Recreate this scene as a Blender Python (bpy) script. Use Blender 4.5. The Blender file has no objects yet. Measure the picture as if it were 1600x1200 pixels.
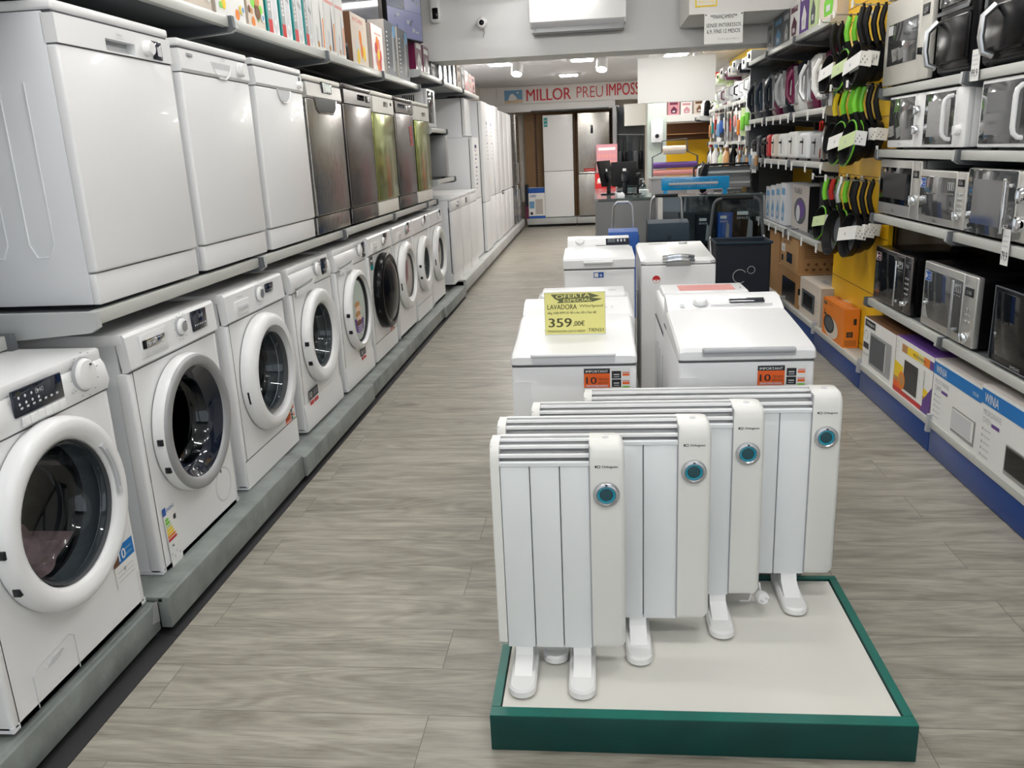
import bpy, bmesh, math, random
from mathutils import Vector, Matrix
PI = math.pi
S = bpy.context.scene
COL = S.collection
rnd = random.Random(7)

# ---------------------------------------------------------------- camera, world, exposure
yaw, pit, rol, FPX = -0.106753, 0.273554, -0.044776, 1295.76
_fw = Vector((math.sin(yaw)*math.cos(pit), math.cos(yaw)*math.cos(pit), -math.sin(pit)))
_rt = Vector((math.cos(yaw), -math.sin(yaw), 0))
_up = _rt.cross(_fw)
_c, _s = math.cos(rol), math.sin(rol)
R_ = _c*_rt + _s*_up
U_ = -_s*_rt + _c*_up
cam_d = bpy.data.cameras.new('camera')
cam_d.sensor_width = 36.0
cam_d.lens = FPX/1600*36.0
cam_d.clip_start = 0.05
cam = bpy.data.objects.new('camera', cam_d)
COL.objects.link(cam)
mm = Matrix((R_, U_, -_fw)).transposed().to_4x4()
mm.translation = Vector((0, 0, 1.5))
cam.matrix_world = mm
S.camera = cam

W = bpy.data.worlds.new('daylight')
S.world = W
W.use_nodes = True
bg = W.node_tree.nodes['Background']
bg.inputs[0].default_value = (0.86, 0.93, 1.0, 1)
bg.inputs[1].default_value = 1.5

S.view_settings.view_transform = 'Standard'
S.view_settings.look = 'None'
S.view_settings.gamma = 1.0
S.view_settings.use_curve_mapping = False
S.view_settings.exposure = 0.0
TUBE = 52.0      # emission of the fluorescent tubes
SPOT = 85.0      # emission of the small ceiling lamps at the rear

# ---------------------------------------------------------------- materials
MATS = {}
def mat(name, col, rough=0.5, metal=0.0, coat=0.0, emit=0.0, trans=0.0, spec=0.5, ior=1.45, bump=0.0, bscale=60.0, var=0.0, vscale=3.0, alpha=1.0):
    if name in MATS: return MATS[name]
    m = bpy.data.materials.new(name)
    m.use_nodes = True
    nt = m.node_tree
    b = nt.nodes['Principled BSDF']
    b.inputs['Base Color'].default_value = (*col, 1)
    b.inputs['Roughness'].default_value = rough
    b.inputs['Metallic'].default_value = metal
    b.inputs['Coat Weight'].default_value = coat
    b.inputs['Coat Roughness'].default_value = 0.05
    b.inputs['Specular IOR Level'].default_value = spec
    b.inputs['IOR'].default_value = ior
    b.inputs['Transmission Weight'].default_value = trans
    if emit > 0:
        b.inputs['Emission Color'].default_value = (*col, 1)
        b.inputs['Emission Strength'].default_value = emit
    if bump > 0 or var > 0:
        tc = nt.nodes.new('ShaderNodeTexCoord')
        if var > 0:
            n = nt.nodes.new('ShaderNodeTexNoise')
            n.inputs['Scale'].default_value = vscale
            n.inputs['Detail'].default_value = 6
            nt.links.new(tc.outputs['Object'], n.inputs['Vector'])
            r = nt.nodes.new('ShaderNodeMapRange')
            r.inputs['From Min'].default_value = 0.3
            r.inputs['From Max'].default_value = 0.7
            r.inputs['To Min'].default_value = 1-var
            r.inputs['To Max'].default_value = 1+var
            nt.links.new(n.outputs['Fac'], r.inputs['Value'])
            h = nt.nodes.new('ShaderNodeHueSaturation')
            h.inputs['Color'].default_value = (*col, 1)
            nt.links.new(r.outputs[0], h.inputs['Value'])
            nt.links.new(h.outputs[0], b.inputs['Base Color'])
        if bump > 0:
            n2 = nt.nodes.new('ShaderNodeTexNoise')
            n2.inputs['Scale'].default_value = bscale
            n2.inputs['Detail'].default_value = 4
            nt.links.new(tc.outputs['Object'], n2.inputs['Vector'])
            bp = nt.nodes.new('ShaderNodeBump')
            bp.inputs['Strength'].default_value = bump
            bp.inputs['Distance'].default_value = 0.01
            nt.links.new(n2.outputs['Fac'], bp.inputs['Height'])
            nt.links.new(bp.outputs[0], b.inputs['Normal'])
    MATS[name] = m
    return m

def brushed(name, col, rough, sc=(1, 60, 1), metal=1.0):
    m = mat(name, col, rough, metal)
    nt = m.node_tree
    b = nt.nodes['Principled BSDF']
    tc = nt.nodes.new('ShaderNodeTexCoord')
    mp = nt.nodes.new('ShaderNodeMapping')
    mp.inputs['Scale'].default_value = sc
    n = nt.nodes.new('ShaderNodeTexNoise')
    n.inputs['Scale'].default_value = 8
    n.inputs['Detail'].default_value = 3
    r = nt.nodes.new('ShaderNodeMapRange')
    r.inputs['To Min'].default_value = rough-0.08
    r.inputs['To Max'].default_value = rough+0.08
    nt.links.new(tc.outputs['Object'], mp.inputs['Vector'])
    nt.links.new(mp.outputs[0], n.inputs['Vector'])
    nt.links.new(n.outputs['Fac'], r.inputs['Value'])
    nt.links.new(r.outputs[0], b.inputs['Roughness'])
    return m

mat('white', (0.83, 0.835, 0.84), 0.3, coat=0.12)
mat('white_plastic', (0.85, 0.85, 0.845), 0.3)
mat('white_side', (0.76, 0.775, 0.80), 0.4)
mat('heater_white', (0.80, 0.83, 0.84), 0.35)
mat('heater_cream', (0.82, 0.82, 0.79), 0.35)
mat('offwhite', (0.78, 0.76, 0.70), 0.4)
mat('groove', (0.10, 0.10, 0.11), 0.6)
mat('print_grey', (0.42, 0.43, 0.45), 0.5)
mat('print_light', (0.62, 0.63, 0.65), 0.5)
mat('dark', (0.012, 0.013, 0.016), 0.25)
mat('black', (0.004, 0.004, 0.005), 0.2, spec=0.2)
mat('black_matte', (0.009, 0.009, 0.010), 0.5, spec=0.25)
mat('display', (0.008, 0.012, 0.025), 0.08, coat=0.5)
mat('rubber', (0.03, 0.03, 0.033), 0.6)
mat('seal', (0.10, 0.105, 0.11), 0.55)
mat('silver', (0.55, 0.56, 0.57), 0.3, metal=0.85)
mat('silver_paint', (0.33, 0.335, 0.34), 0.38, metal=0.2)
mat('chrome', (0.75, 0.76, 0.78), 0.08, metal=1.0)
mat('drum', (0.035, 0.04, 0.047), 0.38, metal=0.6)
mat('door_glass', (0.006, 0.007, 0.009), 0.06, spec=0.35)
mat('mw_glass', (0.06, 0.065, 0.07), 0.05, coat=0.5, spec=0.8)
mat('mw_mirror', (0.20, 0.205, 0.21), 0.08, metal=0.7)
mat('cloth_pink', (0.60, 0.36, 0.35), 0.9, bump=0.8, bscale=14, var=0.35, vscale=18)
mat('shelf', (0.50, 0.52, 0.52), 0.4, metal=0.15)
mat('shelf_dark', (0.12, 0.13, 0.14), 0.5, metal=0.2)
mat('plinth', (0.245, 0.27, 0.26), 0.42, metal=0.25, var=0.22, vscale=9, bump=0.15, bscale=30)
mat('plinth_light', (0.45, 0.46, 0.45), 0.5, var=0.08)
mat('rail', (0.56, 0.57, 0.54), 0.35, metal=0.1)
mat('blue_kick', (0.005, 0.045, 0.22), 0.3)
mat('yellow_panel', (0.80, 0.47, 0.01), 0.4)
mat('yellow', (0.88, 0.62, 0.02), 0.5)
mat('green_frame', (0.0, 0.13, 0.10), 0.35, var=0.12, vscale=9)
mat('green_dark', (0.0, 0.050, 0.044), 0.38, var=0.15, vscale=9)
mat('board_white', (0.74, 0.725, 0.67), 0.4)
mat('wall', (0.80, 0.79, 0.77), 0.7)
mat('wall_grey', (0.78, 0.78, 0.775), 0.7)
mat('wall_warm', (0.80, 0.74, 0.66), 0.7)
mat('ceil', (0.82, 0.83, 0.85), 0.8)
mat('red', (0.55, 0.02, 0.02), 0.4)
mat('red_text', (0.58, 0.03, 0.04), 0.5)
mat('orange_sticker', (0.85, 0.13, 0.015), 0.45)
mat('orange_box', (0.78, 0.22, 0.02), 0.5)
mat('salmon', (0.72, 0.30, 0.27), 0.4)
mat('poster_yellow', (0.76, 0.72, 0.25), 0.4)
mat('ink', (0.02, 0.02, 0.025), 0.5)
mat('ink_brown', (0.07, 0.06, 0.02), 0.5)
mat('ink_olive', (0.12, 0.13, 0.05), 0.5)
mat('paper', (0.82, 0.82, 0.80), 0.6)
mat('kraft', (0.42, 0.23, 0.09), 0.7, var=0.08)
mat('kraft_light', (0.52, 0.31, 0.14), 0.7, var=0.08)
mat('carton', (0.70, 0.62, 0.53), 0.6)
mat('carton_side', (0.50, 0.46, 0.43), 0.6)
mat('winia_blue', (0.0, 0.17, 0.52), 0.45)
mat('blue', (0.01, 0.09, 0.40), 0.5)
mat('navy', (0.005, 0.010, 0.020), 0.6, bump=0.3, bscale=200)
mat('navy_flap', (0.012, 0.030, 0.052), 0.6, bump=0.3, bscale=200)
mat('cyan', (0.0, 0.33, 0.72), 0.25, coat=0.4)
mat('teal', (0.0, 0.28, 0.28), 0.5)
mat('lime', (0.18, 0.62, 0.03), 0.4)
mat('lime_pale', (0.55, 0.68, 0.35), 0.5)
mat('pan_yellow', (0.90, 0.72, 0.02), 0.4)
mat('burgundy', (0.14, 0.01, 0.05), 0.25, coat=0.4)
mat('violet', (0.12, 0.05, 0.25), 0.5)
mat('brown', (0.16, 0.07, 0.03), 0.6)
mat('tan', (0.50, 0.26, 0.10), 0.6)
mat('wood_panel', (0.33, 0.19, 0.08), 0.5, var=0.12, vscale=5)
mat('desk', (0.25, 0.255, 0.26), 0.45)
mat('desk_top', (0.13, 0.16, 0.155), 0.15, coat=0.5)
mat('grey', (0.35, 0.36, 0.37), 0.5)
mat('grey_dark', (0.09, 0.10, 0.11), 0.45)
mat('grey_green', (0.48, 0.55, 0.50), 0.6)
mat('peach', (0.80, 0.55, 0.42), 0.6)
mat('pink', (0.62, 0.28, 0.32), 0.5)
mat('sky', (0.16, 0.34, 0.55), 0.6)
mat('sand', (0.62, 0.50, 0.36), 0.6)
mat('olive_steel', (0.34, 0.38, 0.12), 0.16, metal=0.9)
mat('cctv_a', (0.13, 0.14, 0.26), 0.3, emit=0.35)
mat('cctv_b', (0.05, 0.07, 0.12), 0.3, emit=0.2)
mat('knob_lcd', (0.01, 0.07, 0.09), 0.1, coat=0.5)
mat('knob_glow', (0.02, 0.30, 0.42), 0.2, emit=0.12)
mat('tube_glow', (1.0, 0.98, 0.95), 0.5, emit=TUBE)
mat('tube_soft', (1.0, 0.98, 0.95), 0.5, emit=TUBE*0.2)
mat('spot_glow', (1.0, 0.97, 0.93), 0.5, emit=SPOT)
brushed('steel', (0.40, 0.385, 0.36), 0.26, (60, 1, 1))
brushed('steel_dark', (0.20, 0.185, 0.18), 0.24, (60, 1, 1))
brushed('steel_light', (0.70, 0.69, 0.66), 0.34, (60, 1, 1), 0.7)
mat('champagne', (0.66, 0.64, 0.585), 0.35, metal=0.25)
brushed('mw_steel', (0.66, 0.655, 0.63), 0.34, (1, 1, 60), 0.75)

def thin_glass(name, tint, refl):
    m = bpy.data.materials.new(name); m.use_nodes = True
    nt = m.node_tree; L = nt.links.new
    nt.nodes.remove(nt.nodes['Principled BSDF'])
    out = nt.nodes['Material Output']
    t = nt.nodes.new('ShaderNodeBsdfTransparent'); t.inputs[0].default_value = (*tint, 1)
    g = nt.nodes.new('ShaderNodeBsdfGlossy'); g.inputs['Roughness'].default_value = 0.03; g.inputs[0].default_value = (0.9, 0.93, 0.95, 1)
    lw = nt.nodes.new('ShaderNodeLayerWeight'); lw.inputs[0].default_value = 0.5
    p = nt.nodes.new('ShaderNodeMath'); p.operation = 'POWER'; p.inputs[1].default_value = 3.0
    a = nt.nodes.new('ShaderNodeMath'); a.operation = 'MULTIPLY_ADD'; a.inputs[1].default_value = refl; a.inputs[2].default_value = 0.045
    mx = nt.nodes.new('ShaderNodeMixShader')
    L(lw.outputs['Facing'], p.inputs[0]); L(p.outputs[0], a.inputs[0]); L(a.outputs[0], mx.inputs[0])
    L(t.outputs[0], mx.inputs[1]); L(g.outputs[0], mx.inputs[2]); L(mx.outputs[0], out.inputs['Surface'])
    MATS[name] = m
thin_glass('port_glass', (0.62, 0.68, 0.72), 0.55)
thin_glass('glass_grey', (0.30, 0.34, 0.35), 0.5)
thin_glass('glass', (0.88, 0.93, 0.94), 0.6)

def floor_mat():
    m = bpy.data.materials.new('vinyl_planks'); m.use_nodes = True
    nt = m.node_tree; L = nt.links.new
    b = nt.nodes['Principled BSDF']
    g = nt.nodes.new('ShaderNodeNewGeometry')
    br = nt.nodes.new('ShaderNodeTexBrick')
    br.offset = 0.37; br.squash = 1.0
    br.inputs['Color1'].default_value = (0.0, 0.0, 0.0, 1)
    br.inputs['Color2'].default_value = (1, 1, 1, 1)
    br.inputs['Mortar'].default_value = (0.5, 0.5, 0.5, 1)
    br.inputs['Scale'].default_value = 1.0
    br.inputs['Mortar Size'].default_value = 0.0014
    br.inputs['Mortar Smooth'].default_value = 0.2
    br.inputs['Brick Width'].default_value = 1.3
    br.inputs['Row Height'].default_value = 0.215
    L(g.outputs['Position'], br.inputs['Vector'])
    # grain: per plank offset, stretched along x
    mp = nt.nodes.new('ShaderNodeMapping'); mp.inputs['Scale'].default_value = (1.25, 8.0, 1)
    add = nt.nodes.new('ShaderNodeVectorMath'); add.operation = 'MULTIPLY_ADD'
    add.inputs[1].default_value = (7.3, 31.7, 3.1)
    L(br.outputs['Color'], add.inputs[0]); L(g.outputs['Position'], add.inputs[2])
    L(add.outputs[0], mp.inputs['Vector'])
    n1 = nt.nodes.new('ShaderNodeTexNoise'); n1.inputs['Scale'].default_value = 1.7; n1.inputs['Detail'].default_value = 8
    n1.inputs['Roughness'].default_value = 0.62; n1.inputs['Distortion'].default_value = 0.9
    L(mp.outputs[0], n1.inputs['Vector'])
    mp2 = nt.nodes.new('ShaderNodeMapping'); mp2.inputs['Scale'].default_value = (9, 150, 1)
    L(add.outputs[0], mp2.inputs['Vector'])
    n2 = nt.nodes.new('ShaderNodeTexNoise'); n2.inputs['Scale'].default_value = 1.5; n2.inputs['Detail'].default_value = 4
    L(mp2.outputs[0], n2.inputs['Vector'])
    wv = nt.nodes.new('ShaderNodeTexNoise'); wv.inputs['Scale'].default_value = 0.55; wv.inputs['Detail'].default_value = 2
    wv.inputs['Distortion'].default_value = 0.4
    L(mp.outputs[0], wv.inputs['Vector'])
    ring = nt.nodes.new('ShaderNodeMath'); ring.operation = 'MULTIPLY'; ring.inputs[1].default_value = 95
    L(wv.outputs['Fac'], ring.inputs[0])
    sn = nt.nodes.new('ShaderNodeMath'); sn.operation = 'SINE'
    L(ring.outputs[0], sn.inputs[0])
    def mathn(op, a, bb):
        x = nt.nodes.new('ShaderNodeMath'); x.operation = op
        for i, v in enumerate((a, bb)):
            if isinstance(v, (int, float)): x.inputs[i].default_value = v
            else: L(v, x.inputs[i])
        return x.outputs[0]
    s = mathn('ADD', mathn('MULTIPLY', n1.outputs['Fac'], 0.75), mathn('MULTIPLY', n2.outputs['Fac'], 0.30))
    s = mathn('ADD', s, mathn('MULTIPLY', sn.outputs[0], 0.038))
    s = mathn('ADD', s, mathn('MULTIPLY', br.outputs['Color'], 0.05))
    cr = nt.nodes.new('ShaderNodeValToRGB')
    e = cr.color_ramp.elements
    e[0].position = 0.30; e[0].color = (0.150, 0.135, 0.108, 1)
    e[1].position = 0.76; e[1].color = (0.46, 0.435, 0.37, 1)
    k = e.new(0.52); k.color = (0.295, 0.275, 0.230, 1)
    L(s, cr.inputs[0])
    mx = nt.nodes.new('ShaderNodeMixRGB'); mx.inputs[2].default_value = (0.10, 0.09, 0.08, 1)
    L(mathn('MULTIPLY', br.outputs['Fac'], 0.75), mx.inputs[0]); L(cr.outputs[0], mx.inputs[1])
    L(mx.outputs[0], b.inputs['Base Color'])
    b.inputs['Roughness'].default_value = 0.36
    b.inputs['Specular IOR Level'].default_value = 0.35
    bp = nt.nodes.new('ShaderNodeBump'); bp.inputs['Strength'].default_value = 0.12; bp.inputs['Distance'].default_value = 0.004
    L(s, bp.inputs['Height']); L(bp.outputs[0], b.inputs['Normal'])
    MATS['floor'] = m
floor_mat()

# ---------------------------------------------------------------- geometry helper
FR_F = (Vector((1, 0, 0)), Vector((0, 0, 1)))     # faces -y
FR_T = (Vector((1, 0, 0)), Vector((0, 1, 0)))     # faces +z
FR_L = (Vector((0, -1, 0)), Vector((0, 0, 1)))    # faces -x
FR_R = (Vector((0, 1, 0)), Vector((0, 0, 1)))     # faces +x
_txt = {}
def text_data(s, bold):
    k = (s, bold)
    if k in _txt: return _txt[k]
    cu = bpy.data.curves.new('t', 'FONT')
    cu.body = s; cu.size = 1.0; cu.offset = bold; cu.resolution_u = 3
    o = bpy.data.objects.new('t', cu); COL.objects.link(o)
    bpy.context.view_layer.update()
    dg = bpy.context.evaluated_depsgraph_get()
    me = bpy.data.meshes.new_from_object(o.evaluated_get(dg))
    vs = [(v.co.x, v.co.y) for v in me.vertices]
    fs = [tuple(p.vertices) for p in me.polygons]
    bpy.data.objects.remove(o); bpy.data.meshes.remove(me); bpy.data.curves.remove(cu)
    if vs:
        x0 = min(v[0] for v in vs); x1 = max(v[0] for v in vs); y0 = min(v[1] for v in vs); y1 = max(v[1] for v in vs)
    else: x0 = x1 = y0 = y1 = 0
    _txt[k] = (vs, fs, x0, x1, y0, y1)
    return _txt[k]

class G:
    def __init__(s): s.v = []; s.f = []; s.mi = []; s.mats = []; s.T = None
    def m(s, name):
        if name not in s.mats: s.mats.append(name)
        return s.mats.index(name)
    def raw(s, vs, fs, m):
        o = len(s.v); k = s.m(m)
        if s.T is not None: vs = [s.T @ Vector(v) for v in vs]
        s.v += [tuple(v) for v in vs]
        s.f += [tuple(i+o for i in f) for f in fs]
        s.mi += [k]*len(fs)
        return s
    def box(s, x0, x1, y0, y1, z0, z1, m, b=0.0, seg=2):
        if b <= 0:
            vs = [(x, y, z) for x in (x0, x1) for y in (y0, y1) for z in (z0, z1)]
            return s.raw(vs, [(0, 1, 3, 2), (4, 6, 7, 5), (0, 4, 5, 1), (2, 3, 7, 6), (0, 2, 6, 4), (1, 5, 7, 3)], m)
        bm = bmesh.new()
        bmesh.ops.create_cube(bm, size=1)
        for v in bm.verts:
            v.co = Vector(((x0+x1)/2+v.co.x*(x1-x0), (y0+y1)/2+v.co.y*(y1-y0), (z0+z1)/2+v.co.z*(z1-z0)))
        b = min(b, 0.49*min(x1-x0, y1-y0, z1-z0))
        bmesh.ops.bevel(bm, geom=list(bm.edges), offset=b, segments=seg, profile=0.5, affect='EDGES')
        bm.verts.index_update()
        s.raw([v.co.copy() for v in bm.verts], [[v.index for v in f.verts] for f in bm.faces], m)
        bm.free()
        return s
    def lathe(s, prof, c, ax, m, n=28, close=False):
        c = Vector(c); a = {'x': Vector((1, 0, 0)), 'y': Vector((0, 1, 0)), 'z': Vector((0, 0, 1)), '-y': Vector((0, -1, 0)), '-x': Vector((-1, 0, 0))}[ax] if isinstance(ax, str) else Vector(ax).normalized()
        u = a.orthogonal().normalized(); w = a.cross(u)
        vs = []; idx = []
        for r, h in prof:
            if r <= 1e-7:
                idx.append([len(vs)]); vs.append(c+a*h)
            else:
                idx.append(list(range(len(vs), len(vs)+n)))
                for i in range(n):
                    t = 2*PI*i/n
                    vs.append(c+a*h+u*(r*math.cos(t))+w*(r*math.sin(t)))
        fs = []
        pr = list(zip(idx, idx[1:]))
        if close: pr.append((idx[-1], idx[0]))
        for A, B in pr:
            if len(A) == 1 and len(B) == 1: continue
            for i in range(n):
                j = (i+1) % n
                if len(A) == 1: fs.append((A[0], B[j], B[i]))
                elif len(B) == 1: fs.append((A[i], A[j], B[0]))
                else: fs.append((A[i], A[j], B[j], B[i]))
        return s.raw(vs, fs, m)
    def cyl(s, c, ax, r, h, m, n=20, b=0.0):
        if b > 0: return s.lathe([(0, 0), (r-b, 0), (r, b), (r, h-b), (r-b, h), (0, h)], c, ax, m, n)
        return s.lathe([(0, 0), (r, 0), (r, h), (0, h)], c, ax, m, n)
    def tube(s, path, r, m, n=8, closed=False):
        P = [Vector(p) for p in path]; N = len(P)
        vs = []; fs = []; prev = None
        for i, p in enumerate(P):
            if closed: d = P[(i+1) % N]-P[i-1]
            else: d = P[min(i+1, N-1)]-P[max(i-1, 0)]
            d.normalize()
            if prev is None: u = d.orthogonal().normalized()
            else:
                u = prev-d*prev.dot(d)
                u = u.normalized() if u.length > 1e-6 else d.orthogonal().normalized()
            prev = u; w = d.cross(u)
            for k in range(n):
                t = 2*PI*k/n
                vs.append(p+u*(r*math.cos(t))+w*(r*math.sin(t)))
        for i in range(N if closed else N-1):
            j = (i+1) % N
            for k in range(n):
                l = (k+1) % n
                fs.append((i*n+k, i*n+l, j*n+l, j*n+k))
        if not closed:
            fs.append(tuple(range(n))[::-1]); fs.append(tuple((N-1)*n+k for k in range(n)))
        return s.raw(vs, fs, m)
    def prism(s, poly, pl, d0, d1, m):
        f = {'xz': lambda a, b, d: (a, d, b), 'yz': lambda a, b, d: (d, a, b), 'xy': lambda a, b, d: (a, b, d)}[pl]
        n = len(poly)
        vs = [f(a, b, d0) for a, b in poly]+[f(a, b, d1) for a, b in poly]
        fs = [tuple(range(n)), tuple(range(2*n-1, n-1, -1))]+[(i, (i+1) % n, n+(i+1) % n, n+i) for i in range(n)]
        bm = bmesh.new()
        bv = [bm.verts.new(v) for v in vs]
        for q in fs: bm.faces.new([bv[i] for i in q])
        bmesh.ops.recalc_face_normals(bm, faces=list(bm.faces))
        bm.verts.index_update()
        s.raw([v.co.copy() for v in bm.verts], [[v.index for v in q.verts] for q in bm.faces], m)
        bm.free()
        return s
    def plate(s, x0, x1, z0, z1, cx, cz, r, y, m, n=48):
        vs = []; fs = []
        ang = [2*PI*i/n for i in range(n)]
        for X, Z in ((x0, z0), (x1, z0), (x1, z1), (x0, z1)):
            t = math.atan2(Z-cz, X-cx) % (2*PI)
            k = min(range(n), key=lambda i: abs((ang[i]-t+PI) % (2*PI)-PI)); ang[k] = t
        for t in ang:
            c, q = math.cos(t), math.sin(t)
            k = min([(x1-cx)/c if c > 1e-9 else 1e9, (x0-cx)/c if c < -1e-9 else 1e9, (z1-cz)/q if q > 1e-9 else 1e9, (z0-cz)/q if q < -1e-9 else 1e9])
            vs.append((cx+c*k, y, cz+q*k)); vs.append((cx+c*r, y, cz+q*r))
        for i in range(n):
            j = (i+1) % n
            fs.append((2*i, 2*j, 2*j+1, 2*i+1))
        return s.raw(vs, fs, m)
    def poly(s, fr, o, pts, m, off=0.0008):
        r, u = fr; nn = r.cross(u); o = Vector(o)
        return s.raw([o+r*a+u*b+nn*off for a, b in pts], [tuple(range(len(pts)))], m)
    def rect(s, fr, o, a0, b0, a1, b1, m, off=0.0008):
        return s.poly(fr, o, [(a0, b0), (a1, b0), (a1, b1), (a0, b1)], m, off)
    def disc(s, fr, o, a, b, r, m, off=0.0008, n=20, ry=None):
        ry = ry or r
        return s.poly(fr, o, [(a+r*math.cos(2*PI*i/n), b+ry*math.sin(2*PI*i/n)) for i in range(n)], m, off)
    def text(s, fr, o, a, b, st, h, m, w=None, off=0.0016, bold=0.0, rot=0.0, align='L'):
        """a,b = lower left corner of the ink box (or centre of its base), h = ink height, w = ink width"""
        vs, fs, x0, x1, y0, y1 = text_data(st, min(bold, 0.0))
        if not vs: return s
        k = h/(y1-y0); kx = (w/(x1-x0)) if w else k
        ca, sa = math.cos(rot), math.sin(rot)
        ww = (x1-x0)*kx
        dx = -ww/2 if align == 'C' else 0
        r, u = fr; nn = r.cross(u); o = Vector(o)
        for sh in ((-1, 0, 1) if bold > 0 else (0,)):
            out = []
            for x, y in vs:
                p = (x-x0)*kx+dx+sh*bold*h*0.9; q = (y-y0)*k
                out.append(o+r*(a+p*ca-q*sa)+u*(b+p*sa+q*ca)+nn*(off+0.00005*sh))
            s.raw(out, fs, m)
        return s
    def make(s, name, parent=None, loc=None, rz=0.0, ang=0.6, smooth=True):
        me = bpy.data.meshes.new(name)
        me.from_pydata(s.v, [], s.f)
        for k in s.mats: me.materials.append(MATS[k])
        me.polygons.foreach_set('material_index', s.mi)
        if smooth:
            me.polygons.foreach_set('use_smooth', [True]*len(s.f))
            me.update(); me.set_sharp_from_angle(angle=ang)
        me.update()
        o = bpy.data.objects.new(name, me); COL.objects.link(o)
        if parent is not None: o.parent = parent
        if loc is not None: o.location = loc
        if rz: o.rotation_euler = (0, 0, rz)
        return o

def tag(o, label, cat, group=None):
    o['label'] = label; o['category'] = cat
    if group: o['group'] = group
    return o
def thing(name, label, cat, loc=(0, 0, 0), rz=0.0, group=None):
    o = bpy.data.objects.new(name, None); COL.objects.link(o)
    o.empty_display_size = 0.05
    o.location = loc; o.rotation_euler = (0, 0, rz)
    return tag(o, label, cat, group)
def struct(o): o['kind'] = 'structure'; return o
def copy_thing(o, loc, rz, label, group=None):
    c = o.copy(); COL.objects.link(c)
    c.location = loc; c.rotation_euler = (0, 0, rz); c['label'] = label
    if group: c['group'] = group
    for p in list(o.children):
        q = p.copy(); COL.objects.link(q); q.parent = c
        for r in list(p.children):
            t = r.copy(); COL.objects.link(t); t.parent = q
    return c
ORD = ['first', 'second', 'third', 'fourth', 'fifth', 'sixth', 'seventh', 'eighth', 'ninth', 'tenth', 'eleventh', 'twelfth', 'thirteenth', 'fourteenth']
LEFT, RIGHT = PI/2, -PI/2       # fronts facing the aisle from the west / east wall
# ---------------------------------------------------------------- the room
ZC, ZR = 3.05, 2.70           # ceilings: front, rear
YB = 8.6                      # bulkhead between them
g = G(); g.box(-2.3, 2.3, -2.6, 18, -0.1, 0, 'floor'); struct(g.make('floor'))
g = G(); g.box(-2.32, -2.2, -2.6, 18, 0, 3.2, 'wall_warm'); struct(g.make('wall_left'))
g = G(); g.box(2.14, 2.3, -2.6, 18, 0, 3.2, 'wall'); struct(g.make('wall_right'))
g = G(); g.box(-2.2, 2.14, 17.75, 17.9, 0, 3.2, 'wall_warm'); struct(g.make('wall_back'))
g = G(); g.box(-2.2, 2.14, -2.6, YB+0.3, ZC, ZC+0.12, 'ceil'); struct(g.make('ceiling'))
g = G(); g.box(-2.2, 2.14, YB+0.3, 17.75, ZR, ZR+0.12, 'ceil'); struct(g.make('ceiling_rear'))
# shop front behind the camera: mullions around the open daylight
g = G()
for x in (-2.2, -0.75, 0.7, 2.08): g.box(x, x+0.06, -2.6, -2.5, 0, 2.6, 'grey_dark')
g.box(-2.2, 2.14, -2.6, -2.5, 2.5, 3.05, 'grey_dark')
struct(g.make('window_1'))
# bulkhead with its stepped mouldings
g = G()
g.box(-2.2, 2.14, YB, YB+0.3, 2.53, ZC, 'wall_grey')
g.box(-2.2, 2.14, YB-0.03, YB+0.3, 2.475, 2.53, 'wall_grey')
g.box(-2.2, 2.14, YB-0.05, YB+0.42, 2.375, 2.47, 'wall_grey')
g.box(-2.2, 2.14, YB-0.035, YB+0.3, 2.46, 2.48, 'wall_grey')
struct(g.make('wall_bulkhead'))
# boxed duct hanging from the front ceiling along the east side
g = G(); g.box(0.82, 2.14, 7.72, YB-0.05, 2.545, ZC, 'wall'); struct(g.make('ceiling_duct'))
# rear soffit over the fridge niche, niche trim and side pilaster
g = G(); g.box(-2.2, 2.14, 16.95, 17.2, 2.36, ZR, 'wall'); struct(g.make('wall_soffit'))
g = G()
g.box(-2.2, 0.42, 16.9, 17.0, 2.22, 2.36, 'wall_grey')
g.box(-1.2, 0.3, 16.88, 16.92, 2.215, 2.235, 'grey_dark')
struct(g.make('trim_1'))
g = G()
g.box(0.37, 0.50, 16.85, 17.75, 0, 2.26, 'print_light')
g.box(0.50, 0.53, 16.85, 17.75, 0, 2.26, 'grey_dark')
struct(g.make('trim_2'))
# brown slatted backing of the niche
t = G()
t.box(-1.4, 0.37, 17.6, 17.66, 0.14, 2.22, 'wood_panel')
for i in range(34): t.box(-1.185, -1.165, 17.585, 17.6, 0.25+i*0.056, 0.28+i*0.056, 'dark')
t.box(-1.2, -1.15, 17.595, 17.6, 0.14, 2.2, 'brown')
t.box(-0.37, -0.345, 17.5, 17.66, 0.14, 2.2, 'brown')
tag(t.make('backing_panel'), 'brown wooden slotted backing panel behind the rear fridges', 'panel')
# column at the rear with pale green paint
g = G(); g.box(0.80, 1.07, 12.95, 13.25, 0, ZR, 'grey_green'); struct(g.make('wall_column'))
g = G(); g.box(0.50, 0.80, 16.3, 16.4, 0.0, 2.2, 'wall_grey'); struct(g.make('wall_niche'))

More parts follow.
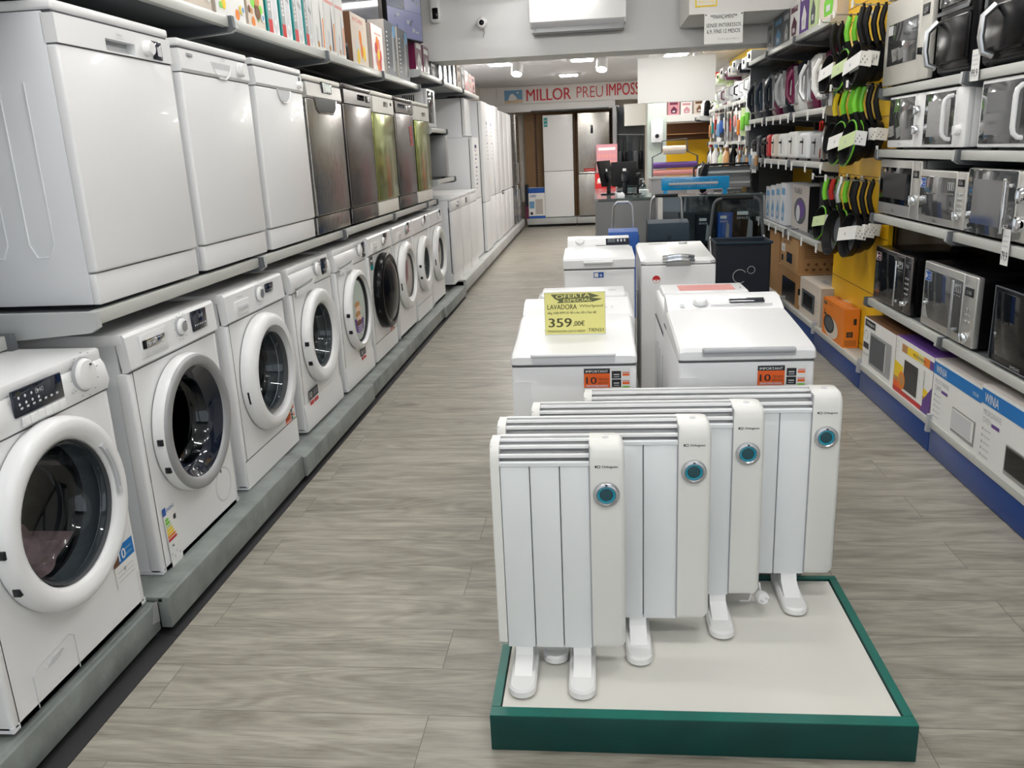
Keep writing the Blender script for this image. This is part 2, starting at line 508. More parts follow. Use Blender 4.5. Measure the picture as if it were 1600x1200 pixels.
# ---------------------------------------------------------------- lamps
def tube_lamp(x0, x1, y, z, label, glow='tube_glow'):
    t = thing('ceiling_lamp', label, 'ceiling lamp', (0, 0, 0), 0, 'fluorescent ceiling lamps')
    g = G()
    g.box(x0, x1, y-0.05, y+0.05, z+0.03, z+0.08, 'white_plastic', 0.01)
    g.tube([(x0+0.2, y, z+0.08), (x0+0.2, y, ZC)], 0.005, 'silver', 6)
    g.tube([(x1-0.2, y, z+0.08), (x1-0.2, y, ZC)], 0.005, 'silver', 6)
    g.make('housing', t)
    g = G(); g.box(x0+0.01, x1-0.01, y-0.042, y+0.042, z, z+0.03, glow, 0.008); g.make('diffuser', t)
    return t
tube_lamp(-0.93, 0.02, 8.20, 2.875, 'long fluorescent lamp hanging in front of the air conditioner', 'tube_soft')
for i, (yy, nm) in enumerate(((0.2, 'over the camera'), (2.1, 'over the radiator stand'), (4.1, 'over the top loading washers'), (6.2, 'over the shopping trolleys'))):
    for sx, side in ((-0.95, 'dishwasher'), (0.75, 'microwave')):
        tube_lamp(sx-0.45, sx+0.45, yy, 2.9, 'fluorescent ceiling lamp %s, on the %s side' % (nm, side))
def rear_lamp(x, y, label, kind):
    t = thing('ceiling_spotlight', label, 'ceiling lamp', (x, y, ZR), 0, 'small rear ceiling lamps')
    g = G()
    if kind == 'panel':
        g.box(-0.17, 0.17, -0.17, 0.17, -0.02, 0, 'white_plastic', 0.006); g.make('frame', t)
        g = G(); g.box(-0.145, 0.145, -0.145, 0.145, -0.03, -0.02, 'spot_glow', 0.004); g.make('diffuser', t)
    else:
        g.cyl((0, 0, -0.05), 'z', 0.012, 0.05, 'white_plastic', 10)
        g.lathe([(0.03, 0.05), (0.075, 0.045), (0.08, -0.10), (0.07, -0.10), (0.065, 0.02), (0, 0.03)], (0, 0, -0.10), (0.1, 0.5, 1), 'white_plastic', 20); g.make('housing', t)
        g = G(); g.lathe([(0, -0.085), (0.068, -0.085), (0.06, -0.06), (0, -0.06)], (0, 0, -0.10), (0.1, 0.5, 1), 'spot_glow', 20); g.make('bulb', t)
for x, nm in ((-1.30, 'over the white fridges'), (-0.14, 'before the price slogan'), (1.15, 'beside the white hanging board')):
    rear_lamp(x, 12.4, 'flush square ceiling lamp %s' % nm, 'panel')
    rear_lamp(x+0.27, 12.1, 'small round swivelling ceiling lamp %s' % nm, 'round')
for x, y, nm in ((-0.2, 9.9, 'over the counter, nearer the aisle'), (1.1, 9.9, 'over the glass showcase'), (-0.4, 14.8, 'in front of the rear niche'), (1.0, 15.0, 'deep in the rear corner')):
    rear_lamp(x, y, 'flush square ceiling lamp %s' % nm, 'panel')

# ---------------------------------------------------------------- signs and wall fixtures
def sign_slogan():
    t = G()
    t.box(-1.85, 1.3, 16.925, 16.945, 2.37, 2.69, 'wall')
    o = t.make('slogan_sign')
    tag(o, 'long white slogan sign over the rear niche reading MILLOR PREU IMPOSS...', 'sign')
    g = G(); O = (0, 16.92, 0)
    g.text(FR_F, O, -1.28, 2.415, 'MILLOR', 0.215, 'red_text', 0.86, 0.003, 0.012)
    g.text(FR_F, O, -0.31, 2.43, 'PREU', 0.20, 'red_text', 0.50, 0.003, -0.012)
    g.text(FR_F, O, 0.26, 2.44, 'IMPOSSIBLE', 0.22, 'red_text', 0.98, 0.003, 0.012)
    g.make('lettering', o)
    g = G()
    g.rect(FR_F, O, -1.71, 2.39, -1.36, 2.63, 'sky', 0.002)
    g.poly(FR_F, O, [(-1.71, 2.39), (-1.36, 2.39), (-1.36, 2.45), (-1.5, 2.47), (-1.71, 2.44)], 'sand', 0.004)
    g.poly(FR_F, O, [(-1.64, 2.45), (-1.6, 2.55), (-1.55, 2.57), (-1.50, 2.53), (-1.46, 2.47), (-1.55, 2.44)], 'paper', 0.005)
    g.disc(FR_F, O, -1.45, 2.58, 0.018, 'paper', 0.006)
    g.make('picture', o)
sign_slogan()
g = G(); g.box(0.555, 1.50, 11.0, 11.06, 2.0, 2.53, 'paper', 0.004)
g.tube([(0.7, 11.03, 2.53), (0.7, 11.03, ZR)], 0.004, 'silver', 6); g.tube([(1.35, 11.03, 2.53), (1.35, 11.03, ZR)], 0.004, 'silver', 6)
tag(g.make('hanging_board'), 'blank white board hanging from the rear ceiling', 'board')
# financing sign
o = thing('hanging_sign', 'white sign with black FINANÇAMENT lettering hanging from the boxed duct', 'sign')
g = G(); g.box(0.945, 1.265, 7.69, 7.695, 2.30, 2.545, 'paper'); g.make('sheet', o)
g = G(); O = (0.945, 7.69, 2.30)
for (b, s, h, w) in ((0.190, '**FINANÇAMENT**', 0.040, 0.22), (0.132, 'SENSE INTERESSOS', 0.030, 0.285), (0.078, '6,9, FINS 12 MESOS', 0.036, 0.275)):
    g.text(FR_F, O, 0.16, b, s, h, 'ink', w, 0.001, 0.012, 0, 'C')
g.text(FR_F, O, 0.11, 0.03, '*TOTS ELS PREUS', 0.013, 'print_grey', 0.18, 0.001)
g.make('lettering', o)
g = G()
for x in (0.957, 1.253): g.cyl((x, 7.69, 2.53), '-y', 0.006, 0.003, 'dark', 8)
g.make('pin', o)
o = G().box(0.87, 1.05, 7.712, 7.717, 2.60, 2.90, 'yellow').make('poster')
tag(o, 'yellow framed notice pasted on the boxed duct', 'poster')
g = G(); O = (0.87, 7.712, 2.60)
g.rect(FR_F, O, 0.012, 0.012, 0.168, 0.28, 'paper', 0.001)
g.rect(FR_F, O, 0.012, 0.06, 0.168, 0.10, 'yellow', 0.002)
g.rect(FR_F, O, 0.012, 0.14, 0.168, 0.18, 'yellow', 0.002)
g.text(FR_F, O, 0.09, 0.025, 'PREUS AMB', 0.022, 'yellow', 0.13, 0.002, 0, 0, 'C')
g.text(FR_F, O, 0.09, 0.112, 'OFERTES', 0.02, 'yellow', 0.12, 0.002, 0, 0, 'C')
g.make('print', o)
# air conditioner
o = thing('air_conditioner', 'white wall air conditioner on the bulkhead between the two ceilings', 'air conditioner', (-0.13, YB-0.01, 2.56))
g = G(); g.prism([(0, 0.05), (0, 0.30), (-0.18, 0.30), (-0.235, 0.27), (-0.235, 0.09), (-0.2, 0.05)], 'yz', -0.445, 0.445, 'white_plastic'); g.make('casing', o)
g = G(); g.prism([(-0.215, 0.055), (-0.235, 0.085), (-0.22, 0.085), (-0.10, 0.0), (-0.12, -0.005)], 'yz', -0.43, 0.43, 'print_light')
g.make('air_flap', o)
g = G(); g.box(-0.40, -0.396, -0.20, -0.10, 0.01, 0.055, 'dark'); g.box(0.33, 0.334, -0.20, -0.10, 0.01, 0.055, 'dark'); g.box(-0.43, 0.43, -0.2, 0, 0.0, 0.052, 'grey'); g.make('air_outlet', o)
# cameras
o = thing('security_camera', 'small round security camera on the bulkhead beside the air conditioner', 'security camera', (-1.045, YB, 2.70))
g = G(); g.cyl((0, 0, 0), '-y', 0.035, 0.03, 'white_plastic', 20, 0.005); g.tube([(0, -0.03, 0), (0, -0.06, -0.015)], 0.012, 'white_plastic'); g.make('bracket', o)
g = G(); g.lathe([(0, 0), (0.03, 0.0), (0.05, 0.02), (0.052, 0.05), (0.04, 0.075), (0.03, 0.08), (0, 0.08)], (0, -0.05, -0.01), '-y', 'white_plastic'); g.make('housing', o)
g = G(); g.lathe([(0, 0.092), (0.018, 0.088), (0.026, 0.078), (0, 0.07)], (0, -0.05, -0.01), '-y', 'black'); g.make('lens', o)
g = G(); g.tube([(0, -0.01, -0.03), (0.01, -0.012, -0.09), (-0.004, -0.012, -0.13)], 0.004, 'grey'); g.make('cable', o)
o = thing('security_camera', 'tall white security camera high on the bulkhead above the monitor', 'security camera', (-1.50, YB, 2.85))
g = G(); g.box(-0.05, 0.05, -0.09, 0, -0.13, 0.14, 'white_plastic', 0.03, 3); g.make('housing', o)
g = G(); g.box(-0.02, 0.035, -0.10, -0.085, -0.10, 0.0, 'black', 0.012); g.make('lens', o)
# monitors over the west gondola
def monitor(label, loc, rz, w, h, feed):
    o = thing('monitor', label, 'monitor', loc, rz)
    g = G(); g.box(-w/2, w/2, 0, 0.04, 0, h, 'black_matte', 0.006); g.make('case', o)
    g = G()
    if feed:
        O = (0, 0, 0); b = 0.012
        for i in range(2):
            for j in range(2):
                x0 = -w/2+b+i*(w/2-b); z0 = b+j*(h/2-b)
                g.rect(FR_F, O, x0, z0, x0+w/2-b-0.002, z0+h/2-b-0.002, 'cctv_b' if (i, j) == (0, 1) else 'cctv_a', 0.001)
                for k in range(5):
                    a = x0+0.02+rnd.random()*(w/2-0.09); c = z0+0.01+rnd.random()*(h/2-0.07)
                    g.rect(FR_F, O, a, c, a+0.02+rnd.random()*0.03, c+0.01+rnd.random()*0.03, 'cctv_b' if k % 2 else 'print_grey', 0.002)
    else: g.rect(FR_F, (0, 0, 0), -w/2+0.015, 0.015, w/2-0.015, h-0.015, 'display', 0.001)
    g.make('screen', o)
    g = G(); g.tube([(0, 0.04, h*0.6), (0, 0.16, h*0.6), (0, 0.16, h+0.2)], 0.016, 'dark'); g.make('mount', o)
    return o
monitor('security monitor with four camera views above the shelf end', (-1.56, 7.42, 2.445), PI/2-0.28, 0.62, 0.46, True)
monitor('dark unlit monitor above the boxed blenders', (-1.66, 6.15, 2.36), PI/2-0.1, 1.1, 0.62, False)
# ---------------------------------------------------------------- west gondola (left of the aisle)
XL = -1.50            # front plane of the appliances
PZ = 0.13             # plinth top
def bracket(g, y, z, x0, x1, m='shelf'):
    "triangular cantilever bracket below a shelf, between two bays"
    s = 1 if x1 > x0 else -1
    for dy in (-0.006, 0.006):
        pass
    g.prism([(x0, z-0.10), (x0, z+0.012), (x1, z+0.012), (x1+s*0.004, z-0.035), (x1-s*0.02, z-0.05)], 'xz', y-0.012, y+0.012, m)
bays_w = [(0.93, 2.30), (2.30, 3.62), (3.62, 4.92), (4.92, 6.22), (6.22, 7.52), (7.52, 8.80)]
names_w = ['holding the washer with the big round knob', 'carrying the ribbed side dishwasher', 'with colourful food processor boxes on top', 'with white blender boxes on top', 'with the red and grey boxes on top', 'at the far end with microwaves']
def shelf_board(name, label, y0, y1, z, x0, x1, group, bz=0.0, both=False, brk=True, cat='shelf', hooks=0):
    "a pressed steel shelf running from the wall side x0 to its front lip x1"
    s = 1 if x1 > x0 else -1
    t = thing(name, label, cat, (0, 0, 0), 0, group)
    g = G()
    a, b = sorted((x0, x1-s*0.03))
    g.box(a, b, y0+0.004, y1-0.004, z-0.03, z, 'shelf_dark', 0.002)
    a, b = sorted((x0+s*0.25, x0+s*0.38)); g.box(a, b, y0+0.05, y1-0.05, z-0.045, z-0.03, 'shelf_dark', 0.002)
    g.make('shelf_board', t)
    g = G(); a, b = sorted((x1-s*0.035, x1-s*0.002)); g.box(a, b, y0+0.004, y1-0.004, z-0.038, z+0.003, 'rail', 0.003)
    for k in range(hooks):
        yy = y0+0.1+(y1-y0-0.2)*k/max(1, hooks-1); a, b = sorted((x1-s*0.002, x1+s*0.002))
        g.box(a, b, yy-0.02, yy+0.02, z-0.075, z-0.01, 'paper')
    g.make('price_rail', t)
    if brk:
        for yy, m in ((y1-0.013, 'shelf_dark'), (y0+0.013, 'shelf')):
            g = G(); bracket(g, yy, z-0.006, x0+s*0.01, x1+s*0.012, m); g.make('bracket', t)
    return t
for i, (y0, y1) in enumerate(bays_w):
    jog = (0.035, 0.0, -0.012, 0.0, 0.0, -0.02)[i]; top = (PZ, PZ+0.012, PZ, PZ-0.003, PZ, PZ)[i]
    t = thing('gondola_plinth', 'grey mottled steel plinth of the bay %s' % names_w[i], 'plinth', (0, 0, 0), 0, 'west plinths')
    g = G()
    g.box(-2.14, -1.43-jog, y0+0.003, y1-0.003, top-0.02, top, 'plinth', 0.003)
    if i == 0: g.prism([(y1-0.05, 0.075), (y1-0.008, 0.06), (y1-0.006, top+0.002), (y1-0.03, top+0.004), (y1-0.038, 0.10)], 'yz', -1.449, -1.4445, 'silver_paint')
    g.box(-2.1, -1.47-jog, y0+0.01, y1-0.01, 0.0, 0.03, 'black_matte'); g.make('deck', t)
    g = G(); g.box(-1.45-jog, -1.412-jog, y0+0.003, y1-0.003, 0.030, top-0.001, 'plinth', 0.004); g.make('kickplate', t)
    g = G(); g.box(-1.47-jog, -1.394, y0+0.001, y1-0.001, 0.0, 0.004, 'rubber'); g.make('shadow_strip', t)  # dark strip laid on the floor as the shadow band along the plinth
    t = thing('shelving_back', 'dark back panel of the bay %s' % names_w[i], 'shelving panel', (0, 0, 0), 0, 'west back panels')  # plain back panel of the shelving bay, no peg holes
    zt = 2.6 if i < 5 else 2.35
    g = G(); g.box(-2.19, -2.17, y0+0.002, y1-0.002, 0.0, zt, 'shelf_dark'); g.make('panel', t)
    g = G(); g.box(-2.17, -2.145, y0+0.002, y0+0.04, 0.14, zt, 'shelf'); g.make('upright', t)
    for z, ya, yb in ([(1.085, y0, y1), (2.085, y0, y1)] if 0 < i < 5 else [(1.035, y0, y1-0.03), (2.085, y0, y1)] if i == 0 else [(1.085, y0, 8.0)]):
        shelf_board('shelf', '%s grey steel shelf of the bay %s' % ('upper' if z > 2 else 'middle', names_w[i]), ya, yb, z, -2.169, XL+0.002 if z > 1.04 else XL-0.24, 'west shelves')

def feet(g, w, d, z=0.015):
    for x in (-w/2+0.05, w/2-0.05):
        for y in (0.06, d-0.06): g.cyl((x, y, 0), 'z', 0.018, z, 'rubber', 12)

def washer(y, label, st, x=XL, zb=PZ):
    w, h, d = 0.64, 0.862, 0.56
    t = thing('washing_machine', label, 'washing machine', (x, y, zb), LEFT, 'front loading washing machines along the west plinth')
    dz = st.get('dz', 0.462); dx = st.get('dx', 0.0); R = st.get('R', 0.245); ri = st.get('ri', 0.155)
    pz = st.get('pz', 0.735)
    g = G()
    b = 0.012
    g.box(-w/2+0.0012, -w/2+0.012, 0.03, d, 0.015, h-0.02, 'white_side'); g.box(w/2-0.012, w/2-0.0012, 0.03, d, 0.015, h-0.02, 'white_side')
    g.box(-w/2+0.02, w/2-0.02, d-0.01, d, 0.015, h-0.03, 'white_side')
    g.box(-w/2, w/2, 0.0, d, 0.015, 0.03, 'white_side')
    # rounded vertical front corners
    for s in (-1, 1):
        g.box(min(s*(w/2-0.03), s*w/2), max(s*(w/2-0.03), s*w/2), 0.0, 0.05, 0.015, pz, 'white', 0.010, 3)
    g.plate(-w/2+0.026, w/2-0.026, 0.015, pz, dx, dz, ri+0.012, 0.0, 'white')
    g.box(-w/2+0.02, w/2-0.02, 0.02, d-0.01, h-0.05, h-0.04, 'white_side')
    if st.get('kick'):
        g.box(-w/2+0.004, w/2-0.004, -0.002, 0.0, 0.016, 0.14, 'white'); g.box(-w/2+0.004, w/2-0.004, -0.0025, -0.001, 0.139, 0.142, 'groove')
    if st.get('round'):   # round service cover low on the front
        g.lathe([(0.062, 0.0), (0.066, 0.0015), (0.07, 0.0)], (0.205, 0, 0.135), '-y', 'print_light', 28)
        g.rect(FR_F, (0, 0, 0), 0.19, 0.185, 0.20, 0.20, 'ink')
    if st.get('hatch'):
        g.tube([(-0.22, -0.001, 0.018), (-0.22, -0.001, 0.11), (-0.20, -0.001, 0.125), (-0.06, -0.001, 0.135), (-0.04, -0.001, 0.12), (-0.04, -0.001, 0.018)], 0.0015, 'print_light', 5)
        g.prism([(-0.17, 0.10), (-0.14, 0.115), (-0.10, 0.117), (-0.09, 0.112), (-0.11, 0.102), (-0.14, 0.098)], 'xz', -0.003, 0.002, 'print_light')
    if st.get('skirt'):
        g.prism([(0.002, 0.015), (0.002, 0.16), (-0.006, 0.13), (-0.012, 0.03), (-0.008, 0.015)], 'yz', -w/2+0.006, w/2-0.006, 'white')
    feet(g, w, d)
    g.make('body', t)
    g = G(); g.box(-w/2-0.002, w/2+0.002, 0.004, d+0.005, h-0.038, h, 'white', 0.008); g.make('worktop', t)
    # drum behind the port
    g = G()
    g.lathe([(ri+0.014, -0.002), (ri+0.03, -0.02), (ri-0.005, -0.05), (ri+0.015, -0.075)], (dx, 0, dz), '-y', 'seal', 40)
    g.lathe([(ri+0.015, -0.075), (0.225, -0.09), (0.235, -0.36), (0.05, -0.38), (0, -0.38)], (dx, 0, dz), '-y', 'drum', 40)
    for k in range(3):
        a = 2*PI*k/3+0.4
        g.tube([(dx+0.215*math.cos(a), 0.10, dz+0.215*math.sin(a)), (dx+0.205*math.cos(a), 0.34, dz+0.205*math.sin(a))], 0.022, 'silver', 8)
    g.lathe([(ri-0.0015, st.get('th', 0.055)-0.02), (ri-0.0015, 0.0)], (dx, 0, dz), '-y', 'seal', 48)
    g.make('drum', t)
    # control panel
    g = G()
    pd = st.get('lean', 0.012)
    if st.get('curvy'):
        g.prism([(0.02, pz), (-0.002, pz+0.002), (-0.012, pz+0.03), (-0.004, h-0.05), (0.012, h-0.022), (0.03, h-0.012), (0.05, h-0.03)], 'yz', -w/2, w/2, 'white')
    else:
        g.prism([(0.02, pz), (0.002, pz), (-pd, pz+0.012), (-pd+0.006, h-0.012), (0.002, h-0.002), (0.03, h-0.004)], 'yz', -w/2+0.001, w/2-0.001, 'white')
    g.box(-w/2+0.003, w/2-0.003, -0.001, 0.01, pz-0.003, pz+0.001, 'groove')
    pn = g.make('control_panel', t)
    O = (0, -pd-0.001, 0)
    dr = st.get('drawer')
    if dr:
        g = G(); m, a0, a1, c0, c1 = dr
        g.box(a0-0.02, a1+0.02, -pd-0.003, -pd+0.004, c0-0.028, c1+0.02, 'white', 0.006)
        g.box(a0, a1, -pd-0.006, -pd+0.002, c0, c1, m, 0.004)
        if m == 'chrome':
            g.box(a0-0.01, a0+0.01, -pd-0.008, -pd, c0+0.004, c1, 'black', 0.002)
            g.box(a0+0.02, a1-0.02, -pd-0.010, -pd-0.004, c0+0.006, c1-0.006, 'chrome', 0.003)
        g.rect(FR_F, (0, -pd-0.003, 0), a0, c0-0.022, a1, c0-0.014, 'print_light')
        g.make('detergent_drawer', t)
    if st.get('slot'):
        g = G(); a0, a1, c = st['slot']
        g.prism([(a0, c), (a1-0.03, c), (a1, c+0.012), (a1, c+0.018), (a0, c+0.007)], 'xz', -pd-0.0035, -pd+0.003, 'grey')
        g.prism([(a0, c-0.035), (a1, c-0.035), (a1+0.02, c+0.01), (a1, c+0.004), (a0, c-0.006)], 'xz', -pd-0.006, -pd, 'white')
        g.make('detergent_drawer', t)
    kx, kz, kr, km = st['knob']
    g = G(); c = (kx, -pd+0.003, kz)
    g.lathe([(kr, 0.0), (kr*0.98, 0.010), (kr*0.86, 0.016), (kr*0.6, 0.018), (0, 0.018)], c, '-y', km, 28)
    g.lathe([(kr+0.004, -0.002), (kr+0.004, 0.004), (kr-0.002, 0.006)], c, '-y', 'print_grey', 28)
    if st.get('kface'): g.lathe([(0, 0.020), (kr*0.62, 0.0195), (kr*0.64, 0.017)], c, '-y', st['kface'], 28)
    g.box(kx+kr*0.2, kx+kr*0.34, -pd-0.018, -pd-0.013, kz+kr*0.5, kz+kr*0.62, 'ink')
    g.make('program_knob', t)
    g = G()
    for k in range(11):
        a = PI*(0.15+k*0.17)+0.6
        g.rect(FR_F, O, kx+(kr+0.017)*math.cos(a)-0.004, kz+(kr+0.017)*math.sin(a)-0.0015, kx+(kr+0.017)*math.cos(a)+0.004, kz+(kr+0.017)*math.sin(a)+0.0015, 'print_grey')
    if st.get('brand'): g.text(FR_F, O, st['brand'][1], st['brand'][2], st['brand'][0], 0.013, 'print_grey')
    g.make('dial_marks', pn)
    if st.get('disp'):
        a0, c0, a1, c1 = st['disp']
        g = G(); g.box(a0, a1, -pd-0.004, -pd+0.004, c0, c1, 'display', 0.003)
        O2 = (0, -pd-0.004, 0)
        for k in range(7):
            a = a0+(a1-a0)*(0.1+0.12*k)
            g.rect(FR_F, O2, a, c0+(c1-c0)*0.25, a+(a1-a0)*0.05, c0+(c1-c0)*0.33, 'print_light')
        g.text(FR_F, O2, a0+(a1-a0)*0.42, c0+(c1-c0)*0.6, '0:40', (c1-c0)*0.2, 'print_grey')
        if st.get('buttons'):
            for k in range(6):
                a = a0+0.02+(a1-a0-0.05)*k/5.0
                g.box(a-0.001, a+(a1-a0)/6-0.006, -pd-0.007, -pd, c0-0.028, c0-0.003, 'white_plastic', 0.003)
            for k in range(8): g.disc(FR_F, O2, a0+0.02+0.025*(k % 4), c0+(c1-c0)*(0.45+0.25*(k//4)), 0.004, 'print_light')
        g.make('display', t)
    # door
    ring = st.get('ring', 'white'); rm = st.get('rim', ring)
    th = st.get('th', 0.055)
    g = G(); c = (dx, 0, dz)
    if st.get('bowl'):
        pr = [(R, 0.004), (R+0.004, 0.02), (R-0.004, th-0.015), (R-0.03, th), (R-0.055, th-0.004), (ri+0.03, th-0.03), (ri+0.008, 0.012), (ri, 0.004), (ri, -0.004), (R-0.01, -0.001)]
    else:
        pr = [(R, 0.004), (R+0.003, 0.015), (R, th-0.012), (R-0.012, th-0.002), (R-0.03, th), (ri+0.018, th-0.006), (ri+0.006, th-0.014), (ri, 0.01), (ri, -0.002), (R-0.01, -0.001)]
    g.lathe(pr, c, '-y', ring, 56)
    dm = g.make('door', t, ang=0.9)
    if rm != ring:
        g = G(); g.lathe([(R-0.001, th-0.016), (R-0.004, th-0.002), (R-0.012, th+0.003), (ri+0.008, th+0.001), (ri+0.0, th-0.010), (ri-0.004, th-0.02)], c, '-y', rm, 56); g.make('door_ring', dm, ang=0.9)
        g = G(); g.lathe([(ri+0.002, th-0.010), (ri-0.02, th-0.03), (ri-0.045, 0.012), (ri-0.05, 0.0)], c, '-y', 'display', 56); g.make('inner_ring', dm, ang=0.9)
    g = G()
    gm = st.get('glass', 'port_glass')
    if gm == 'black':
        g.lathe([(ri+0.03, th-0.012), (ri, th+0.004), (ri*0.6, th+0.022), (0, th+0.03)], c, '-y', 'black', 48)
    elif gm == 'flat':
        g.lathe([(ri, 0.02), (ri*0.5, 0.026), (0, 0.028)], c, '-y', st['gmat'], 48)
    else:
        g.lathe([(ri, 0.022), (ri-0.010, 0.022), (ri-0.018, 0.0), (ri-0.032, -0.05), (ri-0.045, -0.068), (ri-0.07, -0.076), (0, -0.082)], c, '-y', gm, 56)
    g.make('door_glass', dm, ang=0.9)
    if st.get('hinge', True):
        g = G()
        zs = (0.045, -0.045)
        if st.get('catch') == 'long':
            g.tube([(dx-(R-0.002)*math.cos(a), -0.028, dz+(R-0.002)*math.sin(a)) for a in (-0.32, -0.2, -0.1)], 0.006, 'dark', 6)
        else:
            for q in (0.02, -0.42):
                g.box(dx-(R+0.004)*math.cos(q)-0.004, dx-(R)*math.cos(q)+0.012, -0.04, -0.02, dz+R*math.sin(q)-0.011, dz+R*math.sin(q)+0.011, 'dark', 0.002)
        g.make('hinge', dm)
    if st.get('crescent'):
        g = G()
        A = [PI*(-0.05+0.27*k/8) for k in range(9)]
        pass
        g.prism([(dx+(R-0.038)*math.cos(a), dz+(R-0.038)*math.sin(a)) for a in A]+[(dx+(ri+0.010)*math.cos(a), dz+(ri+0.010)*math.sin(a)) for a in reversed(A)], 'xz', -th+0.0005, -th+0.012, 'print_light')
        g.prism([(dx+(R-0.046)*math.cos(a), dz+(R-0.046)*math.sin(a)) for a in A[1:-1]]+[(dx+(ri+0.014)*math.cos(a), dz+(ri+0.014)*math.sin(a)) for a in reversed(A[1:-1])], 'xz', -th-0.0005, -th+0.006, 'print_grey')
        g.make('handle', dm)
    return t

def sticker(t, name, x, z, w, h, rot, fn, y=0.0):
    g = G(); g.T = Matrix.Translation((x, y-0.001, z)) @ Matrix.Rotation(rot, 4, 'Y')
    fn(g, w, h)
    o = g.make(name, t, smooth=False); return o
O0 = (0, 0, 0)
def st_blue10(g, w, h):
    g.rect(FR_F, O0, 0, 0, w, h, 'paper')
    g.rect(FR_F, O0, 0.03*w/0.12, h*0.55, w, h, 'winia_blue', 0.0012); g.rect(FR_F, O0, 0, h*0.55, w*0.25, h, 'brown', 0.0014)
    g.disc(FR_F, O0, w*0.13, h*0.78, w*0.07, 'tan', 0.0018)
    g.text(FR_F, O0, w*0.28, h*0.62, '10', h*0.26, 'paper', None, 0.0018, 0.03)
    g.rect(FR_F, O0, w*0.55, h*0.66, w*0.9, h*0.70, 'sky', 0.0016); g.rect(FR_F, O0, w*0.55, h*0.8, w*0.9, h*0.84, 'sky', 0.0016)
    for k in range(3): g.rect(FR_F, O0, w*0.1, h*(0.12+0.12*k), w*0.85, h*(0.15+0.12*k), 'print_light', 0.0012)
    g.disc(FR_F, O0, w*0.45, h*0.36, w*0.06, 'print_grey', 0.0014)
def st_orange(g, w, h):
    g.rect(FR_F, O0, 0, 0, w, h, 'paper')
    g.rect(FR_F, O0, 0, h*0.14, w*0.56, h*0.78, 'orange_sticker', 0.0012)
    g.rect(FR_F, O0, 0, h*0.78, w*0.56, h, 'ink', 0.0012)
    g.text(FR_F, O0, w*0.04, h*0.82, 'IMPORTANT', h*0.11, 'paper', w*0.48, 0.0018, 0.02)
    g.text(FR_F, O0, w*0.05, h*0.32, '10', h*0.30, 'ink', w*0.22, 0.0018, 0.03)
    g.text(FR_F, O0, w*0.30, h*0.46, 'YEARS', h*0.11, 'brown', w*0.23, 0.0018, 0.01)
    g.text(FR_F, O0, w*0.30, h*0.32, 'SERVICE', h*0.09, 'brown', w*0.23, 0.0018, 0.01)
    g.rect(FR_F, O0, w*0.04, h*0.17, w*0.52, h*0.27, 'salmon', 0.0015)
    g.text(FR_F, O0, w*0.06, h*0.185, 'WITH FREE PARTS', h*0.065, 'paper', w*0.44, 0.0020, 0.01)
    for k, b in enumerate((0.54, 0.16)):
        g.rect(FR_F, O0, w*0.60, h*b, w*0.80, h*(b+0.34), 'ink', 0.0012)
        g.rect(FR_F, O0, w*0.64, h*(b+0.16), w*0.76, h*(b+0.20), 'paper', 0.0016); g.rect(FR_F, O0, w*0.64, h*(b+0.06), w*0.76, h*(b+0.10), 'print_grey', 0.0016)
        g.rect(FR_F, O0, w*0.83, h*(b+0.12), w*0.98, h*(b+0.22), 'orange_sticker', 0.0012); g.rect(FR_F, O0, w*0.83, h*(b+0.24), w*0.98, h*(b+0.30), 'salmon', 0.0012)
    g.rect(FR_F, O0, w*0.83, h*0.14, w*0.98, h*0.20, 'lime', 0.0013)
def st_energy(g, w, h):
    g.poly(FR_F, O0, [(0.006, 0.0), (w*0.5, 0.008), (w, 0.012), (w, h), (0, h)], 'paper')
    g.rect(FR_F, O0, 0, h*0.88, w*0.26, h, 'blue', 0.0012)
    g.text(FR_F, O0, w*0.30, h*0.91, 'ENERG', h*0.055, 'blue', w*0.6, 0.0014, 0.01)
    for k, m in enumerate(('teal', 'lime', 'lime_pale', 'yellow', 'orange_sticker', 'orange_box', 'red')):
        b = h*(0.78-0.055*k); q = w*(0.22+0.07*k)
        mm_ = ('lime', 'lime', 'lime_pale', 'yellow', 'yellow', 'orange_box', 'red')[k]
        g.poly(FR_F, O0, [(w*0.1, b), (w*0.1+q, b), (w*0.1+q+0.006, b+h*0.022), (w*0.1+q, b+h*0.044), (w*0.1, b+h*0.044)], mm_, 0.0014)
    g.poly(FR_F, O0, [(w*0.72, h*0.76), (w*0.78, h*0.80), (w*0.95, h*0.80), (w*0.95, h*0.72), (w*0.78, h*0.72)], 'ink', 0.0014)
    for k in range(4): g.disc(FR_F, O0, w*(0.2+0.2*k), h*(0.24-0.06*(k % 2)), w*0.06, 'print_light', 0.0013)
    g.text(FR_F, O0, w*0.3, h*0.34, '46', h*0.045, 'ink', None, 0.0014)
def st_black10(g, w, h):
    g.rect(FR_F, O0, 0, h*0.4, w, h, 'ink')
    g.text(FR_F, O0, w*0.05, h*0.5, '10', h*0.38, 'paper', None, 0.0014, 0.02)
    for k in range(3): g.rect(FR_F, O0, w*0.42, h*(0.55+0.12*k), w*0.92, h*(0.59+0.12*k), 'print_grey', 0.0013)
    g.rect(FR_F, O0, w*0.05, h*0.05, w*0.42, h*0.28, 'red'); g.rect(FR_F, O0, w*0.52, h*0.05, w*0.95, h*0.28, 'red')
def st_teal(g, w, h):
    g.rect(FR_F, O0, 0, 0, w, h, 'grey_dark'); g.rect(FR_F, O0, 0, 0, w, h*0.35, 'teal', 0.0013); g.rect(FR_F, O0, w*0.2, h*0.6, w*0.8, h*0.75, 'paper', 0.0014)

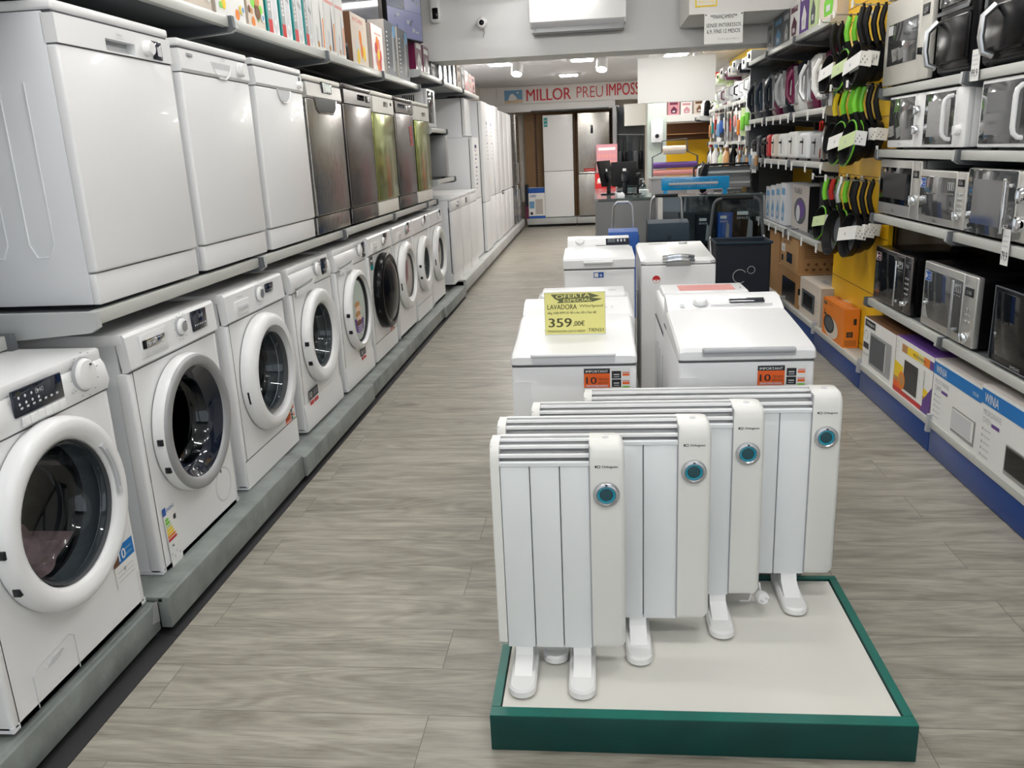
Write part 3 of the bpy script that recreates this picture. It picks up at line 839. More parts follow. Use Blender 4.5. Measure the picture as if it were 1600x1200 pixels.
w1 = washer(1.955, 'white washing machine with big white knob and blue sticker, first from the camera end', dict(
    curvy=True, knob=(0.205, 0.815-0.005, 0.046, 'white_plastic'), disp=(-0.10, 0.775, 0.10, 0.845), buttons=True, R=0.262, ri=0.196, dz=0.475, th=0.055, hatch=True, crescent=True, brand=('x2', 0.13, 0.77), pz=0.735), x=XL+0.03)
sticker(w1, 'guarantee_sticker', 0.19, 0.13, 0.115, 0.125, -0.03, st_blue10)
g = G()   # laundry seen behind the glass
rr = random.Random(3); n = 20
vs = []; fs = []
for i in range(n+1):
    for j in range(n+1):
        u, v = i/n, j/n
        ang = PI*(0.05+0.55*u); x = -0.17+0.34*u
        z = 0.475-0.20+0.16*math.sin(PI*u)*v+0.10*u*v+0.018*math.sin(9*u+5*v)+0.012*math.sin(23*u*v+4*u)
        vs.append((x, 0.10+0.22*v+0.01*math.sin(17*u), max(z, 0.475-math.sqrt(max(0.222**2-x*x, 0))+0.004)))
for i in range(n):
    for j in range(n): fs.append((i*(n+1)+j, (i+1)*(n+1)+j, (i+1)*(n+1)+j+1, i*(n+1)+j+1))
g.raw(vs, fs, 'cloth_pink')
o = g.make('laundry', None, (XL+0.03, 1.955, PZ), LEFT); tag(o, 'crumpled pinkish cloth inside the drum of the first washing machine', 'cloth')
w2 = washer(2.765, 'white washing machine with silver grey door ring and energy label', dict(
    knob=(0.035, 0.815, 0.030, 'white_plastic'), kface='silver_paint', disp=(0.12, 0.775, 0.235, 0.85), drawer=('chrome', -0.225, -0.09, 0.79, 0.822), R=0.250, ri=0.205, rim='silver_paint', dz=0.468, round=True, glass='glass_grey', th=0.055))
sticker(w2, 'energy_label', -0.265, 0.0, 0.085, 0.235, -0.02, st_energy, -0.002)
w3 = washer(3.505, 'white washing machine with chrome knob and orange sticker by its door, third in the row', dict(
    knob=(0.02, 0.81, 0.032, 'white_plastic'), kface='silver', disp=(0.10, 0.80, 0.185, 0.84), drawer=('print_light', -0.22, -0.12, 0.775, 0.797), bowl=True, R=0.262, ri=0.178, kick=True, catch='long', brand=('Whirlpool', -0.22, 0.825), th=0.065, dz=0.462))
sticker(w3, 'guarantee_sticker', 0.175, 0.125, 0.12, 0.10, -0.05, st_orange)
SL = dict(curvy=True, slot=(-0.27, -0.02, 0.752), skirt=True, bowl=False, R=0.248, ri=0.168, th=0.05)
w4 = washer(4.255, 'white washing machine with black striped panel and black number 10 sticker, fourth in the row', dict(SL, knob=(0.07, 0.81, 0.034, 'white_plastic'), disp=(0.15, 0.765, 0.24, 0.85)))
sticker(w4, 'guarantee_sticker', -0.24, 0.13, 0.14, 0.085, -0.02, st_black10, -0.006)
w5 = washer(4.995, 'white washing machine with a picture of folded towels in its door glass', dict(SL, knob=(0.17, 0.81, 0.036, 'white_plastic'), disp=(0.235, 0.755, 0.295, 0.85), ri=0.205, R=0.245, glass='flat', gmat='black'))
g = G(); O = (0, -0.030, 0)
g.disc(FR_F, O, -0.03, 0.462, 0.15, 'grey_green', 0.0005, 30, 0.185)
g.poly(FR_F, O, [(-0.13, 0.42), (-0.11, 0.34), (-0.04, 0.312), (0.05, 0.33), (0.07, 0.40)], 'violet', 0.001)
for k, (a, c, m) in enumerate(((-0.05, 0.50, 'tan'), (-0.035, 0.47, 'peach'), (-0.05, 0.44, 'tan'), (-0.03, 0.41, 'peach'), (-0.04, 0.385, 'brown'))): g.disc(FR_F, O, a, c, 0.055, m, 0.0012+k*0.0002, 20, 0.018)
for k in range(4): g.rect(FR_F, O, -0.07, 0.36-0.014*k, 0.03, 0.366-0.014*k, 'print_light', 0.0022)
g.make('towel_picture', w5.children[-1] if False else [c for c in w5.children if c.name.startswith('door')][0])
sticker(w5, 'guarantee_sticker', 0.02, 0.12, 0.11, 0.075, -0.02, st_black10, -0.006)
w6 = washer(5.715, 'white washing machine with glossy black door', dict(knob=(0.06, 0.80, 0.028, 'white_plastic'), kface='silver', disp=(0.09, 0.80, 0.18, 0.85), drawer=('print_light', -0.22, -0.13, 0.775, 0.795), ring='black', glass='black', kick=True, R=0.262, ri=0.19, th=0.065))
sticker(w6, 'front_sticker', -0.28, 0.64, 0.07, 0.09, 0.0, st_teal); sticker(w6, 'guarantee_sticker', 0.13, 0.12, 0.12, 0.11, -0.04, st_orange)
w7 = washer(6.435, 'white washing machine with beige insert filling its door, beside the black doored one', dict(bowl=True, knob=(0.10, 0.81, 0.036, 'silver_paint'), kface='chrome', disp=(0.14, 0.785, 0.21, 0.86), drawer=('print_light', -0.20, -0.10, 0.775, 0.795), glass='flat', gmat='carton_side', R=0.262, ri=0.172, catch='long'))
g = G(); g.poly(FR_F, (0, -0.03, 0), [(-0.10, 0.40), (-0.12, 0.50), (-0.04, 0.59), (0.0, 0.58), (-0.02, 0.45)], 'burgundy', 0.001); g.make('door_insert_print', [c for c in w7.children if c.name.startswith('door')][0])
w8 = washer(7.135, 'white washing machine with small dark door glass, second from the far end', dict(knob=(0.06, 0.81, 0.032, 'white_plastic'), kface='chrome', disp=(0.14, 0.80, 0.185, 0.86), R=0.235, ri=0.14, kick=True))
w9 = washer(7.84, 'white washing machine with pale translucent door, last at the far end', dict(bowl=True, knob=(0.10, 0.81, 0.03, 'white_plastic'), disp=(0.17, 0.80, 0.22, 0.86), R=0.255, ri=0.15, glass='flat', gmat='mw_mirror', catch='long'))

# ---------------------------------------------------------------- dishwashers on the middle shelf
def dishwasher(y, w, label, st, x=XL, zb=1.09, h=0.86):
    t = thing('dishwasher', label, 'dishwasher', (x, y, zb), LEFT, 'dishwashers on the middle shelf')
    d = 0.58
    sm = st.get('side', 'white_side'); fm = st.get('front', 'white'); pm = st.get('panel', fm); tm = st.get('top', 'white')
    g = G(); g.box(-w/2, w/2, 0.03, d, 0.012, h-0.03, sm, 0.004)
    g.box(-w/2+0.001, w/2-0.001, 0.006, 0.03, 0.012, 0.105, st.get('kick', fm), 0.003)
    g.box(-w/2+0.01, -w/2+0.02, 0.024, 0.034, 0.11, 0.35, 'dark')
    for k in range(3):
        yy = 0.12+0.15*k
        g.tube([(-w/2-0.001, yy, 0.66-0.02*k), (-w/2-0.001, yy, 0.20), (-w/2-0.001, yy+0.02, 0.16), (-w/2-0.001, yy+0.06, 0.16), (-w/2-0.001, yy+0.08, 0.20), (-w/2-0.001, yy+0.08, 0.70), (-w/2-0.001, yy+0.06, 0.74)], 0.0024, sm, 6)
    g.make('body', t)
    g = G(); g.box(-w/2-0.001, w/2+0.001, -0.004, d+0.01, h-0.028, h, tm, 0.008, 3)
    g.box(-w/2+0.004, w/2-0.004, 0.004, d, h-0.034, h-0.027, 'groove'); g.make('worktop', t)
    pz = st.get('pz', h-0.115)
    g = G(); g.box(-w/2, w/2, -0.002, 0.035, 0.11, pz-0.002, fm, 0.008, 3); dd = g.make('door', t)
    g = G()
    if st.get('recess') and not st.get('pocket') and st['recess'][2] > pz:
        a0, a1, c0, c1, m = st['recess']
        for q in ((-w/2, a0, pz, h-0.036), (a1, w/2, pz, h-0.036), (a0, a1, pz, c0), (a0, a1, c1, h-0.036)): g.box(q[0], q[1], -0.006, 0.035, q[2], q[3], pm)
        g.box(a0, a1, 0.030, 0.035, c0, c1, m)
    else: g.prism([(0.035, pz), (-0.002, pz), (-0.008, pz+0.01), (-0.003, h-0.036), (0.035, h-0.036)], 'yz', -w/2, w/2, pm)
    g.box(-w/2+0.002, w/2-0.002, 0.001, 0.03, pz-0.003, pz+0.001, 'groove')
    g.make('control_panel', t)
    if st.get('recess'):
        a0, a1, c0, c1, m = st['recess']
        g = G()
        if st.get('pocket'):
            yy = -0.0025
            g.prism([(a0, c1), (a0+0.02, c0+0.02), (a0+0.06, c0), (a1-0.06, c0), (a1-0.02, c0+0.02), (a1, c1)], 'xz', yy-0.004, yy+0.003, m)
            g.tube([(a0-0.004, yy-0.003, c1), (a0+0.018, yy-0.003, c0+0.015), (a0+0.06, yy-0.003, c0-0.006), (a1-0.06, yy-0.003, c0-0.006), (a1-0.018, yy-0.003, c0+0.015), (a1+0.004, yy-0.003, c1)], 0.004, fm, 6)
        else:
            g.box(a0+0.001, a1-0.001, 0.024, 0.0295, c1-0.012, c1-0.001, 'grey' if m != 'chrome' else m, 0.001)  # darker band paints the shade at the top of the recess
            g.box(a0+0.001, a1-0.001, 0.026, 0.0296, c0, c1-0.012, m)
        g.make('handle', t)
    if st.get('knob'):
        kx, kz, r = st['knob']
        g = G(); g.lathe([(r, 0), (r*0.97, 0.018), (r*0.8, 0.024), (0, 0.025)], (kx, -0.006, kz), '-y', st.get('km', 'white_plastic')); g.make('program_knob', t)
    if st.get('disp'):
        a0, c0, a1, c1, m = st['disp']
        g = G(); g.box(a0, a1, -0.0095, 0, c0, c1, m, 0.002)
        if st.get('tape'):
            for k in range(4): g.poly(FR_F, (0, -0.0095, 0), [(a0+(a1-a0)*(0.1+0.2*k), c0+0.004+0.003*k), (a0+(a1-a0)*(0.25+0.2*k), c0+0.002), (a0+(a1-a0)*(0.28+0.2*k), c1-0.006), (a0+(a1-a0)*(0.05+0.2*k), c1-0.004-0.004*k)], 'chrome', 0.001+0.0004*k)
        if m in ('dark', 'display', 'black'): g.rect(FR_F, (0, -0.0095, 0), a0+(a1-a0)*0.45, c0+(c1-c0)*0.2, a0+(a1-a0)*0.9, c0+(c1-c0)*0.7, 'print_light')
        g.make('display', t)
    if st.get('brand'):
        g = G(); g.text(FR_F, (0, -0.0075, 0), st['brand'][1], st['brand'][2], st['brand'][0], 0.012, 'print_grey'); g.rect(FR_F, (0, -0.0072, 0), st['brand'][1]-0.002, st['brand'][2]-0.006, st['brand'][1]+0.04, st['brand'][2]-0.004, 'print_light'); g.make('brand_mark', t)
    if st.get('red'):
        g = G()
        for k in range(7): g.poly(FR_F, (0, -0.003, 0), [(0.15+0.003*k, 0.62-0.022*k), (0.24-0.002*(k % 3), 0.625-0.022*k), (0.24, 0.64-0.022*k), (0.14+0.004*k, 0.637-0.022*k)], 'red', 0.001)
        g.make('sticker', dd)
    return t
dishwasher(2.705, 0.66, 'white dishwasher with ribbed side and black display, first from the camera end', dict(recess=(-0.085, 0.09, 0.765, 0.800, 'print_light'), knob=(0.16, 0.795, 0.025), disp=(0.20, 0.765, 0.262, 0.825, 'display'), brand=('beko', -0.02, 0.812)), h=0.875)
dishwasher(3.415, 0.625, 'white dishwasher with rounded handle recess and round knob, second in the row', dict(recess=(-0.05, 0.13, 0.748, 0.80, 'print_light'), pocket=True, knob=(0.21, 0.79, 0.028), disp=(-0.26, 0.80, -0.215, 0.812, 'grey'), brand=('indesit', 0.03, 0.815)))
dishwasher(4.11, 0.625, 'white dishwasher with glossy curved panel and small door pocket, third in the row', dict(recess=(-0.05, 0.12, 0.69, 0.742, 'print_light'), pocket=True, knob=(0.24, 0.78, 0.018), disp=(0.265, 0.765, 0.28, 0.82, 'grey_dark')))
ST = dict(side='grey_dark', front='steel', kick='steel', top='offwhite', panel='steel_light')
dishwasher(4.79, 0.625, 'stainless dishwasher with taped display and wide black door pocket', dict(ST, recess=(-0.18, 0.20, 0.665, 0.735, 'black'), pocket=True, disp=(-0.05, 0.765, 0.12, 0.825, 'display'), tape=True), h=0.845)
dishwasher(5.48, 0.64, 'dark bronze steel dishwasher with a slim black recess in its panel', dict(ST, front='steel_dark', kick='steel_dark', panel='steel_dark', top='steel_dark', recess=(-0.02, 0.15, 0.765, 0.80, 'black'), disp=(0.18, 0.76, 0.28, 0.80, 'dark')), h=0.85)
dishwasher(6.14, 0.61, 'dishwasher with olive mirror door between two dark ones', dict(ST, front='olive_steel', kick='offwhite', panel='offwhite', recess=(0.0, 0.14, 0.755, 0.79, 'black'), disp=(0.20, 0.77, 0.25, 0.79, 'dark'), pz=0.71), h=0.85)
dishwasher(6.83, 0.64, 'dark steel dishwasher with a red sticker on its door', dict(ST, front='steel_dark', kick='steel_dark', panel='steel_dark', top='steel_dark', recess=(-0.24, 0.02, 0.77, 0.80, 'chrome'), disp=(0.08, 0.75, 0.26, 0.80, 'chrome'), tape=True, red=True), h=0.85)
dishwasher(7.54, 0.60, 'dishwasher with olive mirror door, last of the row on the far end', dict(ST, front='olive_steel', kick='offwhite', panel='offwhite', recess=(-0.02, 0.15, 0.735, 0.77, 'black'), pz=0.70), h=0.85)
# ---------------------------------------------------------------- radiator stand in the middle of the aisle
t = thing('display_platform', 'low display platform with green wooden rim and white top', 'platform', (0, 0, 0))
g = G(); g.box(-0.262, 0.742, 1.845, 2.525, 0.02, 0.098, 'board_white'); g.make('platform_top', t)
def rim(x0, x1, y0, y1, nm):
    g = G(); g.box(x0, x1, y0, y1, 0.0, 0.104, 'green_dark', 0.003)
    g.box(x0+0.001, x1-0.001, y0+0.001, y1-0.001, 0.1, 0.1055, 'green_frame'); g.make('rim', t)
rim(-0.29, 0.77, 1.805, 1.842, 0); rim(-0.29, 0.77, 2.528, 2.55, 0); rim(-0.29, -0.265, 1.842, 2.528, 0); rim(0.745, 0.77, 1.842, 2.528, 0)

def radiator(x0, x1, y, label, n, feet_x):
    zb, zt = 0.175, 0.774
    t = thing('electric_radiator', label, 'radiator', (x0, y, 0.106), 0, 'white electric radiators on the green stand')
    w = x1-x0; h = zt-0.106; b = zb-0.106; d = 0.085; cw = 0.09; lc = 0.022
    ew = (w-cw-lc)/n
    zg = h-0.058
    g = G()
    for i in range(n):
        a = lc+i*ew
        g.box(a+0.0012, a+ew-0.0012, 0.004, d-0.01, b+0.002, zg, 'heater_white', 0.003)
    g.box(lc, w-cw, 0.012, d-0.014, b+0.005, zg-0.005, 'groove')
    g.make('heating_panel', t)
    # top grille: slanted slats over a dark slot
    g = G()
    g.prism([(0.012, zg-0.005), (0.03, zg+0.012), (0.06, h-0.022), (d-0.006, h-0.02), (d-0.006, zg-0.005)], 'yz', lc, w-cw, 'grey')
    g.prism([(0.0, zg-0.003), (0.0, zg+0.006), (0.004, zg+0.010), (0.010, zg+0.008), (0.012, zg-0.003)], 'yz', lc, w-cw, 'heater_white')
    g.prism([(0.005, zg+0.019), (0.006, zg+0.026), (0.009, zg+0.028), (0.016, zg+0.027), (0.016, zg+0.023), (0.009, zg+0.021)], 'yz', lc, w-cw, 'white')
    g.prism([(0.022, zg+0.038), (0.023, zg+0.044), (0.026, zg+0.046), (0.034, zg+0.045), (0.034, zg+0.041)], 'yz', lc, w-cw, 'white')
    g.prism([(0.044, h-0.008), (0.046, h-0.002), (0.054, h-0.002), (0.054, h-0.008)], 'yz', lc, w-cw, 'white')
    g.prism([(0.069, h-0.006), (0.069, h-0.001), (d-0.002, h-0.001), (d-0.002, h-0.02)], 'yz', lc, w-cw, 'white')
    g.make('top_grille', t)
    def cap(a0, a1, nm, m):
        g = G()
        pr = [(0.0, b+0.02), (0.0, h-0.045), (0.006, h-0.022), (0.022, h-0.006), (0.04, h), (d-0.01, h), (d, h-0.01), (d, b+0.02), (d-0.02, b)]
        g.prism(pr+[(0.02, b)], 'yz', a0, a1, m)
        return g
    g = cap(0.0, lc, 'end', 'heater_cream')
    g.tube([(0.002, 0.006, b+0.02), (0.002, 0.006, h-0.045), (0.002, 0.02, h-0.012), (0.002, 0.045, h-0.004)], 0.005, 'heater_cream', 8)
    g.make('end_cap', t)
    # control section with a chamfered outer corner
    g = G()
    x_0, x_1 = w-cw, w
    sec = [(x_0, 0.0), (x_1-0.014, 0.0), (x_1-0.005, 0.004), (x_1, 0.014), (x_1, d-0.014), (x_1-0.006, d-0.004), (x_1-0.014, d), (x_0, d)]
    zs = [(b, 0.016), (b+0.02, 0.0), (h-0.045, 0.0), (h-0.022, 0.004), (h-0.008, 0.014), (h-0.001, 0.03), (h, 0.045)]
    vs = []
    for z, q in zs:
        for (a, c) in sec:
            cc = q+(c/d)*(d-q)
            aa = a if a < x_1-0.05 else a-(q*0.35)
            vs.append((aa, cc, z))
    k = len(sec); fs = []
    for i in range(len(zs)-1):
        for j in range(k):
            l = (j+1) % k
            fs.append((i*k+j, i*k+l, (i+1)*k+l, (i+1)*k+j))
    fs.append(tuple(range(k))[::-1]); fs.append(tuple((len(zs)-1)*k+j for j in range(k)))
    g.raw(vs, fs, 'heater_cream')
    kx = x_0+cw*0.47
    g.lathe([(0, 0), (0.009, 0.0), (0.009, 0.002), (0, 0.002)], (kx, 0.05, h-0.001), 'z', 'print_light', 16)
    g.box(x_0-0.0015, x_0+0.001, -0.0005, d-0.01, b+0.01, h-0.006, 'print_grey')
    cp = g.make('control_box', t, ang=0.8)
    kz = h-0.139
    g = G(); c = (kx, 0.001, kz)
    g.lathe([(0.0345, 0), (0.0345, 0.008), (0.032, 0.012), (0.026, 0.013), (0.0235, 0.010), (0.0235, 0.002)], c, '-y', 'silver', 40)
    for q in range(6):
        a = PI/6+q*PI/3
        g.box(kx+0.029*math.cos(a)-0.001, kx+0.029*math.cos(a)+0.001, -0.0125, -0.0115, kz+0.029*math.sin(a)-0.002, kz+0.029*math.sin(a)+0.002, 'print_grey')
    g.rect(FR_F, (0, -0.0125, 0), kx-0.003, kz+0.027, kx+0.003, kz+0.031, 'ink')
    kn = g.make('thermostat_knob', t)
    g = G(); g.lathe([(0.0235, 0.004), (0.017, 0.006)], c, '-y', 'knob_glow', 40); g.make('light_ring', kn)
    g = G(); g.lathe([(0.018, 0.0055), (0.015, 0.008), (0, 0.009)], c, '-y', 'knob_lcd', 32); g.make('display', kn)
    g = G(); O = (0, 0, 0)
    g.text(FR_F, O, x_0+0.032, h-0.068, 'Orbegozo', 0.0085, 'ink', 0.040, 0.001, 0.02)
    g.box(x_0+0.014, x_0+0.018, -0.0008, 0, h-0.066, h-0.060, 'ink'); g.tube([(x_0+0.020, -0.001, h-0.066), (x_0+0.027, -0.001, h-0.066), (x_0+0.027, -0.001, h-0.060), (x_0+0.020, -0.001, h-0.060)], 0.0008, 'ink', 4, True)
    g.make('brand_mark', t)
    # feet
    for fx in feet_x:
        g = G()
        pts = []
        L0, L1, r = -0.125, 0.13, 0.036
        for q in range(9): pts.append((fx+0.036+r*math.cos(PI+PI*q/8), L0+r+r*math.sin(PI+PI*q/8)))
        for q in range(9): pts.append((fx+0.036+r*math.cos(PI*q/8), L1-r+r*math.sin(PI*q/8)))
        cx = fx+0.036; cy = (L0+L1)/2
        inner = [(cx+(a-cx)*0.86, cy+(c-cy)*0.965) for a, c in pts]
        k = len(pts)
        vs = [(a, c, 0.0) for a, c in pts]+[(a, c, 0.016) for a, c in pts]+[(a, c, 0.022) for a, c in inner]
        fs = [tuple(range(k))[::-1], tuple(2*k+j for j in range(k))]
        for j in range(k):
            l = (j+1) % k
            fs += [(j, l, k+l, k+j), (k+j, k+l, 2*k+l, 2*k+j)]
        g.raw(vs, fs, 'white_plastic')
        g.prism([(-0.06, 0.021), (0.0, 0.05), (0.01, b+0.01), (d-0.015, b+0.01), (d-0.01, 0.05), (d+0.02, 0.021)], 'yz', fx+0.012, fx+0.060, 'white_plastic')
        g.make('foot', t, ang=0.5)
    return t
radiator(-0.28, 0.066, 2.0, 'shortest white electric radiator, at the front of the stand', 3, (0.031, 0.191))
radiator(-0.278, 0.306, 2.155, 'second white radiator from the front, directly behind the shortest one', 5, (0.112, 0.348))
radiator(-0.192, 0.474, 2.292, 'third white radiator from the front of the stand', 6, (0.19, 0.509))
radiator(-0.04, 0.726, 2.425, 'widest white radiator, at the back of the stand', 7, (0.20, 0.596))
t = thing('power_plug', 'white power plug resting beside the foot of the third radiator', 'plug', (0.492, 2.33, 0.15))
g = G(); g.lathe([(0, -0.02), (0.017, -0.018), (0.02, 0.0), (0.017, 0.012), (0, 0.012)], (0, 0, 0), (0.3, -1, 0.2), 'white_plastic'); g.make('housing', t)
g = G(); g.cyl((0.008, -0.012, 0.004), (0.3, -1, 0.2), 0.0025, 0.02, 'chrome', 8); g.cyl((-0.008, -0.012, -0.002), (0.3, -1, 0.2), 0.0025, 0.02, 'chrome', 8); g.make('pin', t)
g = G(); g.tube([(0, 0.015, 0), (0.0, 0.05, 0.02), (-0.02, 0.06, -0.02), (-0.03, 0.05, -0.041), (-0.06, 0.05, -0.041)], 0.0035, 'white_plastic'); g.make('cable', t)

# ---------------------------------------------------------------- top loading washers
def toploader(x, y, w, label, kind, d=0.60, h=0.95):
    t = thing('top_loading_washer', label, 'washing machine', (x, y, 0), 0, 'top loading washers behind the radiators')
    zf = h-0.175
    if kind in 'AB': zf = 0.832 if kind == 'B' else 0.827
    if kind == 'D': zf = 0.857
    if kind == 'E': zf = 0.858
    g = G(); g.box(-w/2, w/2, 0.0, d, 0.02, zf, 'white', 0.01, 3)
    g.box(-w/2+0.002, w/2-0.002, 0.003, d-0.003, zf-0.002, zf+0.004, 'groove')
    for sx in (-1, 1):
        for k in range(3): g.tube([(sx*(w/2), 0.12+0.13*k, 0.1), (sx*(w/2), 0.12+0.13*k, 0.66)], 0.004, 'white', 6)
        for yy in (0.06, d-0.06): g.cyl((sx*(w/2-0.05), yy, 0), 'z', 0.018, 0.03, 'rubber', 12)
    if kind in 'AB': g.box(-w/2+0.0, -w/2+0.06, -0.001, 0.0, zf-0.22, zf-0.05, 'white')
    g.make('body', t)
    if kind == 'A' or kind == 'B':
        lw = w/2+0.002
        g = G()
        prof = [(0.0, zf+0.004), (-0.012, zf+0.010), (-0.014, zf+0.036), (-0.004, zf+0.048), (0.03, zf+0.053), (0.20, zf+0.068), (0.40, zf+0.082), (0.44, zf+0.084), (0.44, zf+0.004)]
        if kind == 'A': prof = [(0.0, zf+0.004), (-0.012, zf+0.010), (-0.014, zf+0.034), (-0.004, zf+0.044), (0.05, zf+0.049), (0.20, zf+0.056), (0.30, zf+0.068), (0.38, zf+0.082), (0.44, zf+0.082), (0.44, zf+0.004)]
        n = len(prof); X = [-lw, -lw+0.006, -lw+0.02, lw-0.02, lw-0.006, lw]; Q = [0.012, 0.004, 0, 0, 0.004, 0.012]
        vs = [(xx, a+(q if a < 0.1 else 0), c-(q if c > zf+0.02 else 0)) for xx, q in zip(X, Q) for a, c in prof]
        fs = [(i*n+j, i*n+(j+1) % n, (i+1)*n+(j+1) % n, (i+1)*n+j) for i in range(5) for j in range(n)]+[tuple(range(n)), tuple(5*n+j for j in range(n))[::-1]]
        g.raw(vs, fs, 'white')
        ld = g.make('lid', t, ang=0.5)
        g = G()
        if kind == 'B':
            g.box(-w*0.33, w*0.35, -0.028, -0.006, zf+0.032, zf+0.050, 'print_grey', 0.008, 3); g.box(-w*0.33, w*0.35, -0.020, -0.002, zf+0.022, zf+0.036, 'print_grey', 0.004)
        else:
            g.prism([(-w*0.33, zf+0.040), (w*0.33, zf+0.040), (w*0.33, zf+0.015), (-w*0.33, zf+0.015)], 'xz', -0.0165, -0.008, 'print_light')
            g.box(-w*0.34, w*0.34, -0.024, -0.01, zf+0.036, zf+0.046, 'white', 0.004, 3)
        g.make('lid_handle', ld)
        g = G()
        g.prism([(0.44, zf), (0.44, zf+0.082), (0.47, zf+0.094), (0.53, zf+0.113), (d, zf+0.116), (d, zf)], 'yz', -w/2+0.004, w/2-0.004, 'white')
        g.make('control_panel', t)
        nrm = Vector((0, -0.5, 1)).normalized()
        TT = Matrix.Translation((0, 0.455, zf+0.089)) @ Matrix.Rotation(0.335, 4, 'X')
        g = G(); g.T = TT
        if kind == 'B':
            g.box(0.02, 0.145, 0.025, 0.055, 0.003, 0.006, 'display', 0.001); g.rect(FR_T, O0, -0.05, 0.006, 0.17, 0.012, 'print_grey', 0.004)
            g.rect(FR_T, O0, -0.16, 0.0, -0.145, 0.02, 'print_light', 0.004); g.text(FR_T, O0, -0.03, 0.062, 'Whirlpool', 0.007, 'print_grey', None, 0.004)
        else:
            for k in range(3): g.tube([(0.08+0.025*k, 0.02, 0.003), (0.085+0.025*k, 0.035, 0.003), (0.09+0.025*k, 0.02, 0.003)], 0.0012, 'print_light', 5)
            g.rect(FR_T, O0, -0.02, 0.01, 0.05, 0.014, 'print_light', 0.004)
        g.make('display', t)
        g = G(); g.T = TT
        kx = -0.085 if kind == 'B' else 0.03
        g.lathe([(0.024, 0), (0.023, 0.014), (0.019, 0.018), (0, 0.019)], (kx, 0.03, 0.002), 'z', 'white_plastic', 24)
        g.lathe([(0.028, 0.0), (0.028, 0.003), (0.024, 0.004)], (kx, 0.03, 0.002), 'z', 'print_light', 24); g.make('program_knob', t)
    elif kind == 'E':
        g = G(); lw = w/2
        prof = [(0.0, zf+0.004), (-0.010, zf+0.010), (-0.012, zf+0.052), (0.0, zf+0.064), (0.30, zf+0.074), (0.40, zf+0.076), (0.40, zf+0.004)]
        g.prism(prof, 'yz', -lw-0.001, lw+0.001, 'white')
        ld = g.make('lid', t)
        g = G(); g.box(-0.085, 0.075, -0.03, -0.008, zf+0.034, zf+0.048, 'white', 0.006, 3); g.box(-0.08, 0.07, -0.02, -0.008, zf+0.024, zf+0.036, 'print_light', 0.003); g.make('lid_handle', ld)
        g = G(); g.prism([(0.40, zf), (0.40, zf+0.074), (0.43, zf+0.077), (0.47, zf+0.115), (d, zf+0.12), (d, zf)], 'yz', -lw+0.01, lw-0.01, 'white'); g.make('control_panel', t)
        g = G(); g.T = Matrix.Translation((0, 0.43, zf+0.079)) @ Matrix.Rotation(math.atan2(0.038, 0.04), 4, 'X')
        g.box(0.045, lw-0.01, 0.003, 0.052, -0.002, 0.003, 'display'); g.rect(FR_T, O0, 0.055, 0.02, 0.10, 0.05, 'grey_dark', 0.004)
        for k in range(3): g.rect(FR_T, O0, 0.11+0.02*k, 0.025, 0.12+0.02*k, 0.045, 'print_grey', 0.004)
        g.rect(FR_T, O0, -0.015, 0.0, 0.04, 0.004, 'ink', 0.001)
        g.make('display', t)
        g = G(); g.T = Matrix.Translation((0, 0.43, zf+0.079)) @ Matrix.Rotation(math.atan2(0.038, 0.04), 4, 'X')
        g.lathe([(0.026, 0), (0.024, 0.016), (0, 0.018)], (-0.11, 0.035, 0), 'z', 'white_plastic', 22); g.make('program_knob', t)
        g = G(); g.rect(FR_F, O0, -0.03, zf-0.045, 0.025, zf-0.015, 'blue'); g.rect(FR_F, O0, -0.026, zf-0.041, -0.004, zf-0.019, 'paper', 0.0012); g.text(FR_F, O0, 0.002, zf-0.04, '+', 0.016, 'paper', None, 0.0014, 0.03); g.make('sticker', t)
    elif kind == 'D':
        g = G()
        pts = [(-w/2, 0.03), (-w/2+0.03, 0.0), (w/2-0.03, 0.0), (w/2, 0.03), (w/2, d), (-w/2, d)]
        k = len(pts)
        vs = [(a, c, zf+0.003) for a, c in pts]+[(a, c, zf+0.018+0.04*c) for a, c in pts]+[(a*0.93, c*0.9+0.05, zf+0.030+0.05*c) for a, c in pts]
        fs = [tuple(range(k))[::-1], tuple(2*k+j for j in range(k))]
        for j in range(k):
            l = (j+1) % k; fs += [(j, l, k+l, k+j), (k+j, k+l, 2*k+l, 2*k+j)]
        g.raw(vs, fs, 'white'); ld = g.make('lid', t, ang=0.7)
        g = G()
        A = [(-0.085+0.17*q/10, -0.008-0.012*math.sin(PI*q/10), zf+0.02+0.010*math.sin(PI*q/10)) for q in range(11)]
        g.tube(A, 0.012, 'chrome', 10); g.tube([(a, b+0.012, c+0.02) for a, b, c in A], 0.010, 'chrome', 10); g.box(-0.07, 0.07, -0.006, 0.01, zf-0.01, zf+0.03, 'silver', 0.008); g.make('lid_handle', ld)
        g = G(); g.rect(FR_T, (0, 0, zf+0.056), -0.13, 0.515, -0.02, 0.53, 'ink', 0.002); g.box(0.05, 0.10, 0.50, 0.53, zf+0.045, zf+0.068, 'silver', 0.004); g.make('display', t)
        g = G(); g.disc(FR_F, O0, -0.12, zf-0.08, 0.022, 'red'); g.poly(FR_F, O0, [(-0.12+0.019*math.cos(PI+PI*q/8), zf-0.082+0.018*math.sin(PI+PI*q/8)) for q in range(9)], 'paper', 0.0014); g.disc(FR_F, O0, -0.12, zf-0.085, 0.006, 'salmon', 0.0018); g.make('sticker', t)
    else:   # C, F : rounded flat lid
        g = G()
        pts = [(-w/2+0.02*(1-math.cos(PI/2*q/4))*0, 0) for q in range(0)]
        g.box(-w/2+0.001, w/2-0.001, -0.01, d, zf+0.004, h-0.055, 'white', 0.02, 4)
        ld = g.make('lid', t)
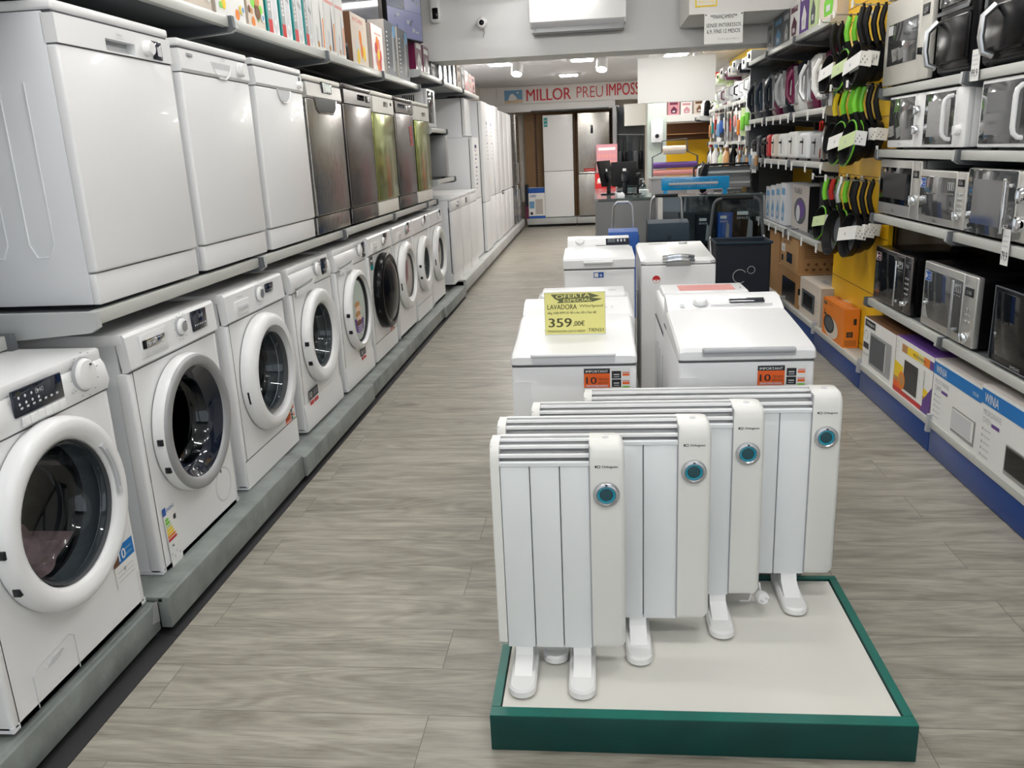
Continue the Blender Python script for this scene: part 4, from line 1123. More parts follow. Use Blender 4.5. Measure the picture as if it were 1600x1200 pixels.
        g = G(); g.box(-w/2+0.02, w/2-0.02, d-0.22, d-0.005, h-0.06, h-0.035, 'white', 0.012, 4)
        if kind == 'C':
            g.rect(FR_T, (0, 0, h-0.035), -0.11, d-0.20, 0.13, d-0.05, 'salmon', 0.001)
            g.text(FR_T, (0, 0, h-0.035), -0.07, d-0.13, 'OFERTA', 0.03, 'pink', 0.14, 0.002); g.rect(FR_T, (0, 0, h-0.035), 0.155, d-0.17, 0.159, d-0.13, 'ink', 0.001)
        else: g.disc(FR_T, (0, 0, h-0.035), 0.13, d-0.12, 0.02, 'print_light', 0.001)
        g.make('control_panel', t)
    return t
A = toploader(-0.076, 2.585, 0.40, 'top loading washer carrying the yellow offer sign', 'A', h=0.93)
B = toploader(0.466, 2.585, 0.42, 'wide top loading washer with grey lid handle and black display', 'B', h=0.965)
for T, x in ((A, 0.033), (B, 0.036)):
    g = G(); g.T = Matrix.Translation((x, -0.0015, 0.744)) @ Matrix.Rotation(0.0, 4, 'Y')
    st_orange(g, 0.148, 0.074); g.make('guarantee_sticker', T, smooth=False)
g = G()
for i in range(2):
    for j in range(3): g.rect(FR_L, (-0.2105, 0.12, 0.60), 0.0+0.022*i, 0.025*j, 0.018+0.022*i, 0.018+0.025*j, 'print_light', 0.002)
g.make('rating_plate', B)
toploader(-0.057, 3.26, 0.42, 'top loading washer half hidden behind the one with the yellow sign', 'F', h=0.913)
toploader(0.475, 3.26, 0.41, 'top loading washer with a red label on its rear panel', 'C', h=0.913)
toploader(0.455, 4.66, 0.41, 'top loading washer with chrome lid handle and round red sticker', 'D', h=0.975)
toploader(0.018, 4.55, 0.385, 'small top loading washer with black display, before the blue shopping trolley', 'E', h=0.965)
# offer sign
t = thing('offer_sign', 'yellow price sign reading LAVADORA 359,00, standing on a top loading washer', 'sign', (-0.176, 2.79, 0.886))
TT = Matrix.Rotation(-0.06, 4, 'X')
g = G(); g.T = TT; w, h = 0.206, 0.145
g.box(0, w, 0, 0.0015, 0.0, h, 'poster_yellow'); g.make('sheet', t)
g = G(); g.T = TT
for q in ([(0, 0, 0), (w, 0, 0), (w, 0, h), (0, 0, h)],): g.tube(q, 0.0016, 'print_light', 5, True)
g.box(0.01, w-0.01, 0.004, 0.05, 0.0, 0.003, 'glass'); g.make('holder', t)
g = G(); g.T = TT
g.poly(FR_F, O0, [(0.022, h*0.955), (0.155, h*0.97), (0.187, h*0.90), (0.16, h*0.86), (0.197, h*0.83), (0.165, h*0.765), (0.042, h*0.75), (0.05, h*0.80), (0.035, h*0.85)], 'ink_olive', 0.0006)
g.text(FR_F, O0, 0.04, h*0.855, 'OFERTA', h*0.085, 'poster_yellow', 0.115, 0.0012, 0.03, 0.04)
g.text(FR_F, O0, 0.065, h*0.768, 'ESPECIAL', h*0.07, 'poster_yellow', 0.095, 0.0012, 0.03, 0.03)
g.text(FR_F, O0, 0.010, h*0.60, 'LAVADORA', h*0.115, 'ink_brown', 0.10, 0.0006, 0.014)
g.text(FR_F, O0, 0.118, h*0.62, 'Whirlpool', h*0.085, 'ink_brown', 0.08, 0.0006, 0.0)
g.text(FR_F, O0, 0.010, h*0.475, '6Kg 1000 RPM Al: 90 x An: 40 x Fon: 60', h*0.07, 'ink_brown', 0.165, 0.0006, 0.01)
g.text(FR_F, O0, 0.013, h*0.18, '359', h*0.21, 'ink_brown', 0.078, 0.0006, 0.035)
g.text(FR_F, O0, 0.097, h*0.185, ',00€', h*0.14, 'ink_brown', 0.038, 0.0006, 0.02)
g.text(FR_F, O0, 0.008, h*0.05, '*FINANCIACIÓN 3,6,9,12 MESES*', h*0.065, 'ink_brown', 0.13, 0.0006, 0.01)
g.text(FR_F, O0, 0.147, h*0.065, 'TIEN21', h*0.075, 'ink_brown', 0.052, 0.0006, 0.02)
g.make('lettering', t)

# ---------------------------------------------------------------- shopping trolleys
def bag_trolley(x, y, label, bw, bd, bh, body, flap, hz, hw, rz=0.0, tilt=0.0):
    t = thing('shopping_trolley', label, 'shopping trolley', (x, y, 0), rz)
    g = G()
    g.prism([(-bw/2+0.02, 0.10), (bw/2-0.02, 0.10), (bw/2, bh*0.5), (bw/2-0.012, bh), (-bw/2+0.012, bh), (-bw/2, bh*0.5)], 'xz', 0.0, bd, body)
    g.make('bag', t)
    g = G()
    g.prism([(bd, bh+0.03), (bd*0.5, bh+0.04), (0.0, bh+0.02), (-0.012, bh-0.02), (-0.014, bh-0.12), (-0.004, bh-0.12), (0.0, bh-0.02), (0.02, bh+0.0), (bd, bh+0.01)], 'yz', -bw/2+0.01, bw/2-0.02, flap)
    g.lathe([(0.014, 0.0), (0.018, 0.004), (0.014, 0.006)], (0, -0.014, bh-0.09), '-y', 'dark', 16)
    g.make('flap', t)
    g = G(); yb = bd+0.02; r = 0.05
    P = [(-hw/2-0.03, yb, 0.06), (-hw/2-0.01, yb, bh), (-hw/2, yb, hz-r)]+[(-hw/2+r-r*math.cos(a), yb, hz-r+r*math.sin(a)) for a in (0.5, 1.0, PI/2)]+[(hw/2-r+r*math.sin(a), yb, hz-r+r*math.cos(a)) for a in (0, 0.55, 1.05)]+[(hw/2, yb, hz-r), (hw/2+0.01, yb, bh), (hw/2+0.03, yb, 0.06)]
    g.tube(P, 0.010, 'silver', 8); g.make('handle', t)
    g = G(); g.tube([(-hw/2+0.03, yb, hz), (hw/2-0.03, yb, hz)], 0.014, 'silver' if flap == 'blue' else 'dark', 8); g.make('grip', t)
    for s in (-1, 1):
        g = G(); g.lathe([(0.0, -0.012), (0.06, -0.012), (0.065, 0), (0.06, 0.012), (0, 0.012)], (s*(bw/2+0.005), yb, 0.065), 'x', 'rubber', 20); g.make('wheel', t)
    return t
bag_trolley(0.235, 6.95, 'bright blue shopping trolley with chrome handle', 0.27, 0.24, 0.80, 'blue', 'blue', 1.045, 0.16)
bag_trolley(0.60, 6.95, 'dark navy shopping trolley with flap and tall handle, beside the blue one', 0.36, 0.26, 0.86, 'navy', 'navy_flap', 1.085, 0.25)
t = thing('laundry_cart', 'folding cart with open black fabric basket and embroidered emblem', 'cart', (1.205, 6.95, 0))
g = G()
for (a0, a1, b0, b1) in ((-0.215, 0.215, 0, 0.004), (-0.215, 0.215, 0.33, 0.334), (-0.215, -0.211, 0.0, 0.33), (0.211, 0.215, 0.0, 0.33)):
    g.box(a0, a1, b0, b1, 0.14, 0.70, 'navy', 0.001)
g.box(-0.21, 0.21, 0.002, 0.33, 0.14, 0.15, 'navy')
g.prism([(-0.005, 0.15), (-0.012, 0.4), (-0.004, 0.68), (0, 0.68), (0, 0.15)], 'yz', -0.20, 0.20, 'navy')
g.make('basket', t)
g = G(); g.tube([(-0.222, -0.004, 0.70), (0.222, -0.004, 0.70), (0.222, 0.338, 0.70), (-0.222, 0.338, 0.70)], 0.012, 'navy_flap', 8, True); g.make('rim', t)
g = G()
g.tube([(-0.03+0.055*math.cos(a), -0.013, 0.43+0.055*math.sin(a)) for a in [0.6+0.3*k for k in range(17)]], 0.004, 'grey', 5)
g.tube([(0.06+0.03*math.cos(a), -0.013, 0.48+0.03*math.sin(a)) for a in [0.42*k for k in range(15)]], 0.003, 'grey', 5, True)
g.make('emblem', t)
g = G(); r = 0.07; hz = 1.035; yb = 0.40
P = [(-0.23, yb-0.03, 0.04), (-0.225, yb, 0.7), (-0.20, yb, hz-r)]+[(-0.20+r-r*math.cos(a), yb, hz-r+r*math.sin(a)) for a in (0.5, 1.0, PI/2)]+[(0.20-r+r*math.sin(a), yb, hz-r+r*math.cos(a)) for a in (0, 0.55, 1.05)]+[(0.20, yb, hz-r), (0.225, yb, 0.7), (0.23, yb-0.03, 0.04)]
g.tube(P, 0.013, 'grey_dark', 8); g.tube([(-0.225, 0.0, 0.03), (-0.225, 0.2, 0.4), (-0.225, 0.36, 0.72)], 0.008, 'silver', 6); g.tube([(0.225, 0.0, 0.03), (0.225, 0.2, 0.4), (0.225, 0.36, 0.72)], 0.008, 'silver', 6)
g.make('frame', t)
g = G(); g.tube([(-0.13, yb, hz), (0.13, yb, hz)], 0.018, 'dark', 8); g.make('grip', t)
for s in (-1, 1):
    g = G(); g.lathe([(0.0, -0.012), (0.055, -0.012), (0.06, 0), (0.055, 0.012), (0, 0.012)], (s*0.245, 0.38, 0.06), 'x', 'rubber', 20); g.make('wheel', t)
# ---------------------------------------------------------------- east gondola
XR = 1.60
def east_bay(y0, y1, nm, back, zs, base=0.165, hk=0, pans=False):
    t = thing('gondola_plinth', 'blue fronted base shelf of the bay %s' % nm, 'plinth', (0, 0, 0), 0, 'east base shelves')
    g = G(); g.box(XR+0.02, 2.10, y0+0.003, y1-0.003, base-0.02, base, 'plinth_light'); g.box(XR-0.012, XR+0.022, y0+0.003, y1-0.003, base-0.034, base+0.004, 'rail', 0.004); g.make('deck', t)
    g = G(); g.box(XR-0.006, XR+0.014, y0+0.004, y1-0.004, 0.004, base-0.036, 'blue_kick', 0.002); g.make('kickplate', t)
    g = G(); g.prism([(XR-0.026, base-0.055), (XR-0.022, base+0.03), (XR+0.02, base+0.035), (XR+0.02, base-0.06)], 'xz', y1-0.012, y1+0.014, 'print_grey'); g.make('bracket', t)
    t = thing('shelving_back', '%s back panel of the bay %s' % ('yellow' if back == 'yellow_panel' else 'dark', nm), 'shelving panel', (0, 0, 0), 0, 'east back panels')  # plain panel closing the back of the bay
    g = G()
    xb = 1.70 if pans else 2.10
    zt = 2.72 if y1 < 7.3 else 2.36 if y1 > 8.5 else 2.52
    g.box(xb, xb+0.025, y0+0.002, y1-0.002, base+0.002 if pans else 0.0, zt, back)
    if back == 'yellow_panel':
        for k in range(7 if zt > 2.6 else 6): g.box(xb-0.0015, xb+0.0015, y0+0.01, y1-0.01, 0.35*k+0.2, 0.35*k+0.204, 'brown')
    g.make('panel', t)
    g = G(); g.box(2.06, 2.10, y1-0.03, y1-0.003, base+0.01, zt, 'grey_dark'); g.make('upright', t)
    for z, lab in zs:
        shelf_board('shelf', 'grey steel shelf %s' % lab, y0, y1, z, 2.058, XR, 'east shelves', hooks=hk if z < 2.2 else 0)
MWZ = [(0.57, 'under the big steel microwave'), (1.06, 'under the three mirror microwaves'), (1.415, 'under the white microwaves'), (1.74, 'under the built-in microwave')]
east_bay(3.97, 5.07, 'with the striped and plain microwave cartons', 'black_matte', [(z, l+', far half') for z, l in MWZ])
east_bay(2.87, 3.97, 'with the blue banded cartons', 'black_matte', [(z, l+', near half') for z, l in MWZ])
east_bay(1.77, 2.87, 'just outside the view', 'black_matte', [])
east_bay(5.07, 6.17, 'with the hanging frying pans', 'yellow_panel', [], pans=True)
FZ = [(2.275, 'under the boxed small appliances'), (1.70, 'under the steam irons'), (1.325, 'under the toasters'), (0.765, 'under the boxed grill')]
east_bay(6.17, 7.27, 'with the steam irons, near half', 'yellow_panel', [(z, l+', near half') for z, l in FZ], hk=3)
east_bay(7.27, 8.37, 'with the steam irons, middle', 'black_matte', [(z, l+', middle part') for z, l in FZ], hk=4)
east_bay(8.37, 9.35, 'with the steam irons, far half', 'yellow_panel', [(z, l+', far part') for z, l in FZ], hk=3)
g = G(); g.box(1.63, 2.10, 9.35, 9.37, 0.17, 2.3, 'shelf_dark'); tag(g.make('end_panel'), 'dark side panel at the end of the steam iron bay', 'shelving panel')

def microwave(y, z, w, h, label, st, x=XR+0.015, rz=RIGHT, grp='microwaves on the east shelves'):
    t = thing('microwave', label, 'microwave', (x, y, z+0.001), rz, grp)
    d = 0.36; fm = st.get('front', 'mw_steel'); bm_ = st.get('body', 'black'); b0 = 0.014
    cw = st.get('cw', 0.12)
    g = G(); g.box(-w/2+0.003, w/2-0.003, 0.022, d, b0, h, bm_, 0.006)
    for k in range(6): g.box(-w/2+0.0015, -w/2+0.004, 0.12+0.02*k, 0.13+0.02*k, h*0.55, h*0.85, 'dark')
    for sx in (-1, 1):
        for yy in (0.05, d-0.05): g.cyl((sx*(w/2-0.05), yy, 0), 'z', 0.015, 0.016, 'rubber', 10)
    g.make('body', t)
    xc = w/2-cw
    g = G(); g.box(xc+0.001, w/2, 0.0, 0.03, b0, h, st.get('panel', fm), st.get('rad', 0.006), 3); g.make('control_panel', t)
    g = G(); g.box(-w/2, xc-0.001, -0.002, 0.03, b0, h, fm, st.get('rad', 0.006), 3)
    dd = g.make('door', t)
    fr = st.get('frame', (0.02, 0.035, 0.012, 0.02))   # l, b, r, t
    g = G(); g.box(-w/2+fr[0], xc-fr[2], -0.0045, 0.0, b0+fr[1], h-fr[3], st.get('glass', 'mw_glass'), 0.002)
    O = (0, -0.0045, 0); a0, a1, c0, c1 = -w/2+fr[0], xc-fr[2], b0+fr[1], h-fr[3]
    if st.get('window', True): g.poly(FR_F, O, [(a0+(a1-a0)*0.12, c0+(c1-c0)*0.15), (a0+(a1-a0)*0.88, c0+(c1-c0)*0.15), (a0+(a1-a0)*0.88, c1-(c1-c0)*0.15), (a0+(a1-a0)*0.12, c1-(c1-c0)*0.15)], st.get('wm', 'mw_mirror'), 0.0006)
    g.make('door_window', dd)
    if st.get('stick'):
        g = G(); sm = st['stick']
        g.rect(FR_F, O, a0+0.008, c1-0.055, a0+0.075, c1-0.008, sm, 0.0012); g.tube([(a0+0.009, -0.006, c1-0.054), (a0+0.074, -0.006, c1-0.054), (a0+0.074, -0.006, c1-0.009), (a0+0.009, -0.006, c1-0.009)], 0.0008, 'paper', 4, True)
        g.poly(FR_F, O, [(a0+0.014, c1-0.048), (a0+0.034, c1-0.032), (a0+0.014, c1-0.014)], 'paper', 0.0016)
        g.text(FR_F, O, a0+0.040, c1-0.030, 'Grill', 0.008, 'paper', 0.028, 0.0018, 0.02); g.text(FR_F, O, a0+0.040, c1-0.044, 'Inox', 0.008, 'paper', 0.026, 0.0018, 0.02)
        for k in range(3):
            aa = a1-0.075+0.024*k
            g.tube([(aa, -0.006, c1-0.055), (aa+0.016, -0.006, c1-0.055), (aa+0.016, -0.006, c1-0.02), (aa, -0.006, c1-0.02)], 0.0012, 'print_light', 4, True)
            g.rect(FR_F, O, aa+0.002, c1-0.072, aa+0.014, c1-0.068, 'print_grey', 0.0012)
        g.make('sticker', dd)
    if st.get('handle'):
        hk, m = st['handle']; xx = xc-0.022 if hk != 'bow' else xc-0.024
        g = G()
        if hk == 'bar':
            g.box(xx-0.009, xx+0.009, -0.042, -0.032, b0+0.03, h-0.03, m, 0.004, 3)
            g.box(xx-0.006, xx+0.006, -0.034, 0.0, b0+0.05, b0+0.065, m, 0.002); g.box(xx-0.006, xx+0.006, -0.034, 0.0, h-0.065, h-0.05, m, 0.002)
        else:
            zz0, zz1 = b0+0.035, h-0.035
            g.tube([(xx, -0.002, zz0), (xx-0.003, -0.022, zz0+0.004), (xx-0.005, -0.036, zz0+0.018), (xx-0.006, -0.04, zz0+0.04), (xx-0.006, -0.04, zz1-0.04), (xx-0.005, -0.036, zz1-0.018), (xx-0.003, -0.022, zz1-0.004), (xx, -0.002, zz1)], 0.010, m, 8)
        g.make('handle', dd)
    O = (0, -0.0006, 0); xm = (xc+w/2)/2
    kz = st.get('knobs', [])
    for z_ in kz:
        g = G(); r = st.get('kr', 0.022)
        g.lathe([(r, 0), (r*0.96, 0.016), (r*0.8, 0.022), (0, 0.023)], (xm, 0, z_*h), '-y', st.get('km', 'chrome'), 24)
        g.box(xm-0.004, xm+0.004, -0.03, -0.004, z_*h-r*0.9, z_*h+r*0.9, st.get('km', 'chrome'), 0.002)
        g.make('knob', t)
    if st.get('disp'):
        g = G(); c = st['disp']; g.box(xm-cw*0.32, xm+cw*0.32, -0.003, 0.002, h*c, h*(c+0.12), 'dark', 0.002); g.text(FR_F, (0, -0.003, 0), xm, h*(c+0.03), '12:00', h*0.05, 'print_grey', cw*0.4, 0.0008, 0, 0, 'C'); g.make('display', t)
    if st.get('buttons'):
        g = G()
        for i in range(st['buttons']):
            for j in range(2): g.box(xm-0.024+0.03*j, xm-0.006+0.03*j, -0.004, 0.001, h*(0.36+0.085*i), h*(0.36+0.085*i)+0.010, st.get('bm', 'silver'), 0.002)
        g.make('button_pad', t)
    if st.get('brand'):
        g = G(); g.text(FR_F, (0, -0.0025, 0), (a0+a1)/2, b0+fr[1]*0.3, st['brand'], min(0.012, fr[1]*0.4), st.get('bc', 'ink'), None, 0.001, 0.01, 0, 'C'); g.make('brand_mark', dd)
    if st.get('outline'):
        g = G(); q = 0.004
        g.tube([(-w/2+q, -0.003, b0+q), (w/2-q, -0.003, b0+q), (w/2-q, -0.003, h-q), (-w/2+q, -0.003, h-q)], 0.0035, st['outline'], 5, True); g.make('front_trim', t)
    return t
# lowest microwave shelf
microwave(4.715, 0.57, 0.56, 0.315, 'dark grey steel microwave with slim bar handle, above the white boxed one', dict(front='steel_dark', stick='burgundy', glass='door_glass', window=False, cw=0.10, handle=('bar', 'chrome'), knobs=[0.22], kr=0.014, buttons=4, frame=(0.022, 0.04, 0.004, 0.02), disp=0.78))
microwave(3.97, 0.57, 0.58, 0.325, 'large silver microwave with wide bar handle and blue sticker', dict(stick='blue', glass='mw_glass', window=False, cw=0.13, handle=('bar', 'silver'), knobs=[0.16], kr=0.024, frame=(0.022, 0.04, 0.004, 0.035), disp=0.72, buttons=3, brand='TEKA', bc='print_grey', panel='mw_steel'))
microwave(3.23, 0.57, 0.56, 0.325, 'plain black microwave beside the large silver one', dict(front='black', glass='door_glass', window=False, panel='black', cw=0.12, brand='SAMSUNG', bc='print_grey', outline='grey_dark'))
# second shelf
microwave(4.725, 1.06, 0.60, 0.305, 'steel microwave with single knob, above the dark grey one', dict(glass='door_glass', wm='black', cw=0.115, knobs=[0.36], kr=0.026, frame=(0.014, 0.06, 0.004, 0.04), disp=0.72, brand='TEKA', panel='mw_steel', body='silver_paint'))
microwave(4.15, 1.06, 0.52, 0.265, 'silver framed mirror microwave with button column and blue sticker', dict(stick='blue', glass='mw_mirror', window=False, cw=0.10, knobs=[0.28], kr=0.018, buttons=4, frame=(0.004, 0.035, 0.004, 0.03), disp=0.76, brand='TEKA', panel='steel_light'))
microwave(3.60, 1.06, 0.56, 0.285, 'grey glass microwave with two chrome knobs and slim bar handle', dict(front='steel_light', glass='mw_glass', wm='mw_mirror', cw=0.115, knobs=[0.30, 0.68], kr=0.032, handle=('bar', 'chrome'), frame=(0.02, 0.004, 0.004, 0.004), panel='steel_light', rad=0.012))
microwave(3.02, 1.06, 0.54, 0.285, 'black microwave at the end of the middle shelf, mostly cut off by the view', dict(front='black', glass='door_glass', panel='black'))
# white microwaves
microwave(4.705, 1.415, 0.485, 0.275, 'white microwave with two knobs, first of the white ones from the pans', dict(front='white', body='white', glass='mw_mirror', window=False, panel='white', cw=0.11, knobs=[0.36, 0.70], kr=0.024, km='chrome', frame=(0.010, 0.038, 0.004, 0.012), brand='TEKA', bc='print_grey'))
microwave(4.205, 1.415, 0.485, 0.275, 'white microwave with bow handle, middle of the white ones', dict(front='white', body='white', glass='mw_mirror', wm='mw_glass', panel='white', cw=0.12, knobs=[0.32], kr=0.022, km='white_plastic', frame=(0.014, 0.014, 0.004, 0.014), handle=('bow', 'white')))
mw3 = microwave(3.56, 1.415, 0.53, 0.28, 'larger white microwave with bow handle, farthest of the white ones from the pans', dict(front='white', body='white', glass='mw_mirror', wm='mw_glass', panel='white', cw=0.12, knobs=[0.35], kr=0.022, km='white_plastic', frame=(0.014, 0.014, 0.004, 0.014), handle=('bow', 'white')))
# top shelf: built-in microwave and fryers
microwave(4.785, 1.74, 0.645, 0.44, 'tall built-in steel microwave on the top shelf', dict(front='champagne', body='black', glass='mw_mirror', stick='print_light', window=False, cw=0.135, frame=(0.06, 0.10, 0.02, 0.115), disp=0.70, knobs=[0.33], kr=0.018, km='dark', buttons=0, panel='champagne'))
microwave(4.80, 2.18, 0.62, 0.30, 'upper built-in microwave resting on the lower one', dict(front='champagne', body='champagne', glass='door_glass', window=False, cw=0.13, frame=(0.05, 0.05, 0.01, 0.05), panel='champagne'))
def air_fryer(y, w, h, label, st):
    t = thing('air_fryer', label, 'air fryer', (XR+0.02, y, 1.741), RIGHT, 'black fryers on the top shelf')
    d = 0.34
    g = G(); g.box(-w/2, w/2, 0.01, d, 0.012, h, 'black', 0.035, 4)
    for sx in (-1, 1): g.cyl((sx*(w/2-0.05), 0.06, 0), 'z', 0.015, 0.02, 'rubber', 10)
    g.make('body', t)
    g = G(); g.box(-w/2+0.03, w/2-0.03, -0.004, 0.02, 0.06, h*0.62, 'black', 0.012, 3)
    dr = g.make('basket_drawer', t)
    g = G()
    if st == 'chrome':
        g.prism([(-w/2-0.0, h*0.66), (w/2-0.05, h*0.66), (w/2-0.01, h*0.78), (w/2-0.01, h*0.95), (w/2-0.03, h*0.95), (w/2-0.035, h*0.80), (w/2-0.07, h*0.70), (-w/2, h*0.70)], 'xz', 0.0, 0.014, 'chrome')
        g.box(-w/2+0.02, w/2-0.10, 0.0, 0.015, h*0.74, h*0.92, 'mw_mirror', 0.006)
    else: g.box(-w/2+0.03, -w/2+0.035, 0.0, 0.012, h*0.2, h*0.9, 'grey')
    g.make('display', t)
    g = G()
    hx = -w/2+0.04 if st == 'chrome' else -0.06
    g.tube([(hx, -0.002, h*0.12), (hx-0.002, -0.04, h*0.16), (hx-0.004, -0.052, h*0.3), (hx, -0.05, h*0.5), (hx+0.01, -0.01, h*0.6)], 0.014, 'silver', 10)
    g.make('handle', dr)
air_fryer(4.21, 0.40, 0.42, 'black air fryer with chrome framed display on the top shelf', 'chrome')
air_fryer(3.72, 0.42, 0.40, 'black air fryer with long silver handle at the near end of the top shelf', 'plain')
air_fryer(3.20, 0.40, 0.40, 'third black air fryer, mostly beyond the picture edge', 'plain')
# price tickets
def ticket(x, y, z, w, h, label, s, rz=RIGHT, tilt=0.0):
    t = thing('price_ticket', label, 'price ticket', (x, y, z), rz)
    g = G(); g.box(-w/2, w/2, -0.001, 0.0005, 0, h, 'paper'); g.make('card', t)
    g = G(); g.text(FR_F, (0, -0.001, 0), -w*0.42, h*0.1, s, h*0.28, 'ink', w*0.8, 0.0006, 0.02)
    for k in range(3): g.rect(FR_F, (0, -0.001, 0), -w*0.4, h*(0.5+0.14*k), w*0.35, h*(0.55+0.14*k), 'print_light')
    g.make('print', t)
ticket(XR-0.006, 3.87, 1.70, 0.075, 0.125, 'white price ticket reading 99 on the top shelf edge', '99,9')
ticket(XR-0.006, 3.43, 0.985, 0.06, 0.14, 'white price ticket on the shelf edge under the two knob microwave', '79,9')
ticket(XR-0.004, 5.06, 1.37, 0.04, 0.07, 'small white price ticket by the first white microwave', '59,9')

# ---------------------------------------------------------------- cartons
def carton(name, label, x, y0, y1, z, h, depth, face, side, top, group, art=None, sideart=None):
    "x = aisle face, y0 near end, y1 far end; local frame: front faces the aisle"
    w = y1-y0
    t = thing(name, label, 'box', (x, (y0+y1)/2, z+0.0008), RIGHT, group)
    g = G()
    g.box(-w/2, w/2, 0.001, depth, 0, h, side)
    g.rect(FR_F, (0, 0.001, 0), -w/2, 0, w/2, h, face, 0.0006)
    g.rect(FR_T, (0, 0, h), -w/2, 0.001, w/2, depth, top, 0.0005)
    g.rect(FR_T, (0, 0, h), -w/2, depth*0.48, w/2, depth*0.50, 'print_light', 0.0008)
    g.make('carton', t)
    if art:
        g = G(); art(g, w, h); g.make('front_print', t, smooth=False)
    if sideart:
        g = G(); sideart(g, w, h, depth); g.make('side_print', t, smooth=False)
    return t
def oven_icon(g, a0, c0, w, h, m, gl, O=O0, off=0.0012, knobs=True):
    g.rect(FR_F, O, a0, c0, a0+w, c0+h, m, off); g.rect(FR_F, O, a0+w*0.04, c0+h*0.08, a0+w*0.72, c0+h*0.92, gl, off+0.0006)
    g.rect(FR_F, O, a0+w*0.735, c0+h*0.1, a0+w*0.765, c0+h*0.9, 'paper', off+0.0009)
    if knobs:
        for k in (0.3, 0.65): g.disc(FR_F, O, a0+w*0.88, c0+h*k, w*0.05, 'silver_paint', off+0.0009)
def art_orb(g, w, h):
    g.rect(FR_F, O0, -w/2+0.02, h*0.83, -w/2+0.20, h*0.97, 'ink', 0.0012); g.text(FR_F, O0, -w/2+0.05, h*0.865, 'Orbegozo', h*0.07, 'paper', 0.135, 0.002, 0.02)
    g.box(-w/2+0.027, -w/2+0.042, -0.0004, 0, h*0.87, h*0.93, 'paper')
    g.tube([(-w/2+0.05+0.028*math.cos(0.5*k), -0.001, h*0.66+0.028*math.sin(0.5*k)) for k in range(13)], 0.0012, 'print_grey', 4, True)
    for k in range(3): g.rect(FR_F, O0, -w/2+0.012+0.033*k, h*0.38, -w/2+0.040+0.033*k, h*0.50, 'ink', 0.0012)
    g.text(FR_F, O0, -w/2+0.02, h*0.24, '20 L  700 W', h*0.05, 'print_grey', 0.09, 0.0012)
    oven_icon(g, -w/2+0.125, h*0.1, 0.36, h*0.66, 'grey', 'grey_dark')
def art_lum(g, w, h):
    for k, (m, a) in enumerate((('red', 0.10), ('orange_sticker', 0.20), ('tan', 0.30), ('yellow', 0.38))):
        g.poly(FR_F, O0, [(-w/2, h*(a-0.10)), (w/2, h*(a-0.10)), (w/2, h*a), (-w/2, h*(a+0.06*k))], m, 0.0010+0.0001*k)
    g.poly(FR_F, O0, [(w/2-0.12, 0), (w/2, 0), (w/2, h*0.5), (w/2-0.10, h*0.2)], 'violet', 0.0016)
    for k, m in enumerate(('tan', 'yellow', 'yellow', 'poster_yellow', 'orange_box', 'violet')): g.rect(FR_F, O0, -w/2+0.09+0.075*k, h*0.78, -w/2+0.09+0.075*(k+1), h*0.92, m, 0.0013)
    g.text(FR_F, O0, -w/2+0.25, h*0.82, 'MICROONDAS', h*0.05, 'burgundy', 0.16, 0.002)
    for k, ch in enumerate('LIFEA'): g.text(FR_F, O0, -w/2+0.02, h*(0.52+0.09*k), ch, 0.016, 'print_grey', None, 0.0012)
    oven_icon(g, -w/2+0.13, h*0.10, 0.28, h*0.62, 'paper', 'dark', off=0.002, knobs=False)
    g.disc(FR_F, O0, -w/2+0.12, h*0.27, 0.048, 'orange_box', 0.0032); g.disc(FR_F, O0, -w/2+0.125, h*0.28, 0.03, 'tan', 0.0036)
def art_winia(ov):
    def f(g, w, h):
        g.rect(FR_F, O0, -w/2, h*0.77, w/2, h*0.96, 'winia_blue', 0.0012); g.text(FR_F, O0, -w/2+0.03, h*0.80, 'WINIA', h*0.12, 'paper', 0.12, 0.0018, 0.010)
        g.text(FR_F, O0, w/2-0.09, h*0.82, 'YOUR', h*0.05, 'paper', 0.06, 0.0018)
        g.text(FR_F, O0, -w/2+0.03, h*0.64, 'MICROWAVE', h*0.075, 'print_grey', 0.155, 0.0012, -0.01); g.text(FR_F, O0, -w/2+0.03, h*0.535, 'OVEN', h*0.075, 'print_grey', 0.072, 0.0012, -0.01)
        g.rect(FR_F, O0, -w/2+0.108, h*0.535, -w/2+0.175, h*0.58, 'violet', 0.0012)
        for k in range(5):
            g.disc(FR_F, O0, -w/2+0.038, h*(0.45-0.085*k), 0.006, 'print_grey', 0.0012); g.rect(FR_F, O0, -w/2+0.052, h*(0.44-0.085*k), -w/2+0.11, h*(0.46-0.085*k), 'print_light', 0.0012)
        a0 = -w/2+0.24
        g.rect(FR_F, O0, a0, h*0.09, a0+0.235, h*0.46, 'silver_paint' if ov == 1 else 'silver', 0.0012); g.rect(FR_F, O0, a0+0.006, h*0.135, a0+0.222, h*0.44, 'paper' if ov == 1 else 'steel_dark', 0.0018)
        g.rect(FR_F, O0, a0+0.012, h*0.15, a0+0.20, h*0.42, 'print_light' if ov == 1 else 'door_glass', 0.0024)
    return f
def art_whiteoven(g, w, h):
    g.rect(FR_F, O0, -w/2+0.07, h*0.22, w/2-0.16, h*0.72, 'grey_dark', 0.0012); g.rect(FR_F, O0, -w/2+0.12, h*0.30, w/2-0.22, h*0.64, 'dark', 0.0018)
    g.text(FR_F, O0, w/2-0.14, h*0.86, 'JATA', h*0.05, 'print_grey', 0.07, 0.0012)
    for k in range(3): g.rect(FR_F, O0, w/2-0.12, h*(0.35+0.12*k), w/2-0.08, h*(0.37+0.12*k), 'print_grey', 0.0012)
    g.rect(FR_F, O0, w/2-0.16, h*0.05, w/2-0.05, h*0.10, 'print_grey', 0.0012)
